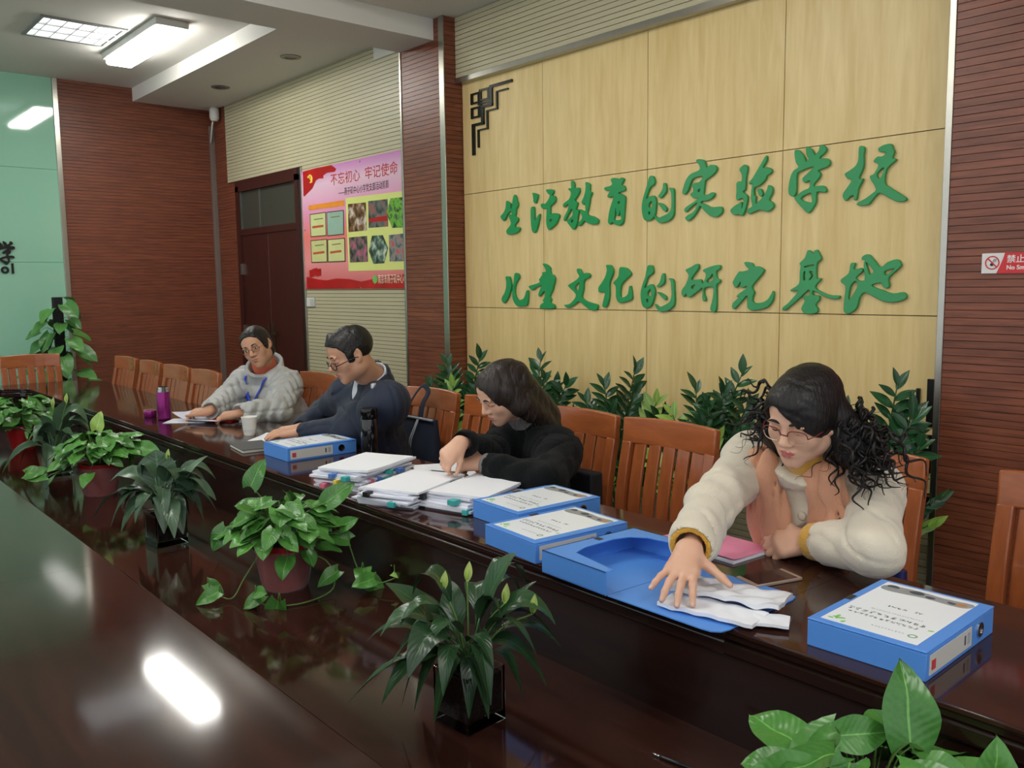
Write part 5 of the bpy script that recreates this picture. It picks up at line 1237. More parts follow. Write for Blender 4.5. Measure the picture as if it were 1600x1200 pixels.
    def hit(s, p, d, far=0.5):              # first surface point met going from p along d
        p = np.array(p, float); d = nrm3(d); prev = None
        for k in range(int(far / (s.h * 0.5))):
            q = p + d * k * s.h * 0.5
            i = np.round((q - s.lo) / s.h).astype(int)
            if (i < 0).any() or (i >= s.f.shape).any(): continue
            if s.f[tuple(i)] < 0: return q
        return p
    def mesh(s, smooth=1):
        f = s.f; ins = f < 0
        c = [ins[:-1, :-1, :-1], ins[1:, :-1, :-1], ins[:-1, 1:, :-1], ins[1:, 1:, :-1], ins[:-1, :-1, 1:], ins[1:, :-1, 1:], ins[:-1, 1:, 1:], ins[1:, 1:, 1:]]
        anyi = c[0].copy(); alli = c[0].copy()
        for q in c[1:]: anyi |= q; alli &= q
        act = anyi & ~alli
        I = np.argwhere(act)
        idx = np.full(act.shape, -1, np.int32); idx[act] = np.arange(len(I))
        off = np.array([(k & 1, (k >> 1) & 1, (k >> 2) & 1) for k in range(8)])
        val = np.stack([f[I[:, 0] + o[0], I[:, 1] + o[1], I[:, 2] + o[2]] for o in off], 1)
        acc = np.zeros((len(I), 3)); cnt = np.zeros(len(I))
        for a in range(8):
            for bit in (1, 2, 4):
                b = a | bit
                if b == a or a & bit: continue
                va, vb = val[:, a], val[:, b]; m = (va < 0) != (vb < 0)
                t = np.where(m, va / np.where(m, va - vb, 1), 0)
                acc[m] += (off[a] + (off[b] - off[a]) * t[:, None])[m]; cnt[m] += 1
        P = s.lo + (I + acc / cnt[:, None]) * s.h
        F = []
        for ax in range(3):
            s0 = [slice(None)] * 3; s1 = [slice(None)] * 3; s0[ax] = slice(None, -1); s1[ax] = slice(1, None)
            e = ins[tuple(s0)] != ins[tuple(s1)]
            E_ = np.argwhere(e); u, v = [(1, 2), (2, 0), (0, 1)][ax]
            ok = (E_[:, u] > 0) & (E_[:, v] > 0) & (E_[:, u] < act.shape[u]) & (E_[:, v] < act.shape[v]); E_ = E_[ok]
            du = np.zeros(3, int); du[u] = 1; dv = np.zeros(3, int); dv[v] = 1
            q = [idx[tuple((E_ - x).T)] for x in (du + dv, dv, 0 * du, du)]
            q = np.stack(q, 1); fl = ins[tuple(E_.T)]
            q[~fl] = q[~fl][:, ::-1]; F.append(q)
        F = np.concatenate(F)
        F = F[(F >= 0).all(1)]
        for _ in range(smooth):
            S_ = np.zeros_like(P); n_ = np.zeros(len(P))
            for a, b in ((0, 1), (1, 2), (2, 3), (3, 0)):
                np.add.at(S_, F[:, a], P[F[:, b]]); np.add.at(n_, F[:, a], 1); np.add.at(S_, F[:, b], P[F[:, a]]); np.add.at(n_, F[:, b], 1)
            P = P * 0.5 + (S_ / np.maximum(n_, 1)[:, None]) * 0.5
        me = bpy.data.meshes.new('m')
        me.vertices.add(len(P)); me.vertices.foreach_set('co', P.astype(np.float32).ravel())
        me.loops.add(len(F) * 4); me.loops.foreach_set('vertex_index', F.astype(np.int32).ravel())
        me.polygons.add(len(F)); me.polygons.foreach_set('loop_start', np.arange(0, len(F) * 4, 4, dtype=np.int32))
        me.update(calc_edges=True); me.polygons.foreach_set('use_smooth', np.ones(len(F), bool))
        return me
def boxof(pts, pad):
    P = np.array(pts, float); return P.min(0) - pad, P.max(0) + pad

def skin_mat(name, rgb, red):
    m, nt, b = nm(name)
    tc = nt.nodes.new('ShaderNodeTexCoord'); n = nt.nodes.new('ShaderNodeTexNoise'); n.inputs['Scale'].default_value = 26; n.inputs['Detail'].default_value = 4
    nt.links.new(tc.outputs['Object'], n.inputs['Vector'])
    mx = nt.nodes.new('ShaderNodeMix'); mx.data_type = 'RGBA'; mx.inputs['A'].default_value = lin(rgb); mx.inputs['B'].default_value = lin(red)
    nt.links.new(n.outputs['Fac'], mx.inputs['Factor']); nt.links.new(mx.outputs['Result'], b.inputs['Base Color'])
    setv(b, Roughness=0.48); b.inputs['Specular IOR Level'].default_value = 0.35
    b.inputs['Subsurface Weight'].default_value = 0.12; b.inputs['Subsurface Radius'].default_value = (0.010, 0.004, 0.002); b.inputs['Subsurface Scale'].default_value = 0.6
    return m
def hair_mat(name, c1, c2, stretch):
    m, nt, b = nm(name)
    tc = nt.nodes.new('ShaderNodeTexCoord'); mp = nt.nodes.new('ShaderNodeMapping'); mp.inputs['Scale'].default_value = stretch
    nt.links.new(tc.outputs['Object'], mp.inputs[0])
    n = nt.nodes.new('ShaderNodeTexNoise'); n.inputs['Scale'].default_value = 130; n.inputs['Detail'].default_value = 4; n.inputs['Distortion'].default_value = 0.4
    nt.links.new(mp.outputs[0], n.inputs['Vector'])
    mx = nt.nodes.new('ShaderNodeMix'); mx.data_type = 'RGBA'; mx.inputs['A'].default_value = lin(c1); mx.inputs['B'].default_value = lin(c2)
    nt.links.new(n.outputs['Fac'], mx.inputs['Factor']); nt.links.new(mx.outputs['Result'], b.inputs['Base Color'])
    bp = nt.nodes.new('ShaderNodeBump'); bp.inputs['Strength'].default_value = 0.8; bp.inputs['Distance'].default_value = 0.004
    nt.links.new(n.outputs['Fac'], bp.inputs['Height']); nt.links.new(bp.outputs[0], b.inputs['Normal'])
    setv(b, Roughness=0.42); b.inputs['Specular IOR Level'].default_value = 0.35
    return m
m_skin_f = skin_mat('warm light skin', (220, 178, 152), (208, 158, 132))
m_skin_t = skin_mat('tan skin', (206, 160, 130), (192, 140, 112))
m_lips = mat('rose lips', (190, 92, 92), 0.4); m_lips_n = mat('natural lips', (164, 98, 84), 0.45)
m_hair_b = hair_mat('black hair', (14, 12, 12), (34, 30, 29), (1.0, 1.0, 0.10)); m_hair_br = hair_mat('dark brown hair', (26, 20, 18), (50, 40, 36), (1.0, 1.0, 0.09))
m_brow = mat('brow', (40, 32, 30), 0.8)
m_eyew = mat('eye white', (214, 208, 202), 0.2); m_iris = mat('dark iris', (22, 16, 14), 0.1)
m_lens = mat('spectacle lens', (255, 255, 255), 0.02, trans=1.0, ior=1.02)

class Head:
    """head frame: x right of the person, y where the face looks, z up"""
    def __init__(s, c, fwd, roll=0.0, sc=1.0):
        s.c = np.array(c, float); f = nrm3(fwd); up = np.array([0, 0, 1.0]); r = nrm3(np.cross(f, up)); u = np.cross(r, f)
        cr, sr = math.cos(roll), math.sin(roll)
        s.M = np.stack([r * cr + u * sr, f, -r * sr + u * cr], 1); s.sc = sc
    def __call__(s, x, y, z): return s.c + s.M @ (np.array([x, y, z]) * s.sc)
    def R(s, r): return [q * s.sc for q in r]
    def rot(s, ax, a):                       # frame turned about one of its axes
        ca, sa = math.cos(a), math.sin(a)
        Q = {'x': [[1, 0, 0], [0, ca, -sa], [0, sa, ca]], 'y': [[ca, 0, sa], [0, 1, 0], [-sa, 0, ca]], 'z': [[ca, -sa, 0], [sa, ca, 0], [0, 0, 1]]}[ax]
        return s.M @ np.array(Q)
def sdf_head(G, H, cheek=1.0, jaw=1.0, closed=True, male=False):
    M = H.M
    G.ell(H(0, -0.012, 0.035), H.R((0.074, 0.095, 0.084)), M, 0.02)
    G.ell(H(0, 0.030, -0.020), H.R((0.063 * cheek, 0.062, 0.085)), M, 0.03)
    G.ell(H(0, 0.048, 0.045), H.R((0.058, 0.044, 0.05)), M, 0.03)             # forehead
    G.ell(H(0, 0.052, -0.075), H.R((0.040 * jaw, 0.040, 0.040)), M, 0.03)        # lower face
    G.ell(H(0, 0.072, -0.105), H.R((0.020 * jaw, 0.018, 0.016)), M, 0.02)       # chin
    for sx in (-1, 1):
        G.ell(H(sx * 0.050 * jaw, 0.008, -0.062), H.R((0.018, 0.032, 0.026)), M, 0.025)
        G.ell(H(sx * 0.040 * cheek, 0.062, -0.028), H.R((0.024, 0.022, 0.024)), M, 0.022)
        G.ell(H(sx * 0.032, 0.096, 0.004), H.R((0.021, 0.016, 0.013)), M, 0.016, 'sub')    # eye socket
        G.ell(H(sx * 0.032, 0.083, 0.001), H.R((0.017, 0.0125, 0.0115)), M, 0.006)             # lids over the eyeball
        G.ell(H(sx * 0.032, 0.0935, 0.020), H.R((0.022, 0.007, 0.006)), H.rot('y', sx * 0.12), 0.012)      # brow ridge
        # ear
        Me = H.rot('z', sx * 0.25)
        G.ell(H(sx * 0.0775, -0.006, -0.004), H.R((0.0075, 0.019, 0.032)), Me, 0.006)
        G.ell(H(sx * 0.084, -0.002, 0.002), H.R((0.005, 0.011, 0.018)), Me, 0.004, 'sub')
        G.ell(H(sx * 0.0755, 0.004, -0.030), H.R((0.006, 0.009, 0.010)), Me, 0.006)
    n = 1.12 if male else 1.0
    G.cone(H(0, 0.092, 0.010), H(0, 0.112 * (1 + 0.02 * male), -0.030), 0.0075 * n, 0.0105 * n, 0.014)            # nose
    for sx in (-1, 1):
        G.ell(H(sx * 0.0125 * n, 0.101, -0.036), H.R((0.0085, 0.010, 0.0075)), M, 0.007)
        G.ell(H(sx * 0.0065, 0.107, -0.0435), H.R((0.0035, 0.005, 0.003)), M, 0.003, 'sub')
    G.ell(H(0, 0.0925, -0.0615), H.R((0.021, 0.010, 0.0055)), M, 0.008)          # lips
    G.ell(H(0, 0.0905, -0.0725), H.R((0.018, 0.010, 0.006)), M, 0.008)
    G.ell(H(0, 0.104, -0.0668), H.R((0.023, 0.010, 0.0012)), M, 0.004, 'sub')
def hair_cap(G, H, inf, back=0.0):
    G.ell(H(0, -0.012 - back, 0.035), H.R((0.074 + inf, 0.095 + inf + back, 0.084 + inf)), H.M, 0.02)
    G.ell(H(0, 0.048, 0.045), H.R((0.058 + inf, 0.044 + inf, 0.05 + inf)), H.M, 0.03)
    G.ell(H(0, 0.030, 0.000), H.R((0.066 + inf, 0.060 + inf * 0.6, 0.070)), H.M, 0.03)
def arc_pts(H, a, b, c, n=8): return [tuple(p) for p in spline([tuple(H(*a)), tuple(H(*b)), tuple(H(*c))], n)]
def face_parts(t, H, lips, brow_up=0.0, open_eyes=False, G=None, lip_w=1.0, brow_w=1.0, smile=0.0):
    """brows, lashes or eyes, lips, laid on the face surface"""
    def on(x, z, lift=0.0):
        p = G.hit(H(x, 0.16, z), -H.M[:, 1], 0.16); return p + H.M[:, 1] * lift
    for sx in (-1, 1):
        P = [on(sx * x, z + brow_up, 0.0006) for x, z in ((0.014, 0.0205), (0.024, 0.0245), (0.036, 0.0255), (0.049, 0.0205))]
        P = spline([tuple(p) for p in P], 4); n = len(P)
        wobj('eyebrow', mk(*tubev(P, [0.0014 + 0.0022 * brow_w * math.sin(PI * min(1, (k + 2) / (n + 1))) for k in range(n)], 6), smooth=True), m_brow, t)
        if open_eyes:
            c = on(sx * 0.032, 0.001, -0.0022)
            e = wobj('eye', mk(*ellv(c, (0.0118 * H.sc, 0.0045, 0.0052 * H.sc), 16, 10, Matrix(H.M)), smooth=True), m_eyew, t)
            wobj('iris', mk(*ellv(c + H.M[:, 1] * 0.0026, (0.0050, 0.0026, 0.0050), 12, 8, Matrix(H.M)), smooth=True), m_iris, t)
            zt = 0.0062
        else: zt = -0.0062
        P = [on(sx * x, z, 0.0004) for x, z in ((0.0185, zt * 0.5), (0.026, zt), (0.034, zt), (0.0465, zt * 0.4))]
        wobj('eyelashes', mk(*tubev(spline([tuple(p) for p in P], 4), 0.0012 * H.sc, 6), smooth=True), m_brow, t)
    U, Lw = [], []
    for zc, hgt, nm_ in ((-0.0605, 0.0042, 'upper_lip'), (-0.0722, 0.0050, 'lower_lip')):
        n = 10; v, f = [], []
        for i in range(n + 1):
            u = -1 + 2 * i / n; hh = hgt * (1 - abs(u) ** 2.4) + 0.0004
            z0 = zc + (-0.0668 - zc + smile) * abs(u) ** 2
            for w in (-1, -0.33, 0.33, 1):
                v.append(tuple(on(u * 0.0225 * lip_w, z0 + w * hh, 0.0007 + 0.0009 * (1 - w * w))))
        for i in range(n):
            for k in range(3): f.append((i * 4 + k, i * 4 + k + 1, i * 4 + 5 + k, i * 4 + 4 + k))
        wobj(nm_, mk(v, f, smooth=True), lips, t)
def glasses(t, H, m, wlens, hlens, y=0.101, z=-0.003, th=0.0012, gap=0.010, half=False, m_low=None, droop=0.0):
    gl = obj('spectacles', mk(*join([tubev([tuple(H(-gap, y + 0.002, z + 0.003)), tuple(H(0, y + 0.006, z + 0.006)), tuple(H(gap, y + 0.002, z + 0.003))], th, 6)]), smooth=True), m, t)
    gl.location = -Vector(t.location)
    for sx in (-1, 1):
        cx = sx * (gap + wlens)
        ring = []
        for k in range(29):
            a = 2 * PI * k / 28; ca, sa = math.cos(a), math.sin(a)
            x = cx + wlens * math.copysign(abs(ca) ** 0.75, ca); zz = z + hlens * math.copysign(abs(sa) ** 0.8, sa)
            ring.append(tuple(H(x, y - 0.10 * (abs(x) - gap) ** 1.0 * 0.12 - 0.5 * max(0, abs(x) - 0.02) ** 2 * 8, zz)))
        o1 = obj('rim', mk(*tubev(ring[:15], th, 6), smooth=True), m, gl)
        o2 = obj('rim', mk(*tubev(ring[14:], th if not half else th * 0.8, 6), smooth=True), m_low or m, gl)
        ce = tuple(H(cx, y - 0.004, z)); v = [ce] + ring[:-1]
        obj('lens', mk(v, [(0, i + 1, (i + 1) % 28 + 1) for i in range(28)], smooth=True), m_lens, gl)
        a = np.array(ring[0] if sx > 0 else ring[14])
        obj('temple', mk(*tubev(spline([tuple(a), tuple(H(sx * 0.076, y - 0.035, z + 0.004)), tuple(H(sx * 0.081, 0.01, z + 0.004)), tuple(H(sx * 0.080, -0.018, z - 0.01))], 5), th * 1.05, 6), smooth=True), m, gl)
    return gl
FL = {'i': (0.98, 0.027, 0.004, 0.95), 'm': (1.0, 0.0085, 0.006, 1.05), 'r': (0.95, -0.0105, 0.004, 0.98), 'p': (0.86, -0.028, 0.0, 0.78)}
def rotv(v, ax, a):
    ax = nrm3(ax); v = np.array(v, float); return v * math.cos(a) + np.cross(ax, v) * math.sin(a) + ax * (ax @ v) * (1 - math.cos(a))
def sdf_hand(G, wrist, d, n, right, spread, curl, thumb, sc=1.0, mcp=0.0, nails=None):
    """spread: angle per finger i,m,r,p; curl: (first, second, third joint) per finger; thumb: (out, up, bend)"""
    w = np.array(wrist, float); d = nrm3(d); n = np.array(n, float); n = nrm3(n - d * (n @ d)); s = np.cross(n, d) * (1 if right else -1)
    tips = {}
    for q, key in enumerate('imrp'):
        lf, so, no, fl = FL[key]
        K = w + d * 0.084 * lf * sc + s * so * sc + n * no * sc
        G.cone(w + s * so * 0.55 * sc + d * 0.004, K, 0.0155 * sc, 0.0122 * sc, 0.016)
        G.cone(w + s * so * 0.55 * sc + d * 0.03 - n * 0.008 * sc, K - n * 0.005 * sc, 0.0135 * sc, 0.0105 * sc, 0.014)
        dd = rotv(d, n, (1 if right else -1) * spread[q]); ax = np.cross(dd, n)
        p = K; ang = 0.0; rr = [0.0098, 0.0088, 0.0080, 0.0066]
        if key == 'p': rr = [x * 0.88 for x in rr]
        for j, ln in enumerate((0.043, 0.027, 0.021)):
            ang += curl[q][j]; v = rotv(dd, ax, -ang); e = p + v * ln * fl * sc
            G.cone(p, e, rr[j] * sc, rr[j + 1] * sc, 0.009 if j == 0 else 0.004)
            p = e
        tips[key] = (p, v, rotv(n, ax, -ang))
    b = w + d * 0.022 * sc + s * 0.020 * sc - n * 0.006 * sc
    v = nrm3(d * (1 - thumb[0]) + s * thumb[0] + n * thumb[1]); p = b
    ax = np.cross(v, n)
    for j, (ln, r0, r1) in enumerate(((0.044, 0.0145, 0.0112), (0.033, 0.0108, 0.0094), (0.026, 0.0094, 0.0072))):
        if j: v = nrm3(v + (d - s * 0.25) * thumb[2] * 0.6)
        e = p + v * ln * sc; G.cone(p, e, r0 * sc, r1 * sc, 0.014 if j == 0 else 0.005); p = e
    tips['t'] = (p, v, nrm3(n - v * (n @ v)))
    if nails is not None: nails += [tips[k] for k in 'imrpt']
    return tips
m_nail = mat('fingernail', (224, 176, 160), 0.25)
def put_nails(t, nails, sc):
    for p, v, n in nails:
        s = np.cross(v, n); M = Matrix(np.stack([s, v, n], 1))
        wobj('fingernail', mk(*ellv(p + n * 0.0046 * sc - v * 0.001, (0.0046 * sc, 0.0062 * sc, 0.0022 * sc), 10, 6, M), smooth=True), m_nail, t)
def arm_core(G, sh, el, wr, r=(0.036, 0.030, 0.022)):
    G.cone(sh, el, r[0], r[1], 0.01); G.cone(el, wr, r[1], r[2], 0.01)
def torso_cloth(G, J, front, w=1.0, waist=0.135, chest=0.150, flat=0.74, hipz=True, wr=None):
    ms = (np.array(J['rs']) + np.array(J['ls'])) / 2; hip = np.array(J['hip']); nk = np.array(J['neck'])
    cst = ms * 0.72 + hip * 0.28; wst = ms * 0.36 + hip * 0.64
    G.cone(cst, wst, chest * w, waist * w, 0.05, axis=front, flat=flat, wr=wr)
    G.cone(wst, hip + np.array([0, 0, 0.02]), waist * w, (waist + 0.03) * w, 0.05, axis=front, flat=0.85, wr=wr)
    for s_ in ('rs', 'ls'):
        G.cone(nk - np.array([0, 0, 0.014]), np.array(J[s_]) - np.array([0, 0, 0.004]), 0.058 * w, 0.056 * w, 0.05)
        G.cone(np.array(J[s_]), cst, 0.064 * w, 0.105 * w, 0.05, axis=front, flat=0.8)
def sleeve(G, sh, el, wr, r0, r1, r2, k=0.03, w1=None, w2=None):
    G.cone(sh, el, r0, r1, k, wr=w1); G.cone(el, wr, r1, r2, 0.02, wr=w2)
def legs(t, J, m_tr, m_shoe, front, side, sc=1.0):
    hip = np.array(J['hip']); G = Field(hip - np.array([0.34, 0.75, 0.6]), hip + np.array([0.34, 0.28, 0.14]), 0.011)
    for s_ in (-1, 1):
        h_ = hip + side * 0.085 * s_ + np.array([0, 0, -0.005]); kn = h_ + front * 0.38 + side * 0.03 * s_ + np.array([0, 0, -0.015 + 0.0]); kn[2] = 0.50
        an = kn + np.array([0, 0.04, 0]) - front * 0.02; an[2] = 0.09
        G.cone(h_, kn, 0.092, 0.066, 0.03); G.cone(kn, an, 0.064, 0.048, 0.03)
        v = an.copy(); v[2] = 0.0
        f2 = nrm3((front[0], front[1], 0)); M = np.stack([np.cross(f2, (0, 0, 1)), f2, (0, 0, 1)], 1)
        wobj('shoe', mk(*join([ellv(v + f2 * 0.07 + np.array([0, 0, 0.035]), (0.046, 0.13, 0.036), 18, 12, Matrix(M)), ellv(v + np.array([0, 0, 0.05]), (0.04, 0.055, 0.05), 14, 10, Matrix(M))]), smooth=True), m_shoe, t)
    G.ell(hip + np.array([0, 0, 0.0]), (0.17, 0.14, 0.11), None, 0.05)
    wobj('trousers', G.mesh(), m_tr, t)
# ------------------------------------------------------------------ the four people
def unit(*v): return nrm3(v)
# ---- woman in the cream coat
J = dict(head=(-1.116, 1.888, 1.128), neck=(-1.168, 2.010, 0.985), rs=(-1.345, 2.015, 0.960), ls=(-1.045, 2.095, 0.920), re=(-1.298, 1.765, 0.884), rw=(-1.196, 1.556, 0.852), le=(-0.925, 1.885, 0.842), lw=(-1.125, 1.955, 0.802), hip=(-1.21, 2.22, 0.56))
front = unit(-0.22, -0.97, 0.0); side = unit(-0.97, 0.22, 0)
t = thing('person', 'woman in a cream coat and peach scarf, hand spread on papers', 'person', (-1.21, 2.22, 0.0))
H = Head(J['head'], (0.03, -0.93, -0.31), roll=math.radians(6), sc=0.91)
nails = []
lo, hi = boxof([J[k] for k in ('head', 'neck', 'rs', 'ls', 're', 'rw', 'le', 'lw')] + [(-1.24, 1.40, 0.76), (-1.25, 1.9, 0.76)], 0.14)
G = Field(lo, hi, 0.0034)
sdf_head(G, H, cheek=1.06, jaw=1.05)
G.cone(H(0, -0.015, -0.06), J['neck'], 0.050, 0.052, 0.03)
G.cone(np.array(J['neck']), (np.array(J['rs']) + np.array(J['ls'])) / 2 - np.array([0, -0.03, 0.12]), 0.045, 0.045, 0.04)
arm_core(G, J['rs'], J['re'], J['rw']); arm_core(G, J['ls'], J['le'], J['lw'])
sdf_hand(G, J['rw'], unit(0.38, -0.82, -0.42), unit(0.15, -0.38, 0.91), True, (0.16, 0.0, -0.20, -0.46), ((-0.02, 0.35, 0.2), (-0.05, 0.32, 0.18), (-0.05, 0.32, 0.18), (-0.08, 0.28, 0.15)), (0.62, -0.15, 0.1), 0.98, nails=nails)
sdf_hand(G, J['lw'], unit(-0.86, -0.40, -0.20), unit(0.10, -0.62, 0.74), False, (0.10, 0.02, -0.06, -0.12), ((0.45, 0.55, 0.3), (0.55, 0.6, 0.35), (0.6, 0.65, 0.35), (0.65, 0.65, 0.35)), (0.45, 0.30, 0.25), 0.96, nails=nails)
wobj('body', G.mesh(), m_skin_f, t)
face_parts(t, H, m_lips, G=G, smile=0.003)
put_nails(t, nails, 0.97)
glasses(t, H, mat('burgundy frame', (110, 40, 34), 0.3), 0.026, 0.019, y=0.106, z=-0.010, th=0.0014, half=True, m_low=mat('gold rim', (206, 178, 150), 0.3, metal=0.6))
# coat
m_coat = mat('cream wool coat', (216, 206, 186), 0.9, sheen=0.4, var=0.06, vscale=20, bump=0.25, bscale=350)
G = Field(*boxof([J[k] for k in ('neck', 'rs', 'ls', 're', 'rw', 'le', 'lw', 'hip')], 0.21), 0.0055)
torso_cloth(G, J, front, 1.0, 0.168, 0.152, 0.86)
Gt = G.twin()
rw2 = np.array(J['re']) + (np.array(J['rw']) - np.array(J['re'])) * 0.80; lw2 = np.array(J['le']) + (np.array(J['lw']) - np.array(J['le'])) * 0.66
sleeve(G, J['rs'], J['re'], rw2, 0.072, 0.062, 0.056, 0.05, (0.0018, 75, 0.4), (0.0022, 80, 1.2))
sleeve(G, J['ls'], J['le'], lw2, 0.070, 0.060, 0.054, 0.05, (0.0018, 70, 2.0), (0.0022, 85, 0.2))
for el, w2 in ((J['re'], rw2), (J['le'], lw2)):                      # turned-back cuffs
    u = nrm3(np.array(w2) - np.array(el)); G.cone(w2 - u * 0.035, w2 + u * 0.012, 0.058, 0.058, 0.006)
    G.plane_cut if False else None
nk = np.array(J['neck']); up = nrm3(H.c - nk)
G.shell(nk - up * 0.01, nk + up * 0.035, 0.075, 0.085, 0.010, 0.02)
G.noise(0.0016, 30, 3); G.folds(0.0055, 30, 41, 5, 6.0)
Gc = G
for el, w2, wr in ((J['re'], rw2, J['rw']), (J['le'], lw2, J['lw'])): # hollow sleeve ends
    u = nrm3(np.array(w2) - np.array(el)); G.cone(w2 + u * 0.004, w2 + u * 0.09, 0.046, 0.046, 0.004, 'sub')
G.cone(nk + up * 0.03, nk + up * 0.12, 0.060, 0.075, 0.01, 'sub')
coat = wobj('coat', G.mesh(), m_coat, t)
m_must = mat('mustard knit', (214, 162, 52), 0.85, bump=0.5, bscale=260, sheen=0.3)
G = Field(*boxof([J['neck'], H(0, 0, -0.08)], 0.14), 0.004)
G.cone(nk - up * 0.03, nk + up * 0.055, 0.066, 0.062, 0.01); G.cone(nk + up * 0.050, nk + up * 0.075, 0.063, 0.062, 0.006)
wobj('turtleneck', G.mesh(), m_must, t)
for el, w2, wr in ((J['re'], rw2, J['rw']), (J['le'], lw2, J['lw'])):
    u = nrm3(np.array(wr) - np.array(el)); G = Field(*boxof([w2, wr], 0.07), 0.0035)
    G.shell(w2 - u * 0.01, np.array(wr) - u * 0.004, 0.043, 0.041, 0.006, 0.004)
    wobj('knit_cuff', G.mesh(), m_must, t)
for k, q in enumerate((0.13, 0.26)):
    p = Gt.hit(nk + front * 0.35 - np.array([0, 0, q]) - side * 0.012, -front, 0.5)
    wobj('button', mk(*ellv(p, (0.012, 0.006, 0.012), 14, 8), smooth=True), mat('pearl button', (206, 196, 176), 0.3), t)
# scarf: two hanging bands joined behind the neck
m_scarf = mat('peach scarf', (206, 150, 118), 0.85, sheen=0.3, var=0.06, vscale=18, bump=0.2, bscale=300)
G = Field(*boxof([nk, nk + front * 0.2 - np.array([0, 0, 0.30])], 0.20), 0.0048)
for s_ in (-1, 1):
    pts = [nk - front * 0.080 + np.array([0, 0, 0.060]), nk + side * s_ * 0.080 + np.array([0, 0, 0.050])]
    for dz, sx in ((0.02, 0.072), (0.10, 0.076), (0.16, 0.078), (0.225, 0.074)):
        p = Gt.hit(nk + front * 0.40 - np.array([0, 0, dz]) + side * s_ * sx, -front, 0.6); pts.append(p + front * 0.017)
    for a, b, r0, r1 in zip(pts, pts[1:], (0.032, 0.040, 0.050, 0.056, 0.060), (0.040, 0.050, 0.056, 0.060, 0.062)):
        G.cone(a, b, r0, r1, 0.025, axis=front, flat=0.50, wr=(0.0018, 40, s_ + 1.0))
G.folds(0.009, 60, 8, 5, 3.0, stretch=(1.8, 1.8, 0.10), warp=0.6)
wobj('scarf', G.mesh(), m_scarf, t)
# hair: swept fringe, full crown, curly masses on both shoulders
G = Field(*boxof([H(0, 0, 0)], 0.30), 0.0042)
hair_cap(G, H, 0.014, 0.008)
G.ell(H(0.016, 0.122, -0.026), H.R((0.060, 0.092, 0.094)), H.rot('y', 0.42), 0.006, 'sub')
G.ell(H(-0.02, 0.122, -0.050), H.R((0.060, 0.092, 0.066)), H.M, 0.006, 'sub')
G.ell(H(0, 0.10, -0.09), H.R((0.075, 0.10, 0.080)), H.M, 0.008, 'sub')
G.ell(H(0, -0.060, -0.030), H.R((0.078, 0.052, 0.080)), H.M, 0.03)
G.folds(0.0035, 75, 5, 4, 3.0)
for s_, ctr in ((-1, H(-0.105, -0.055, -0.090)), (1, H(0.105, -0.050, -0.080))):
    G.cone(H(s_ * 0.07, -0.05, -0.02), ctr, 0.040, 0.046, 0.03)
    G.ell(ctr, (0.052, 0.048, 0.060), None, 0.03)
hair = wobj('hair', G.mesh(), m_hair_b, t)
def strands(parent, n, seed, starts, m, r0=0.0011, curl=0.012, ln=(0.06, 0.12), down=0.8):
    r = np.random.RandomState(seed); P = []
    for k in range(n):
        c, sp = starts[k % len(starts)]
        p = np.array(c) + r.normal(size=3) * sp; d = nrm3(r.normal(size=3) * 0.6 + np.array([0, 0, -down])); L = r.uniform(*ln); ph = r.uniform(0, 6)
        e = nrm3(np.cross(d, (0.3, 0.9, 0.2))); g_ = np.cross(d, e); pts = []
        for i in range(14):
            u = i / 13; pts.append(tuple(p + d * L * u + (e * math.cos(ph + u * 9) + g_ * math.sin(ph + u * 9)) * curl * (0.3 + u)))
        P.append(tubev(pts, [r0 * (1 - 0.6 * i / 13) for i in range(14)], 4))
    o = wobj('loose_strands', mk(*join(P), smooth=True), m, parent); o['kind'] = 'stuff'
def curls(parent, n, seed, starts, m):
    r = np.random.RandomState(seed); P = []
    for k in range(n):
        c, sp, out = starts[k % len(starts)]
        p = np.array(c) + r.normal(size=3) * np.array(sp); d = nrm3(np.array(out) * r.uniform(0.2, 1.0) + r.normal(size=3) * 0.35 + np.array([0, 0, -0.75])); L = r.uniform(0.06, 0.13); ph = r.uniform(0, 6)
        e = nrm3(np.cross(d, (0.3, 0.9, 0.2))); g_ = np.cross(d, e); pts = []; tw = r.uniform(9, 16); R_ = r.uniform(0.007, 0.013)
        for i in range(22):
            u = i / 21; pts.append(tuple(p + d * L * u + (e * math.cos(ph + u * tw) + g_ * math.sin(ph + u * tw)) * R_))
        P.append(tubev(pts, [0.0042 * (1 - 0.75 * (i / 21) ** 2) for i in range(22)], 5))
    o = wobj('hair_curls', mk(*join(P), smooth=True), m, parent); o['kind'] = 'stuff'
xo = -H.M[:, 0]
curls(t, 150, 3, [(H(-0.095, -0.050, -0.040), (0.026, 0.026, 0.036), xo), (H(0.095, -0.050, -0.035), (0.024, 0.024, 0.034), -xo), (H(-0.125, -0.055, -0.075), (0.026, 0.03, 0.03), xo)], m_hair_b)
strands(t, 46, 3, [(H(-0.115, -0.055, -0.085), 0.036), (H(0.115, -0.045, -0.075), 0.034), (H(-0.13, -0.05, -0.12), 0.03)], m_hair_b, curl=0.011, ln=(0.05, 0.11))
m_dark_tr = mat('dark trousers', (30, 30, 34), 0.85); m_shoe = mat('black shoe', (18, 18, 18), 0.35)
legs(t, J, m_dark_tr, m_shoe, front, side)

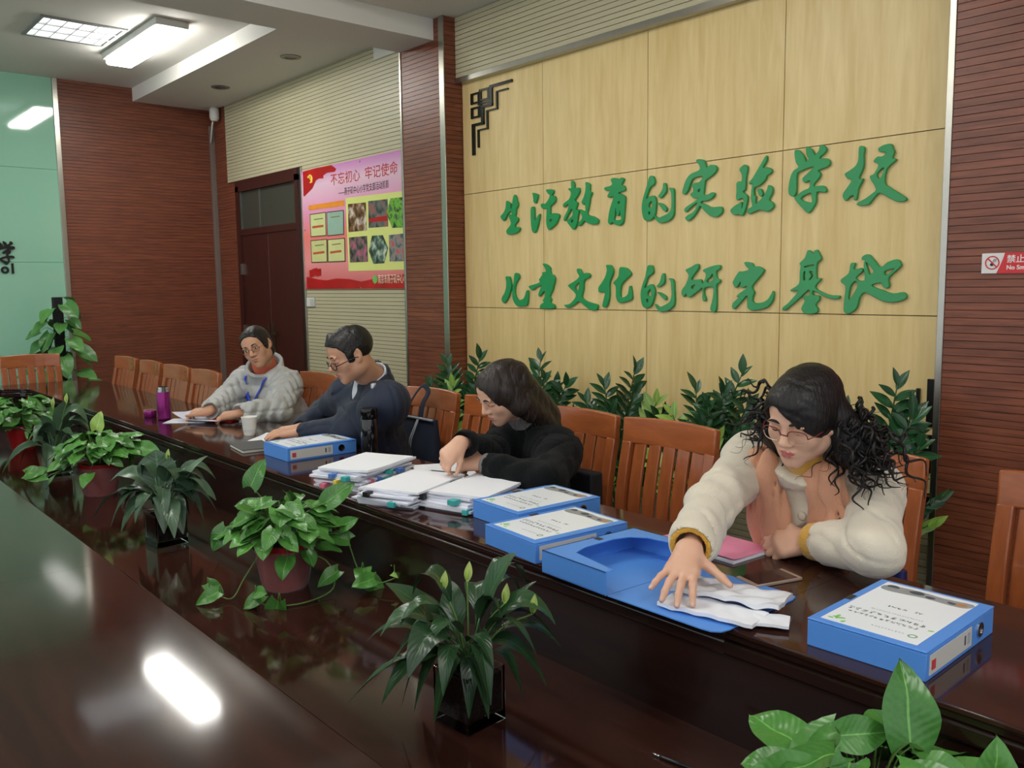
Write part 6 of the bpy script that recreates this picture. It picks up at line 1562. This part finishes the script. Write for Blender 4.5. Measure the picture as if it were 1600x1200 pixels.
# ---- woman in black
J = dict(head=(-2.384, 2.012, 1.066), neck=(-2.392, 2.150, 0.925), rs=(-2.556, 2.200, 0.872), ls=(-2.245, 2.145, 0.842), re=(-2.414, 1.978, 0.842), rw=(-2.335, 1.782, 0.918), le=(-2.076, 1.932, 0.800), lw=(-2.305, 1.850, 0.842), hip=(-2.42, 2.20, 0.56))
front = unit(-0.12, -0.99, 0.0); side = unit(-0.99, 0.12, 0)
t = thing('person', 'woman in a black fuzzy sweater with long hair looking down at her hands', 'person', (-2.42, 2.20, 0.0))
H = Head(J['head'], (-0.15, -0.86, -0.46), roll=math.radians(4), sc=0.88)
nails = []
G = Field(*boxof([J[k] for k in ('head', 'neck', 'rs', 'ls', 're', 'rw', 'le', 'lw')] + [(-2.36, 1.66, 0.85), (-2.42, 1.74, 0.82)], 0.13), 0.0036)
sdf_head(G, H, cheek=0.97, jaw=0.92)
G.cone(H(0, -0.015, -0.06), J['neck'], 0.045, 0.048, 0.03)
G.cone(np.array(J['neck']), (np.array(J['rs']) + np.array(J['ls'])) / 2 - np.array([0, -0.03, 0.12]), 0.045, 0.045, 0.04)
arm_core(G, J['rs'], J['re'], J['rw']); arm_core(G, J['ls'], J['le'], J['lw'])
sdf_hand(G, J['rw'], unit(-0.10, -0.75, -0.62), unit(0.45, -0.65, 0.55), True, (0.06, 0.0, -0.05, -0.10), ((0.7, 0.9, 0.5), (0.8, 0.95, 0.5), (0.85, 0.95, 0.5), (0.9, 0.95, 0.5)), (0.40, -0.2, 0.35), 0.87, nails=nails)
sdf_hand(G, J['lw'], unit(-0.92, -0.30, -0.05), unit(0.05, -0.60, 0.80), False, (0.06, 0.0, -0.05, -0.10), ((0.55, 0.8, 0.45), (0.65, 0.85, 0.45), (0.75, 0.85, 0.45), (0.8, 0.85, 0.45)), (0.42, 0.15, 0.3), 0.87, nails=nails)
wobj('body', G.mesh(), m_skin_f, t)
face_parts(t, H, mat('soft lips', (186, 112, 102), 0.4), G=G)
m_knit = mat('black fuzzy knit', (9, 12, 14), 0.95, sheen=0.05, spec=0.2, bump=0.6, bscale=220)
G = Field(*boxof([J[k] for k in ('neck', 'rs', 'ls', 're', 'rw', 'le', 'lw', 'hip')], 0.20), 0.0058)
torso_cloth(G, J, front, 0.98, 0.138, 0.145)
Gt = G.twin()
rw2 = np.array(J['re']) + (np.array(J['rw']) - np.array(J['re'])) * 0.86; lw2 = np.array(J['le']) + (np.array(J['lw']) - np.array(J['le'])) * 0.84
sleeve(G, J['rs'], J['re'], rw2, 0.074, 0.060, 0.048, 0.04, (0.003, 60, 0.4), (0.003, 66, 1.0))
sleeve(G, J['ls'], J['le'], lw2, 0.076, 0.064, 0.050, 0.08, (0.003, 60, 1.4), (0.003, 66, 2.0))
G.noise(0.0016, 36, 6); G.folds(0.006, 28, 61, 4, 6.0)
Gc = G
nk = np.array(J['neck']); up = nrm3(H.c - nk)
for el, w2 in ((J['re'], rw2), (J['le'], lw2)):
    u = nrm3(np.array(w2) - np.array(el)); G.cone(w2 + u * 0.03, w2 + u * 0.09, 0.036, 0.036, 0.004, 'sub')
wobj('sweater', G.mesh(), m_knit, t)
m_greyk = mat('grey knit', (122, 118, 116), 0.9, bump=0.3, bscale=300)
G = Field(*boxof([J['neck'], H(0, 0, -0.08)], 0.13), 0.0042)
G.cone(nk - up * 0.03, nk + up * 0.07, 0.060, 0.055, 0.01)
wobj('turtleneck', G.mesh(), m_greyk, t)
u = nrm3(np.array(J['lw']) - np.array(J['le'])); G = Field(*boxof([lw2, J['lw']], 0.06), 0.0035)
G.shell(np.array(lw2) + u * 0.01, np.array(J['lw']) - u * 0.004, 0.034, 0.032, 0.004, 0.003); wobj('grey_cuff', G.mesh(), m_greyk, t)
p = Gc.hit(nk + front * 0.35 - np.array([0, 0, 0.13]) - side * 0.02, -front, 0.5)
wobj('pendant', mk(*tubev([tuple(p + np.array([0.008 * math.cos(a), -0.004, 0.016 * math.sin(a)])) for a in [k * PI / 8 for k in range(17)]], 0.0016, 6), smooth=True), MATS['chrome'], t)
G = Field(*boxof([H(0, 0, 0), nk - np.array([0, 0, 0.16])], 0.22), 0.0044)
hair_cap(G, H, 0.010, 0.004)
G.ell(H(0.006, 0.118, -0.018), H.R((0.072, 0.088, 0.094)), H.M, 0.006, 'sub')
G.ell(H(0, 0.10, -0.09), H.R((0.068, 0.10, 0.080)), H.M, 0.008, 'sub')
for s_ in (-1, 1):
    G.cone(H(s_ * 0.074, 0.022, 0.030), H(s_ * 0.080, 0.000, -0.060), 0.020, 0.026, 0.025)
    G.ell(H(s_ * 0.082, -0.006, -0.004), H.R((0.018, 0.030, 0.046)), H.M, 0.02)
    G.cone(H(s_ * 0.080, 0.004, -0.060), H(s_ * 0.078, -0.030, -0.115), 0.026, 0.028, 0.025)
bk = nk - front * 0.075
G.cone(H(0, -0.07, 0.0), bk + np.array([0, 0, 0.025]), 0.075, 0.068, 0.03, axis=front, flat=0.7)
G.cone(H(-0.07, -0.035, -0.06), bk - side * 0.065 + np.array([0, 0, -0.03]), 0.036, 0.030, 0.03)
G.cone(H(0.07, -0.035, -0.06), bk + side * 0.065 + np.array([0, 0, -0.03]), 0.034, 0.030, 0.03)
G.folds(0.0035, 70, 12, 4, 3.0, stretch=(1.5, 1.5, 0.3))
wobj('hair', G.mesh(), m_hair_br, t)
strands(t, 40, 8, [(bk - side * 0.09 + np.array([0, 0, -0.04]), 0.03), (H(-0.09, -0.03, -0.08), 0.02)], m_hair_br, curl=0.005, ln=(0.05, 0.10))
legs(t, J, m_dark_tr, m_shoe, front, side)

# ---- man in the navy jacket
J = dict(head=(-3.250, 1.902, 1.167), neck=(-3.299, 2.044, 1.030), rs=(-3.490, 2.035, 0.962), ls=(-3.116, 2.000, 0.956), re=(-3.760, 2.045, 0.850), rw=(-3.632, 1.838, 0.806), le=(-3.372, 1.945, 0.826), lw=(-3.590, 1.835, 0.794), hip=(-3.40, 2.13, 0.57))
J['rw'] = (-3.655, 1.868, 0.804)
front = unit(-0.20, -0.98, 0.0); side = unit(-0.98, 0.20, 0)
t = thing('person', 'man in a navy jacket with black glasses reaching over the table', 'person', (-3.40, 2.13, 0.0))
H = Head(J['head'], (-0.18, -0.90, -0.38), roll=math.radians(0), sc=0.93)
nails = []
G = Field(*boxof([J[k] for k in ('head', 'neck', 'rs', 'ls', 're', 'rw', 'le', 'lw')] + [(-3.76, 1.70, 0.77)], 0.13), 0.0038)
sdf_head(G, H, cheek=1.06, jaw=1.12, male=True)
G.cone(H(0, -0.015, -0.06), J['neck'], 0.058, 0.062, 0.03)
G.cone(np.array(J['neck']), (np.array(J['rs']) + np.array(J['ls'])) / 2 - np.array([0, -0.03, 0.12]), 0.045, 0.045, 0.04)
arm_core(G, J['rs'], J['re'], J['rw']); arm_core(G, J['ls'], J['le'], J['lw'])
sdf_hand(G, J['lw'], unit(-0.80, -0.58, -0.12), unit(-0.10, -0.05, 1.0), False, (0.14, 0.02, -0.12, -0.25), ((0.05, 0.25, 0.15), (0.05, 0.25, 0.15), (0.05, 0.28, 0.15), (0.05, 0.3, 0.15)), (0.55, -0.1, 0.1), 1.04, nails=nails)
sdf_hand(G, J['rw'], unit(-0.75, -0.62, -0.16), unit(-0.10, -0.05, 1.0), True, (0.10, 0.0, -0.10, -0.2), ((0.1, 0.3, 0.2), (0.1, 0.3, 0.2), (0.1, 0.3, 0.2), (0.1, 0.3, 0.2)), (0.5, -0.1, 0.1), 1.04)
wobj('body', G.mesh(), m_skin_t, t)
face_parts(t, H, m_lips_n, G=G, lip_w=1.1, brow_w=0.8)
glasses(t, H, mat('black frame', (20, 22, 26), 0.25), 0.025, 0.017, y=0.110, z=-0.014, th=0.0019)
m_navy = mat('navy jacket cloth', (20, 31, 52), 0.7, sheen=0.08, var=0.08, vscale=12, bump=0.1, bscale=400)
G = Field(*boxof([J[k] for k in ('neck', 'rs', 'ls', 're', 'rw', 'le', 'lw', 'hip')], 0.22), 0.006)
torso_cloth(G, J, front, 1.06, 0.150, 0.155)
Gt = G.twin()
rw2 = np.array(J['re']) + (np.array(J['rw']) - np.array(J['re'])) * 0.95; lw2 = np.array(J['le']) + (np.array(J['lw']) - np.array(J['le'])) * 0.93
sleeve(G, J['rs'], J['re'], rw2, 0.072, 0.060, 0.047, 0.09, (0.002, 50, 0.4), (0.002, 60, 1.0))
sleeve(G, J['ls'], J['le'], lw2, 0.070, 0.060, 0.048, 0.09, (0.002, 46, 1.4), (0.002, 55, 2.0))
nk = np.array(J['neck']); up = nrm3(H.c + np.array([0, 0.05, 0]) - nk)
G.shell(nk - up * 0.03, nk + up * 0.050, 0.074, 0.076, 0.008, 0.02)
G.noise(0.0016, 26, 16); G.folds(0.007, 24, 71, 5, 7.0)
Gc = G
for el, w2 in ((J['re'], rw2), (J['le'], lw2)):
    u = nrm3(np.array(w2) - np.array(el)); G.cone(w2 + u * 0.030, w2 + u * 0.10, 0.038, 0.038, 0.004, 'sub')
G.cone(nk + up * 0.01, nk + up * 0.12, 0.062, 0.070, 0.008, 'sub')
G.ell(nk + front * 0.10 + np.array([0, 0, 0.01]), (0.030, 0.06, 0.085), None, 0.01, 'sub')      # open front
wobj('jacket', G.mesh(), m_navy, t)
m_shirt = mat('pale blue shirt', (206, 212, 222), 0.8)
G = Field(*boxof([nk], 0.16), 0.0045)
G.shell(nk - up * 0.02, nk + up * 0.055, 0.066, 0.068, 0.004, 0.006)
G.ell(nk + front * 0.055 - np.array([0, 0, 0.06]), (0.05, 0.045, 0.09), None, 0.02)
wobj('shirt', G.mesh(), m_shirt, t)
p = Gc.hit((-2.586, 1.60, 1.106), (-0.970, 0.60, -0.1289), 1.3)
wobj('sleeve_badge', bev(mk(*[[tuple(Vector(q) + Vector(p)) for q in boxv(-0.011, 0.011, -0.011, 0.011, -0.012, 0.012)[0]], boxv(0, 1, 0, 1, 0, 1)[1]]), 0.005, 2), mat('silver badge', (206, 208, 210), 0.35, metal=0.5), t)
G = Field(*boxof([H(0, 0, 0.02)], 0.16), 0.004)
hair_cap(G, H, 0.008, 0.003)
G.ell(H(0, 0.125, 0.0), H.R((0.20, 0.084, 0.080)), H.M, 0.005, 'sub')
G.ell(H(0, 0.112, -0.085), H.R((0.20, 0.105, 0.085)), H.M, 0.005, 'sub')
for s_ in (-1, 1): G.ell(H(s_ * 0.094, -0.002, -0.010), H.R((0.022, 0.024, 0.036)), H.M, 0.005, 'sub')
G.cone(H(0.050, 0.046, 0.104), H(-0.030, 0.066, 0.092), 0.012, 0.012, 0.02)
G.ell(H(0, -0.02, -0.100), H.R((0.11, 0.13, 0.045)), H.M, 0.010, 'sub')
G.folds(0.0022, 90, 22, 4, 3.0)
wobj('hair', G.mesh(), hair_mat('short black hair', (14, 14, 14), (36, 34, 33), (0.2, 1.0, 0.8)), t)
legs(t, J, m_dark_tr, m_shoe, front, side)

# ---- woman in the grey quilted jacket
J = dict(head=(-4.603, 2.103, 1.124), neck=(-4.675, 2.185, 0.975), rs=(-4.838, 2.130, 0.908), ls=(-4.518, 2.228, 0.908), re=(-4.690, 1.930, 0.815), rw=(-4.515, 1.785, 0.806), le=(-4.340, 2.085, 0.790), lw=(-4.338, 1.862, 0.798), hip=(-4.62, 2.30, 0.56))
front = unit(0.20, -0.97, 0.0); side = unit(-0.97, -0.20, 0)
t = thing('person', 'woman in a light grey quilted jacket with blue lanyard reading pages', 'person', (-4.62, 2.30, 0.0))
H = Head(J['head'], (0.66, -0.74, -0.16), roll=math.radians(-20), sc=0.92)
nails = []
G = Field(*boxof([J[k] for k in ('head', 'neck', 'rs', 'ls', 're', 'rw', 'le', 'lw')] + [(-4.65, 1.72, 0.78), (-4.42, 1.74, 0.78)], 0.13), 0.004)
sdf_head(G, H, cheek=1.02, jaw=0.98)
G.cone(H(0, -0.015, -0.06), J['neck'], 0.048, 0.052, 0.03)
G.cone(np.array(J['neck']), (np.array(J['rs']) + np.array(J['ls'])) / 2 - np.array([0, -0.03, 0.12]), 0.045, 0.045, 0.04)
arm_core(G, J['rs'], J['re'], J['rw']); arm_core(G, J['ls'], J['le'], J['lw'])
sdf_hand(G, J['rw'], unit(-0.55, -0.80, -0.10), unit(0.1, -0.2, 0.95), True, (0.06, 0.0, -0.06, -0.12), ((0.5, 0.7, 0.4), (0.55, 0.75, 0.4), (0.6, 0.75, 0.4), (0.6, 0.75, 0.4)), (0.35, 0.1, 0.2), 0.97)
sdf_hand(G, J['lw'], unit(-0.75, -0.62, -0.14), unit(0.15, -0.1, 0.98), False, (0.10, 0.0, -0.10, -0.2), ((0.35, 0.5, 0.3), (0.4, 0.5, 0.3), (0.45, 0.5, 0.3), (0.45, 0.5, 0.3)), (0.45, -0.05, 0.2), 0.97)
wobj('body', G.mesh(), m_skin_t, t)
face_parts(t, H, m_lips_n, G=G, open_eyes=True, smile=0.003)
glasses(t, H, mat('bronze frame', (96, 70, 52), 0.3, metal=0.4), 0.024, 0.015, y=0.104, z=-0.004, th=0.0012)
m_puff = mat('light grey quilted nylon', (172, 174, 172), 0.5, sheen=0.2, var=0.05, vscale=10, bump=0.15, bscale=60)
G = Field(*boxof([J[k] for k in ('neck', 'rs', 'ls', 're', 'rw', 'le', 'lw', 'hip')], 0.23), 0.006)
torso_cloth(G, J, front, 1.08, 0.152, 0.158)
Gt = G.twin()
rw2 = np.array(J['re']) + (np.array(J['rw']) - np.array(J['re'])) * 0.88; lw2 = np.array(J['le']) + (np.array(J['lw']) - np.array(J['le'])) * 0.88
sleeve(G, J['rs'], J['re'], rw2, 0.086, 0.070, 0.054, 0.03, (0.006, 48, 0.4, 1), (0.006, 48, 1.0, 1))
sleeve(G, J['ls'], J['le'], lw2, 0.090, 0.074, 0.056, 0.03, (0.007, 46, 1.4, 1), (0.007, 48, 2.0, 1))
# horizontal quilting on the trunk
gz = G.ax[2][None, None, :] + 0.10 * (G.ax[0][:, None, None] + 4.65) * 0.6
G.f += (0.0075 * (1 - np.abs(np.sin(gz * np.float32(PI / 0.075)))) ** 3).astype(np.float32)
G.noise(0.0018, 34, 26); G.folds(0.005, 42, 81, 4, 6.0)
nk = np.array(J['neck']); up = nrm3(H.c - nk)
G.shell(nk - up * 0.03, nk + up * 0.055, 0.086, 0.098, 0.012, 0.02)
Gc = G
for el, w2 in ((J['re'], rw2), (J['le'], lw2)):
    u = nrm3(np.array(w2) - np.array(el)); G.cone(w2 + u * 0.030, w2 + u * 0.10, 0.040, 0.040, 0.004, 'sub')
G.cone(nk + up * 0.02, nk + up * 0.14, 0.074, 0.086, 0.008, 'sub')
wobj('quilted_jacket', G.mesh(), m_puff, t)
G = Field(*boxof([nk, H(0, 0, -0.08)], 0.14), 0.0045)
G.cone(nk - up * 0.03, nk + up * 0.060, 0.070, 0.066, 0.01)
wobj('neck_scarf', G.mesh(), mat('coral knit', (206, 108, 80), 0.85, bump=0.3, bscale=200), t)
m_lan = mat('blue ribbon', (34, 64, 190), 0.45)
apex = Gt.hit(nk + front * 0.4 - np.array([0, 0, 0.23]), -front, 0.6) + front * 0.010
for s_ in (-1, 1):
    pts = [nk - front * 0.02 + side * s_ * 0.112 + np.array([0, 0, 0.02])]
    for u in (0.18, 0.4, 0.62, 0.82):
        q = nk + side * s_ * 0.105 * (1 - u) - np.array([0, 0, -0.01 + 0.24 * u]); pts.append(Gt.hit(q + front * 0.4, -front, 0.6) + front * 0.010)
    pts.append(apex)
    wobj('lanyard', mk(*tubev(spline([tuple(p) for p in pts], 5), 0.011, 8, flat=0.3), smooth=True), m_lan, t)
wobj('lanyard_drop', mk(*tubev([tuple(apex), tuple(apex - np.array([0, -0.004, 0.05]))], 0.0095, 8, flat=0.25), smooth=True), m_lan, t)
for dz in (0.12, 0.20):
    p = Gt.hit(nk + front * 0.4 - np.array([0, 0, dz]) - side * 0.045, -front, 0.6) + front * 0.004
    wobj('snap_button', mk(*ellv(p, (0.008, 0.005, 0.008), 12, 8), smooth=True), MATS['chrome'], t)
G = Field(*boxof([H(0, 0, 0.0)], 0.18), 0.0042)
hair_cap(G, H, 0.008, 0.004)
G.ell(H(0, 0.122, -0.012), H.R((0.100, 0.088, 0.096)), H.M, 0.006, 'sub')
G.ell(H(0, 0.095, -0.07), H.R((0.100, 0.090, 0.085)), H.M, 0.006, 'sub')
G.ell(H(0, -0.10, -0.01), H.R((0.05, 0.04, 0.05)), H.M, 0.02); G.ell(H(0, -0.06, -0.05), H.R((0.066, 0.05, 0.05)), H.M, 0.02)
G.folds(0.0020, 80, 31, 3, 3.0)
wobj('hair', G.mesh(), hair_mat('pulled back hair', (16, 14, 14), (40, 36, 34), (1.0, 0.12, 0.6)), t)
legs(t, J, m_dark_tr, m_shoe, front, side)
# pages in her hands
o = obj('loose_pages', slab(0.20, 0.28, 0.0015, lambda x, y: 0.004 + 0.05 * max(0.0, (-y - 0.02) / 0.14) ** 2 + 0.012 * max(0, x / 0.1), 8, 12), mat('lavender white paper', (226, 228, 244), 0.65), None, (-4.545, 1.775, ZT), (0, 0, math.radians(-62)))
tag(o, 'curled white pages held by the woman in grey', 'papers')
o = obj('loose_pages', slab(0.16, 0.22, 0.001, lambda x, y: 0.001, 4, 4), m_paper, None, (-4.60, 1.70, ZT), (0, 0, math.radians(-40)))
tag(o, 'white sheet flat on the table below the curled pages', 'papers')
